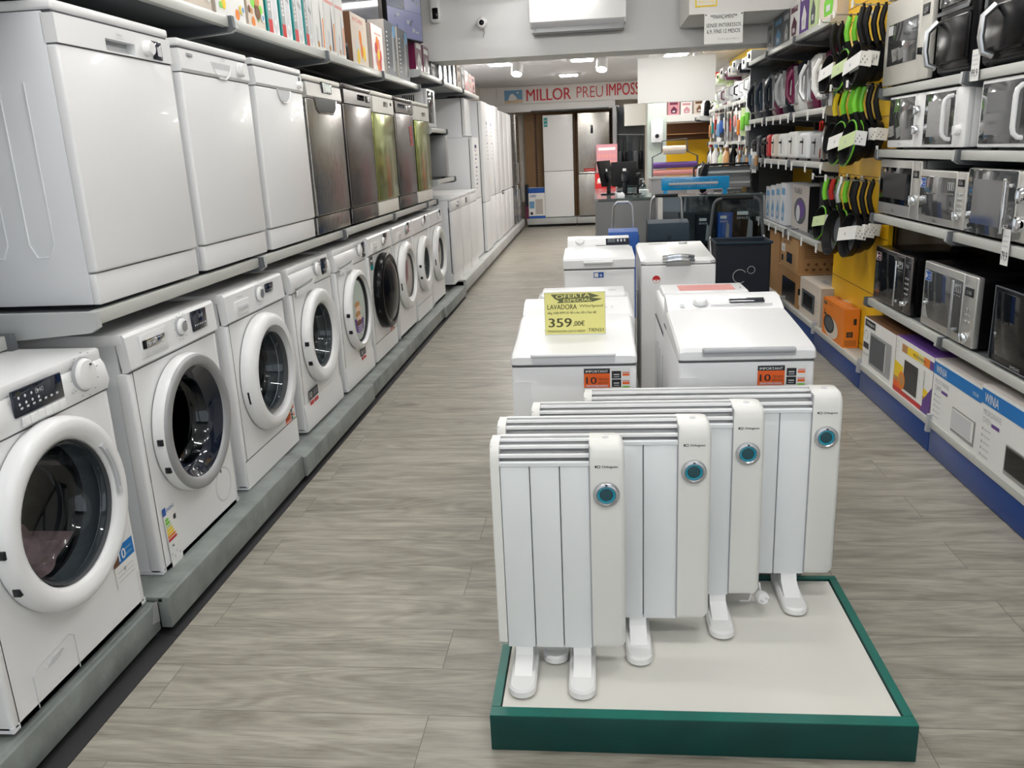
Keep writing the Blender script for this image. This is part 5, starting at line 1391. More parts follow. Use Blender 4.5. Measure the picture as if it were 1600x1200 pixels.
def side_whiteoven(g, w, h, d):
    O = (w/2, 0, 0)
    g.disc(FR_R, O, 0.12, h*0.75, 0.04, 'brown', 0.0012); g.text(FR_R, O, 0.04, h*0.86, 'COMPACT', h*0.04, 'print_grey', 0.10, 0.0012)
    g.rect(FR_T, (0, 0, h), -0.05, 0.08, 0.12, 0.12, 'print_grey', 0.0016)
def art_orange(g, w, h):
    g.disc(FR_F, O0, -w/2+0.22, h*0.30, 0.17, 'carton', 0.001, 24, h*0.28)
    g.disc(FR_F, O0, -w/2+0.17, h*0.37, 0.13, 'dark', 0.0016, 28, h*0.24); g.disc(FR_F, O0, -w/2+0.18, h*0.38, 0.10, 'grey_dark', 0.002, 28, h*0.18)
    g.rect(FR_F, O0, -w/2+0.02, h*0.84, -w/2+0.10, h*0.92, 'ink', 0.0012); g.text(FR_F, O0, -w/2+0.025, h*0.86, 'JATA', h*0.04, 'paper', 0.06, 0.0018, 0.01)
    g.text(FR_F, O0, -w/2+0.15, h*0.88, 'PAELLERA', h*0.03, 'ink', 0.10, 0.0012); g.rect(FR_F, O0, -w/2+0.04, h*0.55, -w/2+0.10, h*0.62, 'ink', 0.0012); g.rect(FR_F, O0, -w/2+0.04, h*0.63, -w/2+0.06, h*0.70, 'ink', 0.0012)
def side_orange(g, w, h, d):
    O = (w/2, 0, 0)
    g.rect(FR_R, O, d*0.62, h*0.60, d*0.82, h*0.76, 'ink', 0.0012); g.rect(FR_R, O, d*0.2, h*0.28, d*0.62, h*0.42, 'ink', 0.0012); g.rect(FR_R, O, d*0.28, h*0.31, d*0.54, h*0.39, 'brown', 0.0018)
    for k in range(4): g.rect(FR_R, O, d*0.1, h*(0.06+0.04*k), d*0.85, h*(0.075+0.04*k), 'brown', 0.0012)
    g.poly(FR_T, (0, 0, h), [(-0.1, 0.08), (0.05, 0.10), (0.02, 0.2), (-0.08, 0.2)], 'carton', 0.0016); g.text(FR_T, (0, 0, h), -0.2, 0.06, 'JATA', 0.03, 'ink', None, 0.0016, 0.01)
def art_kraft(g, w, h):
    g.text(FR_F, O0, -w/2+0.08, h*0.80, 'MICROONDAS', h*0.07, 'brown', w*0.5, 0.0012); g.text(FR_F, O0, -w/2+0.08, h*0.68, 'EASY GO', h*0.07, 'brown', w*0.35, 0.0012)
    g.rect(FR_F, O0, -w/2+0.35*w, h*0.18, -w/2+0.68*w, h*0.46, 'dark', 0.0014)
    g.rect(FR_F, O0, -w/2+0.01, h*0.42, -w/2+0.25*w, h*0.64, 'paper', 0.0014); g.rect(FR_F, O0, -w/2+0.05, h*0.52, -w/2+0.20*w, h*0.54, 'print_grey', 0.002); g.rect(FR_F, O0, -w/2+0.05, h*0.47, -w/2+0.20*w, h*0.49, 'print_grey', 0.002)
    g.rect(FR_F, O0, -w/2+0.03, h*0.15, -w/2+0.15*w, h*0.32, 'dark', 0.0014)
def side_kraft(g, w, h, d):
    O = (w/2, 0, 0)
    for k in range(7): g.rect(FR_R, O, d*0.12, h*(0.42+0.05*k), d*0.8, h*(0.435+0.05*k), 'brown', 0.0012)
    for k in range(5): g.rect(FR_R, O, d*(0.14+0.13*k), h*0.08, d*(0.20+0.13*k), h*0.14, 'brown', 0.0012); g.disc(FR_R, O, d*(0.2+0.15*k), h*0.25, 0.012, 'brown', 0.0012)
def side_kraft2(g, w, h, d):
    O = (w/2, 0, 0)
    g.rect(FR_F, O0, -w/2+0.25*w, h*0.05, w/2-0.12*w, h*0.72, 'dark', 0.0012); g.rect(FR_R, O, 0.0, h*0.42, d*0.3, h*0.60, 'dark', 0.0012); g.rect(FR_R, O, 0.01, h*0.12, d*0.3, h*0.40, 'paper', 0.0012)
    g.text(FR_R, O, d*0.1, h*0.86, 'MICROONDAS 20L GRILL', h*0.05, 'brown', d*0.8, 0.0012)
BG = 'cartons on the east base shelves'
carton('kraft_box', 'small brown cardboard box at the far end of the stacked kraft boxes', 1.63, 7.62, 8.05, 0.165, 0.53, 0.40, 'kraft', 'kraft', 'kraft_light', BG)
carton('kraft_box', 'lower brown microwave carton with black picture panel', XR+0.02, 6.83, 7.60, 0.165, 0.275, 0.42, 'kraft', 'kraft', 'kraft_light', BG, None, side_kraft2)
carton('kraft_box', 'upper brown microwave carton with a white shipping label, stacked on the other', XR+0.02, 6.88, 7.50, 0.441, 0.30, 0.42, 'kraft_light', 'kraft', 'kraft_light', BG, art_kraft, side_kraft)
carton('oven_box', 'beige carton with a dark oven picture, between the brown and orange cartons', XR+0.01, 6.10, 6.72, 0.165, 0.285, 0.38, 'carton', 'carton_side', 'carton', BG, art_whiteoven, side_whiteoven)
carton('pan_box', 'bright orange carton with a picture of a black pan', XR-0.005, 5.46, 5.97, 0.165, 0.255, 0.098, 'orange_box', 'orange_box', 'orange_box', BG, art_orange, side_orange)
carton('microwave_box', 'white microwave carton with black brand label, beside the orange carton', XR-0.002, 4.52, 5.06, 0.165, 0.295, 0.40, 'paper', 'carton', 'brown', BG, art_orb)
carton('microwave_box', 'white microwave carton with yellow, red and purple stripes', XR-0.002, 4.0, 4.51, 0.165, 0.30, 0.40, 'paper', 'violet', 'violet', BG, art_lum)
carton('microwave_box', 'blue banded white microwave carton next to the striped one', XR-0.006, 3.475, 3.985, 0.165, 0.305, 0.40, 'paper', 'paper', 'carton_side', BG, art_winia(1))
carton('microwave_box', 'blue banded white microwave carton cut off by the picture edge', XR-0.014, 2.935, 3.463, 0.165, 0.325, 0.40, 'paper', 'paper', 'carton_side', BG, art_winia(2))

# ---------------------------------------------------------------- frying pans on the yellow panel
def pan(y, x, ztop, r, label, hcol, sleeve, grp, tilt=0.0, hl=0.20, hc2='black_matte', dep=0.05):
    t = thing('frying_pan', label, 'frying pan', (x, y, ztop), RIGHT, grp)
    t.rotation_euler = (0, 0, RIGHT+tilt)
    zc = -hl-r-0.015
    TP = Matrix.Translation((0, dep*0.55, -hl)) @ Matrix.Rotation(-0.16, 4, 'X') @ Matrix.Translation((0, 0, hl))
    g = G(); g.T = TP
    g.lathe([(0, 0.0), (r*0.78, 0.0), (r*0.9, -0.008), (r, -dep), (r+0.003, -dep), (r*0.93, -0.004), (r*0.80, 0.006), (0, 0.006)], (0, -0.0, zc), 'y', 'black_matte', 40)
    g.lathe([(0, -0.0005), (r*0.77, -0.0005)], (0, 0, zc), 'y', 'grey_dark', 40)
    if hcol in ('lime',): g.lathe([(r-0.002, -dep-0.001), (r+0.005, -dep+0.002), (r+0.004, -dep+0.006)], (0, 0, zc), 'y', 'lime', 40)
    pn = g.make('pan_body', t)
    g = G()
    top = [(-0.012, -0.004, 0.005), (-0.012, 0.004, -0.02), (-0.012, 0.012, -hl*0.5), (-0.012, 0.0, -hl*0.8), (-0.008, -dep*0.6, -hl-0.01)]
    P = [(0, 0.0, 0.0), (0, -0.012, -hl*0.25), (0, -0.018, -hl*0.5), (0, -0.008, -hl*0.78), (0, 0.012, -hl-0.02)]
    g.tube(P[:4] if hcol != 'black_matte' else P, 0.0165, hcol, 8)
    g.tube(P[2:], 0.016, hc2, 8)
    g.tube([(0, 0.0, 0.02), (0.0, 0.004, -0.01)], 0.008, hc2, 6)
    g.make('handle', t)
    if sleeve:
        g = G(); m, m2 = sleeve; q = r*0.36
        g.T = TP @ Matrix.Translation((0, 0, zc+0.01)) @ Matrix.Rotation(-0.14, 4, 'Y') @ Matrix.Translation((0, 0, -zc))
        g.box(-r-0.005, r+0.005, -dep-0.006, -dep-0.003, zc-q*0.8, zc+q*0.9, m)
        for s in (-1, 1): g.box(s*(r+0.003)-0.002, s*(r+0.003)+0.002, -dep-0.005, 0.01, zc-q*0.8, zc+q*0.9, m2)
        g.box(-r-0.005, r+0.005, 0.008, 0.011, zc-q*0.8, zc+q*0.9, m2)
        for k in range(5): g.box(r+0.0052, r+0.0056, -dep+0.008*k, -dep+0.004+0.008*k, zc-q*0.5+0.35*q*(k % 3), zc-q*0.3+0.35*q*(k % 3), 'ink')
        g.disc(FR_F, (0, -dep-0.006, 0), -0.02, zc, 0.010, 'print_grey', 0.001)
        g.make('sleeve', t)
    return t
def hook(y, z, label):
    t = thing('display_hook', label, 'hook', (0, 0, 0), 0, 'hooks on the yellow panel')
    g = G(); g.tube([(1.698, y, z), (1.48, y, z+0.012), (1.47, y, z+0.03)], 0.004, 'silver', 6); g.box(1.685, 1.698, y-0.02, y+0.02, z-0.02, z+0.02, 'silver', 0.003); g.make('rod', t)
    g = G(); g.box(1.462, 1.466, y-0.018, y+0.018, z-0.005, z+0.035, 'paper'); g.make('price_tab', t)
NAMES = {}
def pan_row(z, hooks, tier):
    for hy, cols, nm in hooks:
        hook(hy, z, 'chrome display hook %s, %s' % (nm, tier))
        for k, (hc, r, sl) in enumerate(cols):
            x = 1.645-0.040*k
            lab = '%s handled frying pan, %s on the hook %s, %s' % ({'lime': 'lime green', 'black_matte': 'black', 'pan_yellow': 'yellow', 'red': 'red', 'silver': 'steel'}[hc], ORD[k], nm, tier)
            pan(hy+0.012*((k*7) % 3-1), x, z-0.005, r, lab, hc, sl, 'frying pans on the yellow panel', tilt=0.03+0.05*((k*5) % 3), hl=0.175)
WS = ('paper', 'offwhite'); GS = ('lime_pale', 'paper')
pan_row(2.20, [(5.95, [('black_matte', 0.11, None), ('black_matte', 0.10, None), ('black_matte', 0.12, WS)], 'next to the iron shelf'),
               (5.62, [('black_matte', 0.12, WS), ('lime', 0.10, None), ('lime', 0.12, GS)], 'in the middle'),
               (5.25, [('black_matte', 0.11, None), ('black_matte', 0.11, None), ('black_matte', 0.125, WS), ('black_matte', 0.13, WS)], 'next to the microwaves')], 'top tier')
pan_row(1.775, [(5.95, [('pan_yellow', 0.10, None), ('pan_yellow', 0.10, None)], 'next to the iron shelf'),
                (5.60, [('lime', 0.10, None), ('lime', 0.11, None), ('lime', 0.13, WS)], 'in the middle'),
                (5.25, [('black_matte', 0.11, WS), ('black_matte', 0.11, WS), ('lime', 0.12, None), ('lime', 0.13, GS)], 'next to the microwaves')], 'middle tier')
pan_row(1.235, [(5.92, [('lime', 0.11, None), ('red', 0.11, None), ('lime', 0.11, GS)], 'next to the iron shelf'),
                (5.60, [('black_matte', 0.10, None), ('lime', 0.11, None), ('silver', 0.145, None)], 'in the middle'),
                (5.25, [('black_matte', 0.11, WS), ('black_matte', 0.12, WS), ('black_matte', 0.13, WS)], 'next to the microwaves')], 'bottom tier')
t = thing('boxed_pan_lid', 'round glass lid with red band hanging before the toasters', 'pan lid', (1.60, 6.20, 1.58), RIGHT-0.4)
g = G(); g.lathe([(0, -0.02), (0.06, -0.015), (0.11, 0.0), (0.115, 0.0), (0.115, 0.006), (0, -0.014)], (0, 0, -0.12), 'y', 'silver', 36); g.make('lid', t)
g = G(); g.prism([(-0.09, -0.04), (0.09, -0.04), (0.10, 0.02), (0.03, 0.03), (0.0, 0.0), (-0.03, 0.03), (-0.10, 0.02)], 'xz', -0.026, -0.020, 'red')
g.disc(FR_F, (0, -0.024, 0), 0.01, -0.19, 0.035, 'orange_sticker', 0.001); g.make('card', t)
g = G(); g.tube([(0, 0, 0.02), (0, 0, 0.17)], 0.003, 'silver', 6); g.make('hanger', t)
# ---------------------------------------------------------------- far west wall: appliances, fridges
for i, (y0, y1) in enumerate(((8.82, 10.45), (10.46, 12.4), (12.41, 14.4), (14.41, 16.85))):
    if i == 0: y0 = 8.83
    t = thing('gondola_plinth', 'pale plinth section under the %s' % ('far dishwashers', 'first tall white fridges', 'middle tall fridges', 'last tall fridges near the niche')[i], 'plinth', (0, 0, 0), 0, 'far west plinths')
    g = G(); g.box(-2.15, -1.40, y0+0.003, y1-0.003, 0.165, 0.185, 'plinth_light', 0.002); g.make('deck', t)
    g = G(); g.box(-1.425, -1.395, y0+0.003, y1-0.003, 0.06, 0.182, 'plinth_light', 0.004); g.box(-2.1, -1.46, y0+0.01, y1-0.01, 0.0, 0.06, 'black_matte'); g.make('kickplate', t)
t = thing('gondola_plinth', 'short pale plinth step where the washing machine row ends', 'plinth', (0, 0, 0), 0, 'far west plinths')
g = G(); g.box(-2.15, -1.42, 8.20+0.0, 8.20+0.001, 0, 0.01, 'plinth'); g.make('deck', t)
def undercounter(y, w, label, zb=0.186, x=-1.455, knob=False, disp=False):
    t = thing('dishwasher', label, 'dishwasher', (x, y, zb), LEFT, 'far dishwashers on the floor plinth')
    d = 0.6; h = 0.885
    g = G(); g.box(-w/2, w/2, 0.03, d, 0.0, h-0.03, 'white_side', 0.004); g.box(-w/2+0.002, w/2-0.002, 0.01, 0.03, 0.0, 0.11, 'white'); g.box(-w/2-0.001, w/2, 0.024, 0.034, 0.12, h-0.1, 'groove'); g.make('body', t)
    g = G(); g.box(-w/2-0.001, w/2+0.001, -0.004, d, h-0.03, h, 'white', 0.007); g.make('worktop', t)
    g = G(); g.box(-w/2, w/2, 0.0, 0.024, 0.115, h-0.14, 'white', 0.006); g.make('door', t)
    g = G(); g.box(-w/2, w/2, -0.004, 0.024, h-0.136, h-0.035, 'white', 0.006); g.make('control_panel', t)
    if knob:
        g = G(); g.lathe([(0.035, 0), (0.03, 0.02), (0, 0.02)], (0.05, -0.004, h-0.085), '-y', 'silver', 20); g.make('program_knob', t)
    if disp:
        g = G(); g.box(0.02, 0.10, -0.008, 0, h-0.11, h-0.05, 'display', 0.003); g.make('display', t)
undercounter(8.79+0.02, 0.60, 'white dishwasher on the floor with round silver knob, first past the washing machines', 0.186, knob=True)
undercounter(9.46, 0.62, 'white dishwasher on the floor with black display, second past the washing machines', 0.186, disp=True)
undercounter(10.12, 0.62, 'white dishwasher on the floor against the first fridge', 0.186)
def fridge(x, y, z, w, h, d, label, m, rz=LEFT, split=0.36, handle=None, sticker=None, disp=False, side='white_side', round_=0.006, grp='fridges'):
    t = thing('fridge', label, 'fridge', (x, y, z), rz, grp)
    g = G(); g.box(-w/2, w/2, 0.05, d, 0.0, h, side, 0.006); g.box(-w/2+0.01, w/2-0.01, 0.04, 0.05, 0.03, h-0.02, 'groove'); g.make('body', t)
    zs = [(0.02, h*split-0.004, 'freezer_door'), (h*split+0.004, h, 'fridge_door')] if split else [(0.02, h, 'fridge_door')]
    for a, b, nm in zs:
        g = G(); g.box(-w/2, w/2, 0.0, 0.042, a, b, m, round_, 4); dd = g.make(nm, t)
        if handle:
            g = G()
            if handle == 'bar':
                zz = (a+0.15, min(b-0.1, a+0.55)) if nm == 'fridge_door' else (b-0.35, b-0.05)
                if nm == 'fridge_door': zz = (a+0.04, a+0.42)
                g.tube([(w/2-0.04, 0.0, zz[0]), (w/2-0.04, -0.045, zz[0]+0.01), (w/2-0.04, -0.045, zz[1]-0.01), (w/2-0.04, 0.0, zz[1])], 0.010, 'silver', 8)
            else: g.box(-w*0.32, w*0.1, -0.002, 0.01, b-0.03 if nm == 'freezer_door' else a+0.005, b-0.005 if nm == 'freezer_door' else a+0.025, 'dark', 0.003)
            g.make('handle', dd)
    if sticker:
        g = G(); a0, c0, a1, c1, mm1 = sticker; O = (0, 0, 0)
        g.rect(FR_F, O, a0, c0, a1, c1, 'paper', 0.001)
        n = max(3, int((c1-c0)/0.05))
        for k in range(n):
            g.rect(FR_F, O, a0+(a1-a0)*0.2, c0+(c1-c0)*(k+0.2)/n, a0+(a1-a0)*(0.5+0.35*((k*7) % 3)/2), c0+(c1-c0)*(k+0.62)/n, mm1 if k % 2 else 'print_grey', 0.0016)
        g.rect(FR_F, O, a0+(a1-a0)*0.15, c1-0.05, a1-(a1-a0)*0.15, c1-0.01, mm1, 0.0016)
        g.make('sticker', t)
    if disp:
        g = G(); g.box(*disp, 'display', 0.002); g.make('display', t)
    return t
fridge(-1.49, 10.86, 0.186, 0.56, 1.50, 0.60, 'lower white fridge with violet printed sticker, under a smaller fridge', 'white', split=0.50, sticker=(-0.16, 0.86, 0.08, 1.42, 'violet'))
fridge(-1.585, 10.98, 1.69, 0.54, 0.47, 0.52, 'small white fridge stacked on top of another fridge', 'white', split=0.0, sticker=(0.1, 0.36, 0.14, 0.46, 'ink'))
zz = 0.186
labs = ['tall white fridge with long violet sticker, first of the tall row', 'tall white fridge with grey violet sticker, second of the tall row', 'tall white fridge with a pale side, third of the tall row', 'tall white fridge with dark grip slot, fourth of the tall row', 'tall white fridge with rounded door, fifth of the tall row', 'tall white fridge with rounded door, sixth and last white one of the tall row']
for i in range(6):
    fridge(-1.45-(0.0, 0.02, 0, 0.0, 0.0, 0)[i], 11.56+0.665*i, zz, 0.62, 1.96 if i < 3 else 1.93, 0.62, labs[i], 'white', split=0.36 if i else 0.34, handle='slot' if i == 3 else None, sticker=(0.10, 1.15, 0.22, 1.72, 'violet') if i < 2 else (0.1, 1.3, 0.16, 1.65, 'grey') if i == 2 else None, round_=0.02 if i > 2 else 0.006)
fridge(-1.45, 15.58, zz, 0.62, 1.88, 0.62, 'dark steel fridge with bar handles, before the rear niche', 'steel_dark', handle='bar', side='grey_dark')
fridge(-1.43, 16.25, zz, 0.62, 1.96, 0.62, 'steel fridge with bar handles, last of the row by the rear niche', 'steel', handle='bar', side='grey_dark')
# niche
t = thing('gondola_plinth', 'white plinth of the rear niche', 'plinth', (0, 0, 0), 0, 'rear plinths')
for i, (a, b) in enumerate(((-1.36, -0.36), (-0.355, 0.365))):
    g = G(); g.box(a, b, 16.96, 17.55, 0.05, 0.165, 'plinth_light', 0.005); g.box(a+0.01, b-0.01, 16.99, 17.5, 0.0, 0.05, 'black_matte'); g.make('kickplate', t)
f1 = fridge(-0.70, 17.05, 0.166, 0.585, 1.98, 0.5, 'white glass fridge with green black energy tag in the rear niche', 'white', rz=0, split=0.46, grp='rear niche fridges')
g = G(); g.rect(FR_F, O0, -0.27, 1.76, -0.20, 1.93, 'teal', 0.001)
for k in range(2): g.text(FR_F, O0, -0.258, 1.785+0.075*k, 'A+', 0.045, 'paper', 0.045, 0.0016, 0.02)
g.text(FR_F, O0, 0.0, 1.90, 'BALAY', 0.018, 'print_light', None, 0.001)
for k in range(6): g.disc(FR_F, O0, -0.15+0.05*k, 1.52, 0.006, 'paper', 0.001)
g.make('energy_tag', f1)
f2 = fridge(0.0, 17.05, 0.166, 0.62, 1.99, 0.52, 'brushed steel fridge with small black display in the rear niche', 'steel', rz=0, split=0.42, side='grey_dark', disp=(-0.06, -0.01, -0.004, 0.01, 1.60, 1.76), grp='rear niche fridges')
g = G(); g.rect(FR_F, O0, -0.20, 0.88, 0.02, 0.94, 'red', 0.001); g.rect(FR_F, O0, -0.18, 0.90, 0.0, 0.915, 'salmon', 0.0016); g.make('sticker', f2)
g = G(); g.box(-0.29, 0.29, -0.012, 0.0, 0.845, 0.868, 'chrome', 0.004); g.make('handle', f2)
g = G(); g.text(FR_F, O0, 0.16, 1.82, 'LG', 0.03, 'print_light', None, 0.001, 0.02); g.make('brand_mark', f2)
t = thing('appliance_box', 'blue and white appliance carton beside the white niche fridge', 'box', (-1.16, 17.06, 0.166), 0)
g = G(); g.box(-0.165, 0.165, 0, 0.35, 0, 0.60, 'paper'); g.make('carton', t)
g = G(); g.rect(FR_F, O0, -0.165, 0.50, 0.165, 0.60, 'blue'); g.rect(FR_F, O0, -0.165, 0, 0.165, 0.05, 'blue'); g.rect(FR_F, O0, -0.03, 0.08, 0.12, 0.38, 'carton_side'); g.rect(FR_F, O0, -0.15, 0.2, -0.05, 0.34, 'sky'); g.text(FR_F, O0, -0.14, 0.42, 'AIRE', 0.05, 'blue', 0.13, 0.001, 0.02); g.disc(FR_F, O0, -0.11, 0.1, 0.03, 'ink'); g.make('front_print', t)
t = thing('appliance_box', 'narrow dark blue and red carton in the corner of the niche', 'box', (-1.36, 17.04, 0.166), 0)
g = G(); g.box(-0.03, 0.03, 0, 0.3, 0.25, 0.66, 'navy'); g.box(-0.03, 0.03, 0, 0.3, 0, 0.25, 'burgundy'); g.make('carton', t)

# ---------------------------------------------------------------- end of the west gondola: microwaves on small shelves
shelf_board('shelf', 'small grey shelf carrying the microwave turned to the aisle', 8.05, 9.15, 1.26, -2.169, -1.50, 'west shelves')
shelf_board('shelf', 'small upper shelf carrying the tall white oven', 7.9, 8.80, 1.74, -2.169, -1.50, 'west shelves')
for i, (a, b, nm) in enumerate(((7.55, 8.75, 'irons'), (8.75, 10.1, 'white bottles'), (10.1, 11.5, 'reddish boxes'))):
    shelf_board('shelf', 'high grey shelf with %s, past the monitor' % nm, a, b, 2.215, -2.19, -1.50, 'west shelves', brk=(i < 2))
microwave(0, 0, 0.50, 0.43, 'grey sided microwave turned to face the shop front, beyond the dishwashers', dict(front='mw_mirror', panel='silver_paint', body='silver_paint', glass='door_glass', window=False, cw=0.26, frame=(0.01, 0.04, 0.01, 0.06), outline=None), x=0, rz=0, grp='microwaves past the dishwashers')
m_ = bpy.data.objects['microwave.012'] if 'microwave.012' in bpy.data.objects else None
for o in bpy.data.objects:
    if o.get('label', '').startswith('grey sided microwave turned'):
        o.location = (-1.76, 8.72, 1.261); o.rotation_euler = (0, 0, 0.10)
microwave(8.30, 1.74, 0.42, 0.36, 'white microwave with dark glass on the small upper shelf', dict(front='white', panel='white', body='white', glass='door_glass', window=False, cw=0.10), x=-1.55, rz=LEFT, grp='microwaves past the dishwashers')

# ---------------------------------------------------------------- boxes on the top shelf of the west gondola
def small_box(name, label, y, w, z, h, d, side, group, parts, x=XL+0.0, rz=LEFT, cat='box'):
    t = thing(name, label, cat, (x, y, z+0.0008), rz, group)
    g = G(); g.box(-w/2, w/2, 0.001, d, 0, h, side); g.make('carton', t)
    g = G(); parts(g, w, h); g.make('front_print', t, smooth=False)
    return t
def bl_food(cols):
    def f(g, w, h):
        g.rect(FR_F, O0, -w/2, 0, w/2, h, cols[0]); r = random.Random(len(cols[0])*7+int(w*1000))
        for k in range(11):
            g.disc(FR_F, O0, -w/2+0.02+r.random()*(w-0.04), 0.02+r.random()*h*0.55, 0.012+r.random()*0.022, cols[1+k % (len(cols)-1)], 0.001+0.0002*k, 12)
        g.disc(FR_F, O0, w/2-0.03, 0.05, 0.02, 'paper', 0.004); g.disc(FR_F, O0, w/2-0.03, 0.05, 0.012, 'sky', 0.0045)
    return f
def bl_blender(strip, foot):
    def f(g, w, h):
        g.rect(FR_F, O0, -w/2, 0, w/2, h, 'paper'); g.rect(FR_F, O0, -w/2, 0, -w/2+w*0.12, h, 'teal', 0.001); g.rect(FR_F, O0, -w/2+w*0.12, 0.05, -w/2+w*0.45, h, 'grey', 0.001)
        g.text(FR_F, O0, -w/2+w*0.36, 0.10, strip, w*0.16, 'paper', 0.22, 0.0016, 0.02, PI/2)
        g.rect(FR_F, O0, -w/2+w*0.12, 0.0, -w/2+w*0.45, 0.06, 'red', 0.0014)
        g.poly(FR_F, O0, [(0.0, 0.03), (w*0.2, 0.0), (w*0.42, 0.03), (w*0.42, h*0.6), (w*0.25, h*0.9), (0.04*w, h*0.6)], 'print_light', 0.0014)
        g.poly(FR_F, O0, [(w*0.06, h*0.50), (w*0.4, h*0.45), (w*0.4, h*0.52), (w*0.06, h*0.57)], 'grey', 0.0018); g.disc(FR_F, O0, w*0.2, h*0.15, w*0.08, 'paper', 0.002)
    return f
def bl_white(acc):
    def f(g, w, h):
        g.rect(FR_F, O0, -w/2, 0, w/2, h, 'paper'); r = random.Random(int(h*999)+len(acc))
        g.rect(FR_F, O0, -w/2+0.01, h*0.62, w/2-0.01, h*0.66, 'salmon', 0.001)
        g.poly(FR_F, O0, [(w*0.05, 0.02), (w*0.22, 0.02), (w*0.24, h*0.3), (w*0.16, h*0.62), (w*0.08, h*0.3)], acc, 0.0014)
        g.poly(FR_F, O0, [(-w*0.35, 0.03), (-w*0.15, 0.03), (-w*0.12, h*0.25), (-w*0.3, h*0.3)], 'print_light', 0.0014); g.disc(FR_F, O0, -w*0.2, 0.03, w*0.09, 'tan', 0.002)
        g.tube([(w*0.32, -0.002, 0.02), (w*0.36, -0.002, h*0.4)], 0.003, 'orange_box', 5)
    return f
def bl_dots(g, w, h):
    g.rect(FR_F, O0, -w/2, 0, w/2, h, 'grey_dark')
    for k in range(9): g.rect(FR_F, O0, -w/2+w*0.12, 0.05+h*0.08*k, -w/2+w*0.22, 0.06+h*0.08*k, 'paper', 0.001)
    g.poly(FR_F, O0, [(w*0.05, 0.04), (w*0.3, 0.04), (w*0.26, h*0.8), (w*0.15, h*0.85)], 'grey', 0.001); g.disc(FR_F, O0, w*0.32, h*0.86, w*0.13, 'sky', 0.0014); g.tube([(w*0.36, -0.002, 0.03), (w*0.34, -0.002, h*0.3)], 0.004, 'silver', 5)
def bl_redfront(g, w, h):
    g.rect(FR_F, O0, -w/2, 0, w/2, h, 'carton'); g.text(FR_F, O0, -w*0.35, h*0.84, 'KITCHEN', 0.025, 'red', w*0.6, 0.001, 0.02)
    for k, (a, c, m) in enumerate(((0.1, 0.3, 'orange_box'), (0.25, 0.25, 'yellow'), (-0.2, 0.35, 'print_light'), (0.05, 0.55, 'orange_box'), (-0.15, 0.15, 'yellow'))): g.disc(FR_F, O0, a*w, c*h, 0.03, m, 0.001+k*0.0003, 12, 0.05)
def bl_flower(g, w, h):
    g.rect(FR_F, O0, -w/2, 0, w/2, h, 'paper'); g.rect(FR_F, O0, -w/2, 0, -w/2+0.012, h, 'red', 0.001)
    for k in range(7): a = 2*PI*k/7; g.disc(FR_F, O0, 0.06*math.cos(a)+0.01, h*0.36+0.08*math.sin(a), 0.035, ('red', 'salmon', 'orange_box')[k % 3], 0.001+0.0003*k, 14, 0.045)
    g.disc(FR_F, O0, 0.01, h*0.36, 0.035, 'yellow', 0.004); g.rect(FR_F, O0, -w*0.2, h*0.8, w*0.35, h*0.83, 'salmon', 0.001)
ZT = 2.0875; GT = 'boxed small appliances on the upper west shelf'
spec = [
 (2.75, 0.26, 0.34, 'carton', bl_food(['carton', 'red', 'yellow', 'lime']), 'colourful food processor box, nearest the camera on the upper shelf'),
 (3.03, 0.26, 0.34, 'carton', bl_food(['lime_pale', 'lime', 'yellow', 'red']), 'green tinted food processor box, second on the upper shelf'),
 (3.33, 0.28, 0.34, 'brown', bl_food(['carton', 'red', 'yellow', 'orange_box']), 'food processor box with red fruit picture, third on the upper shelf'),
 (3.66, 0.30, 0.34, 'carton', bl_food(['paper', 'red', 'yellow', 'orange_box', 'lime']), 'white food processor box with vegetable bowl picture'),
 (3.94, 0.20, 0.34, 'carton', bl_food(['carton', 'lime', 'orange_box', 'brown', 'tan']), 'beige food box with salad picture and round blue seal'),
 (4.145, 0.155, 0.36, 'teal', bl_blender('BRAUN', 0), 'grey and teal hand blender box, first of four alike'),
 (4.325, 0.155, 0.36, 'teal', bl_blender('BRAUN', 0), 'grey and teal hand blender box, second of four alike'),
 (4.505, 0.155, 0.36, 'teal', bl_blender('BRAUN', 0), 'grey and teal hand blender box, third of four alike'),
 (4.675, 0.145, 0.36, 'teal', bl_blender('BRAUN', 0), 'grey and teal hand blender box, fourth of four alike'),
 (4.86, 0.19, 0.44, 'paper', bl_white('grey'), 'tall white blender box, first of three beside the teal ones'),
 (5.07, 0.19, 0.44, 'paper', bl_white('grey_dark'), 'tall white blender box, middle of the three'),
 (5.27, 0.17, 0.44, 'paper', bl_white('grey'), 'tall white blender box, last of the three before the red box'),
 (5.70, 0.38, 0.30, 'brown', bl_redfront, 'brick red box with pale kitchen picture front'),
 (6.17, 0.33, 0.30, 'carton', bl_flower, 'white box with red flower like fruit picture'),
 (6.60, 0.36, 0.38, 'carton_side', bl_dots, 'dark grey box with dotted strip, first of the two'),
 (7.02, 0.38, 0.38, 'carton_side', bl_dots, 'dark grey box with dotted strip, second of the two'),
]
for y, w, h, sd, fn, lab in spec: small_box('appliance_box', lab, y, w, ZT, h, 0.40 if y > 5.5 else 0.30, sd, GT, fn, x=XL-0.01)
t = thing('jar', 'small black jar standing before the brick red box', 'jar', (XL-0.05, 5.455, ZT))
g = G(); g.lathe([(0, 0), (0.03, 0), (0.03, 0.08), (0.024, 0.09)], (0, 0, 0), 'z', 'black', 20); g.make('body', t)
g = G(); g.lathe([(0, 0.11), (0.025, 0.108), (0.027, 0.088), (0, 0.088)], (0, 0, 0), 'z', 'grey_dark', 20); g.make('lid', t)
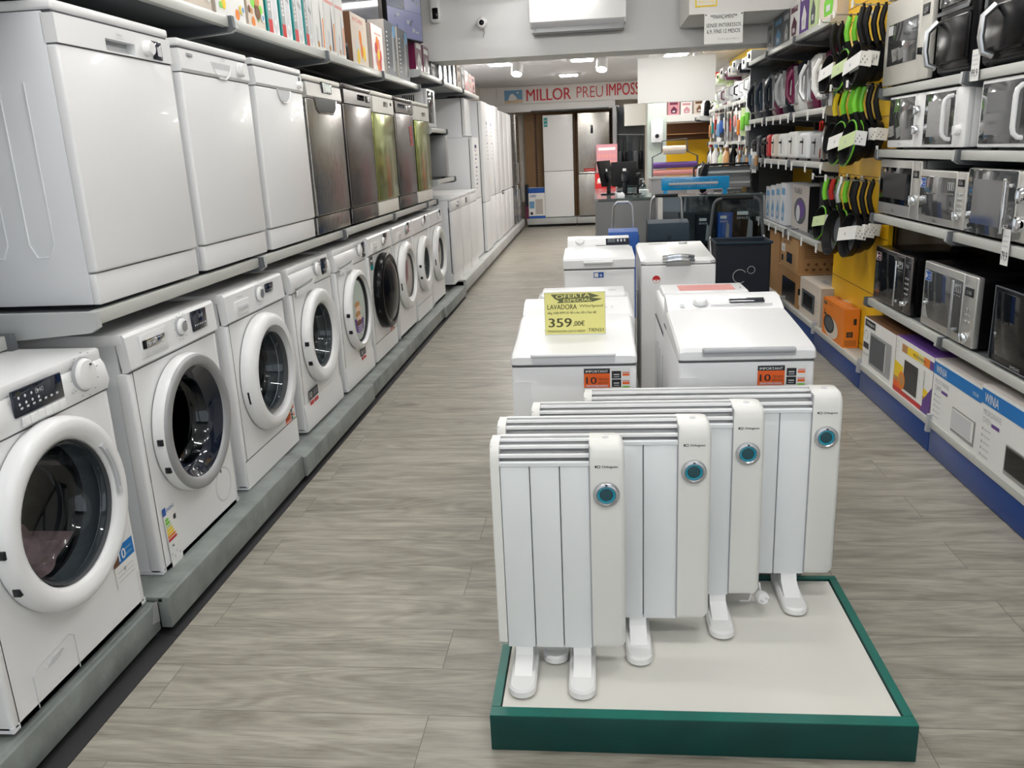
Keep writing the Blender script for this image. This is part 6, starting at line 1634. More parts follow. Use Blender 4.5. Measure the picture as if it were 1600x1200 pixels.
g = G(); g.box(-1.75, -1.70, 5.40, 5.46, 2.2, 2.62, 'yellow'); tag(g.make('sign_board'), 'narrow yellow board between the white and red boxes', 'board')
# items on the high shelves past the monitor
def iron(name, label, x, y, z, c1, c2, s, rz, grp, cat='iron'):
    t = thing(name, label, cat, (x, y, z+0.001), rz, grp)
    g = G(); L = 0.30*s
    g.prism([(-0.10*s, 0.0), (0.10*s, 0.0), (0.12*s, 0.10*s), (0.05*s, L), (0.0, L*1.08), (-0.06*s, L), (-0.12*s, 0.10*s)], 'xz', -0.025*s, 0.0, 'silver'); g.make('soleplate', t)
    g = G(); g.prism([(-0.10*s, 0.0), (0.10*s, 0.0), (0.11*s, 0.10*s), (0.045*s, L*0.9), (0.0, L), (-0.055*s, L*0.9), (-0.11*s, 0.10*s)], 'xz', 0.0, 0.05*s, c1)
    g.box(-0.05*s, 0.05*s, 0.05*s, 0.11*s, 0.0, 0.06*s, c1, 0.01); g.make('body', t)
    g = G(); g.tube([(0, 0.10*s, 0.03*s), (0, 0.125*s, 0.12*s), (0, 0.11*s, 0.20*s), (0, 0.045*s, 0.26*s)], 0.02*s, c2, 8); g.make('handle', t)
    return t
def steam_station(name, label, y, z, c1, c2, rz=RIGHT, x=XR+0.06, s=1.0):
    t = thing(name, label, 'steam iron', (x, y, z+0.001), rz, 'steam irons on the east shelf')
    g = G()
    prof = [(0.0, 0.02), (-0.02, 0.10), (0.0, 0.20), (0.06, 0.32), (0.13, 0.40), (0.18, 0.40), (0.16, 0.30), (0.24, 0.16), (0.26, 0.03), (0.22, 0.0), (0.02, 0.0)]
    n = len(prof); w = 0.12*s
    vs = []
    for xx, q in ((-w, 0.75), (-w*0.85, 0.93), (-w*0.5, 1), (w*0.5, 1), (w*0.85, 0.93), (w, 0.75)):
        for a, c in prof: vs.append((xx, 0.12+(a-0.12)*q*s, (0.18+(c-0.18)*q if c > 0.05 else c)*s))
    fs = [(i*n+j, i*n+(j+1) % n, (i+1)*n+(j+1) % n, (i+1)*n+j) for i in range(5) for j in range(n)]+[tuple(range(n)), tuple(5*n+j for j in range(n))[::-1]]
    g.raw(vs, fs, c1); g.make('base', t, ang=0.9)
    g = G(); g.prism([(-0.07, 0.06), (0.07, 0.06), (0.075, 0.12), (0.0, 0.36), (-0.075, 0.12)], 'xz', -0.045, -0.02, 'silver'); g.make('soleplate', t)
    g = G(); g.tube([(0.0, -0.055, 0.08), (-0.02, -0.085, 0.14), (-0.02, -0.085, 0.25), (0.0, -0.05, 0.33)], 0.02, c2, 8); g.prism([(-0.055, 0.07), (0.055, 0.07), (0.05, 0.16), (0.0, 0.32), (-0.05, 0.16)], 'xz', -0.06, -0.045, c2); g.make('handle', t)
    g = G(); g.tube([(0.06, 0.02, 0.05), (0.10, -0.04, 0.08), (0.11, -0.05, 0.2), (0.07, 0.0, 0.28)], 0.006, 'print_light', 6); g.make('hose', t)
    return t
G2 = 'goods on the high shelf past the monitor'
def plain_box(label, x, y, z, w, h, d, c, acc, rz, grp, name='appliance_box'):
    t = thing(name, label, 'box', (x, y, z+0.001), rz, grp)
    g = G(); g.box(-w/2, w/2, 0, d, 0, h, c); g.make('carton', t)
    g = G(); g.rect(FR_F, O0, -w*0.35, h*0.72, w*0.35, h*0.88, acc); g.poly(FR_F, O0, [(-w*0.2, h*0.1), (w*0.25, h*0.1), (w*0.3, h*0.4), (0, h*0.62), (-w*0.25, h*0.35)], acc, 0.0012); g.rect(FR_F, O0, -w*0.1, h*0.18, w*0.12, h*0.3, 'print_light', 0.002); g.make('front_print', t)
    return t
ZH = 2.2155
plain_box('dark red box with white pictures just past the dark grey boxes', XL-0.04, 7.80, ZH, 0.30, 0.27, 0.35, 'burgundy', 'paper', LEFT, G2)
plain_box('second dark red box with white pictures, past the monitor', XL-0.04, 8.14, ZH, 0.28, 0.25, 0.35, 'burgundy', 'paper', LEFT, G2)
plain_box('black box between the dark red boxes and the irons', XL-0.04, 8.47, ZH, 0.26, 0.145, 0.35, 'black_matte', 'paper', LEFT, G2)
for k, (c, nm) in enumerate((('paper', 'white'), ('sky', 'light blue'), ('paper', 'second white'), ('sky', 'second light blue'))):
    iron('clothes_iron', '%s clothes iron standing on the high shelf' % nm, XL-0.06, 8.88+0.30*k, ZH, c, 'grey_dark', 0.75, LEFT, G2)
for k, (c, a, nm) in enumerate((('carton', 'brown', 'beige box after the irons on the high shelf'), ('black_matte', 'paper', 'black box after the beige one on the high shelf'), ('salmon', 'red', 'reddish box, first of three at the far end of the high shelf'), ('carton', 'red', 'pale red printed box, second of three at the far end'), ('salmon', 'burgundy', 'reddish box, last of three at the far end'))):
    plain_box(nm, XL-0.04, 10.10+0.30*k, ZH, 0.27, 0.27-0.01*k, 0.35, c, a, LEFT, G2)
# ---------------------------------------------------------------- goods on the far east shelves
GE = 'boxed small appliances on the far east top shelf'
ZE = 2.2755
for (y, w, h, c, a, lab) in ((8.40, 0.26, 0.26, 'grey', 'grey_dark', 'grey appliance box at the far end of the top east shelf'),
    (8.06, 0.38, 0.26, 'grey_dark', 'sky', 'dark box with a blue printed stripe on the top east shelf'),
    (7.73, 0.27, 0.26, 'grey_dark', 'grey', 'plain dark box beside the blue striped one'),
    (7.45, 0.34, 0.28, 'paper', 'burgundy', 'white box with a burgundy appliance picture'),
    (7.12, 0.27, 0.34, 'violet', 'paper', 'violet box with a white appliance picture'),
    (6.84, 0.24, 0.34, 'lime_pale', 'grey_dark', 'pale green box with round dark pictures'),
    (6.42, 0.46, 0.34, 'carton', 'lime', 'large pale box with green band next to the pans')):
    plain_box(lab, XR+0.03, y, ZE, w, h, 0.36, c, a, RIGHT, GE)
for (y, c1, c2, lab) in ((9.05, 'grey_dark', 'navy', 'dark steam station at the far end of the iron shelf'), (8.62, 'navy', 'navy_flap', 'navy steam station with slate blue iron'), (8.18, 'burgundy', 'navy', 'burgundy steam station, far one'),
    (7.72, 'navy', 'grey', 'navy steam station in the middle of the iron shelf'), (7.30, 'paper', 'burgundy', 'large white steam station with burgundy iron'), (6.86, 'burgundy', 'silver', 'burgundy steam station, near one'), (6.45, 'grey_dark', 'paper', 'grey steam station next to the pans')):
    steam_station('steam_iron', lab, y, 1.70, c1, c2, s=1.1)
iron('clothes_iron', 'small red clothes iron lying before the steam stations', XR+0.10, 6.62+0.02, 1.701, 'red', 'silver', 0.45, RIGHT, 'loose irons on the iron shelf')
iron('clothes_iron', 'small teal clothes iron lying before the steam stations', XR+0.06, 6.30, 1.701, 'teal', 'black_matte', 0.45, RIGHT, 'loose irons on the iron shelf')
def toaster(y, z, w, h, c, lab, x=XR+0.04, rz=RIGHT, grp='toasters on the east shelf'):
    t = thing('toaster', lab, 'toaster', (x, y, z+0.001), rz, grp)
    g = G(); g.box(-w/2, w/2, 0, 0.28, 0.01, h, c, 0.03, 4); g.box(-w/2+0.01, w/2-0.01, 0.01, 0.27, 0, 0.02, 'dark'); g.make('body', t)
    g = G()
    for k in (-1, 1): g.box(k*w*0.2-0.013, k*w*0.2+0.013, 0.04, 0.24, h-0.004, h+0.001, 'dark')
    g.make('slot', t)
    g = G(); g.box(-0.006, 0.006, -0.002, 0.01, 0.05, h*0.8, 'dark'); g.box(-0.02, 0.02, -0.02, 0.0, h*0.62, h*0.70, 'dark', 0.004); g.make('lever', t)
    return t
for (y, w, h, c, lab) in ((9.15, 0.2, 0.19, 'black', 'black toaster at the far end of the toaster shelf'), (8.88, 0.2, 0.22, 'navy', 'navy toaster, second from the far end'), (8.62, 0.2, 0.2, 'black', 'black toaster between the navy and red ones'), (8.38, 0.17, 0.22, 'red', 'red toaster on the toaster shelf'), (8.12, 0.22, 0.22, 'carton', 'cream toaster beside the red one'),
    (7.78, 0.30, 0.22, 'paper', 'white toaster beside the cream one'), (7.40, 0.34, 0.23, 'paper', 'wide white toaster in the middle of the shelf'), (7.0, 0.30, 0.22, 'white_side', 'bluish white toaster next to the hanging lid'), (6.62, 0.30, 0.21, 'grey', 'grey toaster at the near end, behind the pans')):
    toaster(y, 1.325, w, h, c, lab)
def art_grill(g, w, h):
    g.rect(FR_F, O0, -w/2, 0, w/2, h, 'carton_side', 0.0008); g.disc(FR_F, O0, 0.0, h*0.42, w*0.36, 'grey_dark', 0.0014, 24, h*0.30); g.disc(FR_F, O0, 0.02, h*0.46, w*0.25, 'violet', 0.0018, 20, h*0.2); g.disc(FR_F, O0, -0.06, h*0.36, w*0.12, 'print_light', 0.0022)
    g.text(FR_F, O0, -w*0.42, h*0.80, 'TAURUS', h*0.12, 'ink', w*0.5, 0.0016, 0.03)
carton('grill_box', 'grey carton with a dark grill picture standing on the low east shelf', XR+0.10, 6.95, 7.52, 0.765, 0.36, 0.20, 'carton_side', 'black_matte', 'paper', 'boxed grills', art_grill)
plain_box('black boxed appliance beside the grill carton', XR+0.14, 6.55, 0.765, 0.50, 0.40, 0.25, 'black_matte', 'grey_dark', RIGHT, 'boxed grills')
for k in range(4):
    plain_box('pale blue striped packet, %s from the grill carton' % ORD[k], XR+0.06, 7.70+0.22*k, 0.765, 0.2, 0.36-0.02*k, 0.2, 'print_light' if k % 2 else 'white_side', 'sky', RIGHT, 'pale packets on the low east shelf')
def grill(y, lab):
    t = thing('electric_grill', lab, 'grill', (XR+0.03, y, 0.766), RIGHT, 'grills on the low east shelf')
    g = G(); g.box(-0.17, 0.17, 0.0, 0.05+0.12, 0.0, 0.05, 'black', 0.015, 3); g.make('base', t)
    g = G(); g.box(-0.16, 0.16, 0.01, 0.16, 0.05, 0.085, 'black_matte', 0.015, 3); g.make('lid', t)
    g = G(); g.tube([(-0.07, 0.01, 0.06), (-0.07, -0.03, 0.06), (0.07, -0.03, 0.06), (0.07, 0.01, 0.06)], 0.008, 'dark', 6); g.make('handle', t)
# (small grills stand in front of the cartons)
grill(6.42, 'black electric grill at the near end of the low shelf')
# far east run beyond the iron bay
FARZ = [(1.935, 'with coffee makers'), (1.50, 'with blue and white irons'), (1.16, 'with cups and small goods')]
for j, (a, b) in enumerate(((9.38, 10.9), (10.9, 12.5))):
    for z, nm in FARZ: shelf_board('shelf', '%s rear east shelf %s' % (('nearer', 'farther')[j], nm), a, b, z, 2.058, XR+0.02 if z > 1.2 else XR-0.1, 'rear east shelves', brk=(z < 1.9), hooks=4)
    t = thing('shelving_back', '%s back panel of the rear east run' % ('dark', 'yellow')[j], 'shelving panel', (0, 0, 0), 0, 'east back panels')  # plain back panel of the rear shelves
    g = G(); g.box(2.09, 2.12, a, b, 0, 2.36, ('black_matte', 'yellow_panel')[j]); g.make('panel', t)
    t = thing('gondola_plinth', '%s grey base cabinet of the rear east run' % ('nearer', 'farther')[j], 'plinth', (0, 0, 0), 0, 'rear east plinths')
    g = G(); g.box(1.62, 2.08, a, b, 0.0, 0.75, 'desk'); g.make('cabinet', t)
g = G(); g.box(2.10, 2.135, 9.4, 13.9, 2.42, ZR-0.01, 'yellow'); tag(g.make('wall_strip'), 'bright yellow strip above the rear east shelves', 'panel')
g = G(); g.box(1.60, 2.10, 12.56, 12.60, 2.34, 2.44, 'red'); tag(g.make('red_beam'), 'dark red beam end above the rear east shelves', 'beam')
def coffee_maker(x, y, z, c, lab, s=1.0, rz=RIGHT):
    t = thing('coffee_maker', lab, 'coffee maker', (x, y, z+0.001), rz, 'coffee makers on the rear east shelf')
    g = G(); g.box(-0.09*s, 0.09*s, 0.0, 0.24*s, 0, 0.03*s, c, 0.008); g.box(-0.09*s, 0.09*s, 0.13*s, 0.24*s, 0.03*s, 0.32*s, c, 0.012); g.box(-0.09*s, 0.09*s, 0.0, 0.24*s, 0.25*s, 0.34*s, c, 0.014); g.make('body', t)
    g = G(); g.lathe([(0, 0), (0.055*s, 0), (0.07*s, 0.05*s), (0.06*s, 0.12*s), (0.045*s, 0.14*s)], (0, 0.065*s, 0.032*s), 'z', 'print_light', 20); g.tube([(0, 0.0, 0.06*s), (0, -0.03*s, 0.07*s), (0, -0.03*s, 0.13*s), (0, 0.01*s, 0.15*s)], 0.008*s, c, 6); g.make('jug', t)
    g = G(); g.cyl((0.04*s, 0.001, 0.30*s), '-y', 0.018*s, 0.012*s, 'dark', 16); g.make('knob', t)
    return t
cm = [('paper', 'white'), ('lime_pale', 'pale green'), ('paper', 'second white'), ('burgundy', 'dark red'), ('offwhite', 'cream'), ('silver_paint', 'silver'), ('black', 'black'), ('print_light', 'pale grey'), ('paper', 'tall white')]
for k, (c, nm) in enumerate(cm):
    coffee_maker(XR+0.05, 12.25-0.33*k, 1.935, c, '%s coffee maker on the rear east top shelf, %s from the far end' % (nm, ORD[k]), 1.2+0.1*(k % 3))
for k, (c, nm) in enumerate((('paper', 'white'), ('sky', 'blue'), ('red', 'red tipped'), ('sky', 'pale blue'), ('paper', 'plain white'), ('navy', 'navy'), ('sky', 'bright blue'), ('burgundy', 'dark red'))):
    iron('clothes_iron', '%s clothes iron, %s from the near end of the rear iron shelf' % (nm, ORD[k]), XR+0.06, 9.6+0.36*k, 1.501, c, 'paper' if k % 2 else 'grey_dark', 0.85, RIGHT, 'irons on the rear east shelf')
def bottle(x, y, z, c, cap, lab, s, grp):
    t = thing('bottle', lab, 'bottle', (x, y, z), 0, grp)
    g = G(); g.lathe([(0, 0), (0.035*s, 0), (0.037*s, 0.01*s), (0.036*s, 0.13*s), (0.015*s, 0.17*s), (0.014*s, 0.19*s), (0, 0.19*s)], (0, 0, 0.001), 'z', c, 16); g.make('body', t)
    g = G(); g.cyl((0, 0, 0.19*s), 'z', 0.017*s, 0.03*s, cap, 12); g.make('cap', t)
cols = [('paper', 'paper', 'white'), ('offwhite', 'red', 'cream red capped'), ('black', 'dark', 'black'), ('silver', 'dark', 'steel'), ('tan', 'brown', 'tan'), ('carton', 'paper', 'beige'), ('lime_pale', 'paper', 'pale green'), ('grey_dark', 'silver', 'dark grey'), ('paper', 'sky', 'white blue capped'), ('salmon', 'paper', 'salmon'), ('silver', 'silver', 'bright steel'), ('black', 'red', 'black red capped')]
for k, (c, cp, nm) in enumerate(cols):
    bottle(XR-0.02+0.03*(k % 2), 9.5+0.24*k, 1.161, c, cp, '%s flask, %s from the near end of the low rear shelf' % (nm, ORD[k]), 1.1+0.15*(k % 3), 'flasks on the low rear east shelf')
# blister cards hanging below the coffee maker shelf
def blister(x, y, z, h, w, c, acc, lab):
    t = thing('blister_pack', lab, 'blister pack', (x, y, z), RIGHT+0.3*((int(y*10)) % 3-1), 'hanging packs below the coffee makers')
    g = G(); g.box(-w/2, w/2, 0, 0.004, -h, 0, c); g.make('card', t)
    g = G(); g.box(-w*0.35, w*0.35, -0.02, 0.0, -h*0.8, -h*0.3, acc, 0.008); g.make('blister', t)
    g = G(); g.tube([(0, 0.002, -0.01), (0.0, 0.002, 0.06)], 0.003, 'silver', 5); g.make('hanger', t)
bc = [('paper', 'lime', 'green'), ('lime_pale', 'lime', 'bright green'), ('paper', 'orange_box', 'orange'), ('paper', 'salmon', 'salmon'), ('carton', 'red', 'red'), ('paper', 'grey', 'grey'), ('paper', 'print_light', 'white'), ('navy', 'blue', 'navy'), ('paper', 'sky', 'light blue'), ('salmon', 'red', 'brick red'), ('paper', 'teal', 'teal'), ('carton', 'tan', 'tan')]
for k, (c, a, nm) in enumerate(bc):
    blister(XR+0.0, 9.25+0.26*k, 1.86-0.02*(k % 3), 0.26+0.03*(k % 3), 0.12, c, a, '%s hanging utensil pack, %s from the iron bay' % (nm, ORD[k]))
for k in range(8):
    blister(XR-0.03, 8.5+0.16*k, 1.42-0.03*(k % 2), 0.20, 0.09, 'paper' if k % 3 else 'grey_dark', ('tan', 'grey', 'sky')[k % 3], 'small hanging pack beside the toasters, %s from the camera side' % ORD[k])

# ---------------------------------------------------------------- glass showcase, counter, heaters on top
t = thing('glass_showcase', 'glass fronted showcase with dark boxed shavers inside', 'display case', (1.18, 8.55, 0))
g = G(); g.box(-0.51, 0.51, 0.0, 0.45, 0.0, 0.09, 'dark'); g.box(-0.51, 0.51, 0.43, 0.45, 0.09, 0.98, 'grey_dark'); g.box(-0.51, 0.51, 0.03, 0.43, 0.09, 0.10, 'grey_dark'); g.make('base', t)
g = G(); g.box(-0.50, 0.50, 0.0, 0.006, 0.09, 0.985, 'glass'); g.make('front_glass', t)
g = G(); g.box(-0.49, 0.46, 0.03, 0.42, 0.50, 0.506, 'glass'); g.make('glass_shelf', t)
g = G(); g.box(-0.51, 0.49, -0.005, 0.45, 0.985, 0.998, 'desk_top', 0.003); g.make('glass_top', t)
g = G(); g.tube([(0.49, 0.0, 0.02), (0.49, 0.0, 0.9), (0.485, 0.02, 0.97), (0.45, 0.05, 0.99)], 0.018, 'silver_paint', 8); g.box(-0.52, -0.505, -0.004, 0.45, 0.0, 0.99, 'paper'); g.make('frame', t)
for k, (x, z, w, h, c, nm) in enumerate(((-0.36, 0.52, 0.22, 0.20, 'black', 'black boxed shaver with white label'), (-0.08, 0.52, 0.16, 0.28, 'navy', 'tall navy boxed shaver'), (0.12, 0.52, 0.14, 0.30, 'blue', 'bright blue boxed shaver'), (0.32, 0.52, 0.24, 0.34, 'black', 'large black boxed shaver'),
        (-0.36, 0.11, 0.2, 0.3, 'navy', 'lower navy box'), (-0.10, 0.11, 0.2, 0.32, 'black', 'lower black box'), (0.14, 0.11, 0.2, 0.3, 'blue', 'lower blue box'), (0.36, 0.11, 0.18, 0.3, 'grey_dark', 'lower grey box'))):
    tt = thing('shaver_box', '%s inside the glass showcase' % nm, 'box', (1.18+x, 8.62, z-0.01+0.006), 0, 'boxed shavers in the showcase')
    g = G(); g.box(-w/2, w/2, 0, 0.12, 0, h, c); g.make('carton', tt)
    g = G(); g.rect(FR_F, O0, -w*0.35, h*0.8, w*0.1, h*0.9, 'paper'); g.poly(FR_F, O0, [(w*0.05, h*0.1), (w*0.3, h*0.1), (w*0.3, h*0.6), (w*0.12, h*0.7)], 'grey', 0.001); g.text(FR_F, O0, -w*0.35, h*0.68, 'BRAUN', h*0.07, 'print_light', w*0.5, 0.0012, 0.01); g.make('front_print', tt)
t = thing('quartz_heater', 'quartz heater wrapped in bright blue film on the showcase', 'heater', (0.995, 8.58, 1.0), -0.03)
g = G(); g.box(-0.33, 0.33, 0.0, 0.09, 0.055, 0.175, 'cyan', 0.008); g.box(-0.31, -0.27, 0.01, 0.09, 0, 0.06, 'cyan'); g.box(0.27, 0.31, 0.01, 0.09, 0, 0.06, 'cyan'); g.make('casing', t)
g = G()
for k in range(26): g.tube([(-0.25+0.018*k, -0.003, 0.075), (-0.235+0.018*k, -0.003, 0.155)], 0.0022, 'chrome', 5)
g.tube([(-0.26, -0.002, 0.115), (0.22, -0.002, 0.115)], 0.012, 'print_light', 6); g.make('grille', t)
g = G(); g.cyl((0.27, 0.0, 0.115), '-y', 0.018, 0.012, 'cyan', 16); g.make('knob', t)
t = thing('quartz_heater', 'larger silver quartz heater with black ends behind the blue one', 'heater', (1.365, 8.86, 1.0))
g = G()
for s in (-1, 1): g.prism([(s*0.27, 0.0), (s*0.23, 0.02), (s*0.22, 0.2), (s*0.20, 0.285), (s*0.25, 0.285), (s*0.29, 0.18), (s*0.29, 0.02)], 'xz', -0.02, 0.10, 'black_matte')
g.box(-0.22, 0.22, -0.01, 0.09, 0.27, 0.29, 'black_matte', 0.004); g.make('end_bracket', t)
g = G(); g.prism([(0.07, 0.04), (0.0, 0.06), (0.05, 0.15), (0.0, 0.24), (0.07, 0.26)], 'yz', -0.215, 0.215, 'silver'); g.make('reflector', t)
g = G()
for z in (0.095, 0.2): g.tube([(-0.21, 0.01, z), (0.21, 0.01, z)], 0.010, 'paper', 8)
g.make('element', t)
g = G()
for k in range(4): g.tube([(-0.22, -0.02, 0.05+0.065*k), (0.22, -0.02, 0.05+0.065*k)], 0.003, 'silver', 5)
g.make('guard', t)
# counter
t = thing('counter', 'grey sales counter with dark glassy top at the end of the aisle', 'counter', (0, 0, 0))
g = G(); g.box(0.005, 0.66, 9.30, 11.6, 0.0, 0.93, 'desk', 0.012); g.make('body', t)
g = G()
g.prism([(0.0, 9.35), (0.04, 9.29), (0.66, 9.29), (0.66, 11.62), (0.0, 11.62)], 'xy', 0.93, 0.955, 'desk_top'); g.make('top', t)
def screen(x, y, z, rz, w, h, lab, side=False):
    t = thing('computer_monitor', lab, 'monitor', (x, y, z), rz)
    g = G(); g.T = Matrix.Rotation(-0.22, 4, 'X'); g.box(-w/2, w/2, 0.0, 0.035, 0.10, 0.10+h, 'black_matte', 0.008); g.box(-0.05, 0.05, -0.035, 0.0, 0.14, 0.26, 'dark', 0.006); g.make('case', t)
    g = G(); g.T = Matrix.Rotation(-0.22, 4, 'X'); g.rect(FR_F, (0, 0, 0), -0.02, 0.27, 0.02, 0.30, 'paper'); g.make('label', t)
    g = G(); g.box(-0.09, 0.09, -0.04, 0.10, 0, 0.015, 'dark', 0.006); g.box(-0.03, 0.03, 0.02, 0.05, 0.01, 0.16, 'dark', 0.006); g.make('stand', t)
screen(0.36, 10.0, 0.956, 0.15, 0.30, 0.28, 'black till monitor seen from behind on the counter')
screen(0.20, 10.15, 0.956, 1.1, 0.30, 0.30, 'second black till monitor turned sideways on the counter')
t = thing('card_reader', 'small pale card terminal on the counter before the monitors', 'card reader', (0.30, 9.62, 0.956), 0.2)
g = G(); g.prism([(0, 0), (0.14, 0), (0.14, 0.05), (0.02, 0.025)], 'yz', -0.04, 0.04, 'print_light'); g.make('body', t)
g = G(); g.box(-0.03, 0.03, 0.09, 0.13, 0.046, 0.054, 'display'); g.make('display', t)
t = thing('barcode_scanner', 'black handheld scanner standing beside the till monitors', 'scanner', (0.50, 9.95, 0.956))
g = G(); g.cyl((0, 0, 0), 'z', 0.045, 0.012, 'dark', 18); g.tube([(0, 0, 0.0), (0, 0.0, 0.14), (0.0, -0.01, 0.2)], 0.014, 'dark', 8); g.make('stand', t)
g = G(); g.box(-0.03, 0.03, -0.07, 0.03, 0.19, 0.24, 'dark', 0.012, 3); g.make('scan_head', t)
t = thing('pump_bottle', 'clear sanitiser pump bottle on the counter', 'bottle', (0.55, 9.72, 0.956))
g = G(); g.lathe([(0, 0), (0.035, 0), (0.036, 0.10), (0.014, 0.125), (0.014, 0.14), (0, 0.14)], (0, 0, 0), 'z', 'glass', 18); g.make('body', t)
g = G(); g.cyl((0, 0, 0.14), 'z', 0.014, 0.02, 'paper', 12); g.tube([(0, 0, 0.155), (0, 0, 0.18), (-0.035, 0, 0.178)], 0.005, 'paper', 6); g.make('pump', t)
t = thing('paper_pile', 'small pile of white papers on the counter', 'papers', (0.60, 10.25, 0.9555), 0.2)
g = G(); g.box(-0.05, 0.05, 0, 0.2, 0, 0.03, 'paper'); g.make('sheets', t)
# pink and red promo boxes behind the counter
for k, (x, y, z, c, a, lab) in enumerate(((0.20, 13.4, 1.12, 'pink', 'salmon', 'pink checked carton on top of the promotional pile'), (0.17, 13.4, 0.62, 'red', 'black', 'red carton with a black appliance picture, upper one'), (0.17, 13.4, 0.12, 'red', 'black', 'red carton with a black appliance picture, lower one'))):
    t = thing('promo_box', lab, 'box', (x, y, z), 0, 'promotional cartons behind the counter')
    g = G(); g.box(-0.16, 0.16, 0, 0.4, 0, 0.48 if k else 0.42, c); g.make('carton', t)
    g = G(); g.rect(FR_F, O0, -0.13, 0.33, 0.13, 0.37, 'paper' if not k else 'salmon')
    if k: g.disc(FR_F, O0, 0.05, 0.15, 0.09, a, 0.001, 20, 0.12); g.disc(FR_F, O0, -0.08, 0.38, 0.04, 'paper', 0.001)
    else:
        for i in range(5):
            for j in range(3): g.rect(FR_F, O0, -0.14+0.058*i, 0.04+0.09*j, -0.10+0.058*i, 0.09+0.09*j, a, 0.001)
    g.make('front_print', t)
t = G().box(0.02, 0.35, 13.42, 13.85, 0.0, 0.118, 'grey_dark').make('pallet'); tag(t, 'dark low base under the red cartons', 'pallet')

# ---------------------------------------------------------------- rear corner behind the counter
t = thing('display_cabinet', 'dark display cabinet with hanging bags behind the counter', 'cabinet', (0.61, 13.6, 0))
g = G(); g.box(-0.24, 0.20, 0.3, 0.34, 0.9, 2.1, 'grey_dark'); g.box(-0.25, -0.24, 0.0, 0.34, 0.9, 2.1, 'dark'); g.box(-0.24, 0.2, 0.0, 0.34, 0.86, 0.9, 'dark'); g.make('carcass', t)
g = G(); g.box(-0.25, 0.2, 0.0, 0.34, 0.0, 0.86, 'grey'); g.make('base', t)
g = G(); g.box(-0.13, 0.2, -0.02, 0.30, 1.80, 2.12, 'offwhite'); g.make('header', t)
g = G(); g.tube([(-0.24, 0.1, 1.68), (0.2, 0.1, 1.66)], 0.008, 'silver', 6); g.make('rail', t)
for k in range(5):
    tt = thing('shoulder_bag', 'dark bag hanging in the display cabinet, %s along the rail' % ORD[k], 'bag', (0.40+0.085*k, 13.70, 1.30), 0, 'bags hanging in the display cabinet')
    c = ('grey_dark', 'black', 'navy', 'grey_dark', 'black')[k]
    g = G(); g.box(-0.035, 0.035, -0.02, 0.06, -0.16, 0.12, c, 0.012); g.make('bag', tt)
    g = G(); g.tube([(-0.02, 0.02, 0.12), (-0.015, 0.02, 0.30), (0, 0.02, 0.365), (0.015, 0.02, 0.30), (0.02, 0.02, 0.12)], 0.005, c, 6); g.make('strap', tt)
for k, (c, nm) in enumerate((('red', 'red'), ('teal', 'teal'), ('grey_dark', 'dark'))):
    tt = thing('small_box', '%s small box on the cabinet floor behind the counter' % nm, 'box', (0.43+0.12*k, 13.66, 0.901), 0, 'small boxes in the display cabinet')
    g = G(); g.box(-0.05, 0.05, -0.05, 0.05, 0, 0.14+0.02*k, c); g.make('carton', tt)
    g = G(); g.rect(FR_F, (0, -0.05, 0), -0.035, 0.06, 0.035, 0.10, 'paper'); g.make('front_print', tt)
t = thing('wall_box', 'pale wall box with round black button on the green column', 'wall box', (0.93, 12.94, 1.53))
g = G(); g.box(-0.085, 0.085, -0.05, 0, 0, 0.33, 'white_side', 0.008); g.make('casing', t)
g = G(); g.cyl((0.0, -0.05, 0.09), '-y', 0.03, 0.008, 'dark', 18); g.make('button', t)
t = thing('low_cabinet', 'long grey low cabinet under the wrapping paper rack', 'cabinet', (1.20, 12.3, 0))
g = G(); g.box(-0.40, 0.36, 0, 0.5, 0, 1.02, 'desk', 0.008); g.make('body', t)
g = G(); g.box(-0.41, 0.37, -0.01, 0.51, 1.02, 1.045, 'grey'); g.make('top', t)
g = G(); g.tube([(-0.05, -0.012, 0.93), (0.07, -0.012, 0.93)], 0.005, 'silver', 6); g.make('handle', t)
t = thing('wrapping_rack', 'wire rack holding rolls of wrapping paper', 'rack', (1.17, 12.5, 1.046))
g = G()
for y in (0.0, 0.12):
    g.tube([(-0.33, y, 0), (-0.33, y, 0.28), (-0.20, y, 0.34), (-0.19, y, 0.50), (0.15, y, 0.52), (0.17, y, 0.34), (0.31, y, 0.28), (0.31, y, 0)], 0.007, 'grey_dark', 6)
g.tube([(-0.33, 0.0, 0.2), (-0.33, 0.12, 0.2)], 0.006, 'grey_dark', 6); g.tube([(0.31, 0.0, 0.2), (0.31, 0.12, 0.2)], 0.006, 'grey_dark', 6); g.make('frame', t)
for k, (z, x0, x1, r, c, lab) in enumerate(((0.37, -0.18, 0.14, 0.06, 'carton', 'cream roll of wrapping paper at the top of the rack'), (0.16, -0.32, 0.30, 0.045, 'violet', 'violet roll of wrapping paper in the middle of the rack'), (0.06, -0.32, 0.30, 0.045, 'salmon', 'patterned red roll of wrapping paper at the bottom of the rack'))):
    tt = thing('paper_roll', lab, 'roll', (1.17, 12.56, 1.046+z), 0, 'rolls on the wrapping rack')
    g = G(); g.cyl((x0, 0, 0), 'x', r, x1-x0, c, 20); g.make('paper', tt)
    g = G(); g.cyl((x0-0.01, 0, 0), 'x', r*0.35, x1-x0+0.02, 'kraft', 12); g.make('core', tt)
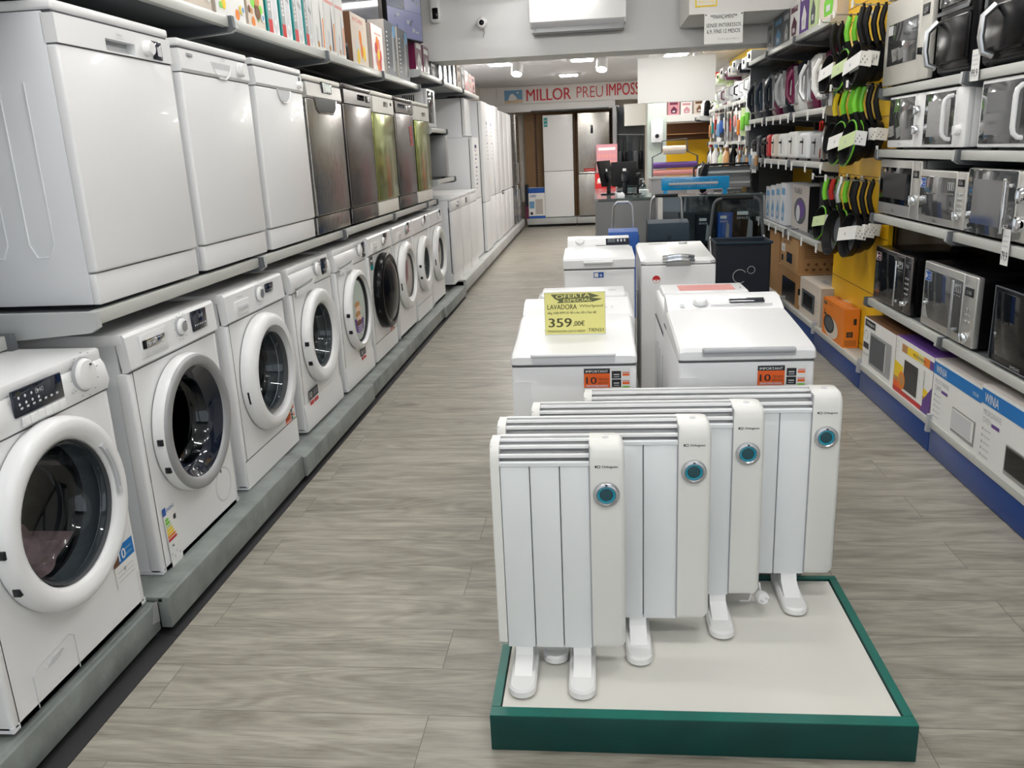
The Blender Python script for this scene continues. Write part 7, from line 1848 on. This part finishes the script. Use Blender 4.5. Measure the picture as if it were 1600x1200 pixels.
# yellow backed corner unit
t = thing('corner_unit', 'yellow backed corner shelving behind the wrapping rack', 'shelving', (1.40, 13.3, 0))
g = G(); g.box(-0.32, 0.62, 0.3, 0.33, 0.8, 1.80, 'yellow_panel'); g.box(-0.32, 0.62, 0.295, 0.30, 1.55, 1.80, 'brown'); g.make('back_panel', t)
g = G(); g.box(-0.32, 0.62, 0.02, 0.3, 1.82, 1.92, 'paper'); g.make('shelf_board', t)
g = G(); g.box(-0.30, 0.5, 0.05, 0.3, 1.635, 1.645, 'tan'); g.make('inner_shelf', t)
g = G(); g.box(-0.32, 0.62, 0.28, 0.33, 0, 0.8, 'grey'); g.make('base', t)
for k, (c, a, nm) in enumerate((('pink', 'burgundy', 'pink box with dark cross'), ('paper', 'pink', 'white box with pink print'), ('carton', 'brown', 'beige box'), ('paper', 'ink', 'white box with black print'))):
    plain_box('%s on the rear corner shelf' % nm, 1.21+0.19*k, 13.36, 1.921, 0.17, 0.20-0.02*(k % 2), 0.2, c, a, 0, 'boxes on the rear corner shelf')
shelf_board('shelf', 'short rear shelf with flasks and a white drum', 12.62, 13.2, 1.86, 2.135, 1.52, 'rear east shelves', brk=True)
for k, (c, nm) in enumerate((('black', 'black'), ('silver', 'steel'), ('paper', 'white'))):
    bottle(1.62+0.0*k, 12.66+0.17*k, 1.862, c, 'dark', '%s flask on the short rear shelf' % nm, 1.3, 'flasks on the short rear shelf')
# kettles and pots on the low cabinets near the wrapping rack
def kettle(x, y, z, c, lab, s):
    t = thing('kettle', lab, 'kettle', (x, y, z), -0.6, 'kettles on the low rear cabinet')
    g = G(); g.lathe([(0, 0), (0.075*s, 0), (0.08*s, 0.02*s), (0.065*s, 0.15*s), (0.05*s, 0.19*s), (0, 0.20*s)], (0, 0, 0.001), 'z', c, 20); g.prism([(0.05*s, 0.14*s), (0.09*s, 0.18*s), (0.05*s, 0.18*s)], 'xz', -0.015*s, 0.015*s, c); g.make('body', t)
    g = G(); g.tube([(-0.06*s, 0, 0.03*s), (-0.12*s, 0, 0.06*s), (-0.12*s, 0, 0.15*s), (-0.05*s, 0, 0.19*s)], 0.010*s, 'dark', 8); g.make('handle', t)
    g = G(); g.lathe([(0.045*s, 0.19*s), (0.03*s, 0.205*s), (0.008, 0.21*s), (0.008, 0.225*s), (0, 0.225*s)], (0, 0, 0.001), 'z', 'dark', 16); g.make('lid', t)
g = G(); g.box(1.30, 1.60, 9.50, 12.25, 0.0, 0.99, 'desk'); g.box(1.29, 1.61, 9.49, 12.26, 0.99, 1.005, 'grey'); tag(g.make('side_cabinet'), 'low grey cabinet carrying kettles along the rear east shelves', 'cabinet')
for k, (c, nm) in enumerate((('paper', 'white'), ('tan', 'woven tan'), ('silver', 'steel'), ('paper', 'second white'), ('burgundy', 'dark red'), ('tan', 'second woven tan'), ('silver', 'second steel'), ('black', 'black'))):
    kettle(1.42+0.05*(k % 2), 9.75+0.30*k, 1.0055, c, '%s kettle, %s from the showcase' % (nm, ORD[k]), 1.0+0.1*(k % 2))
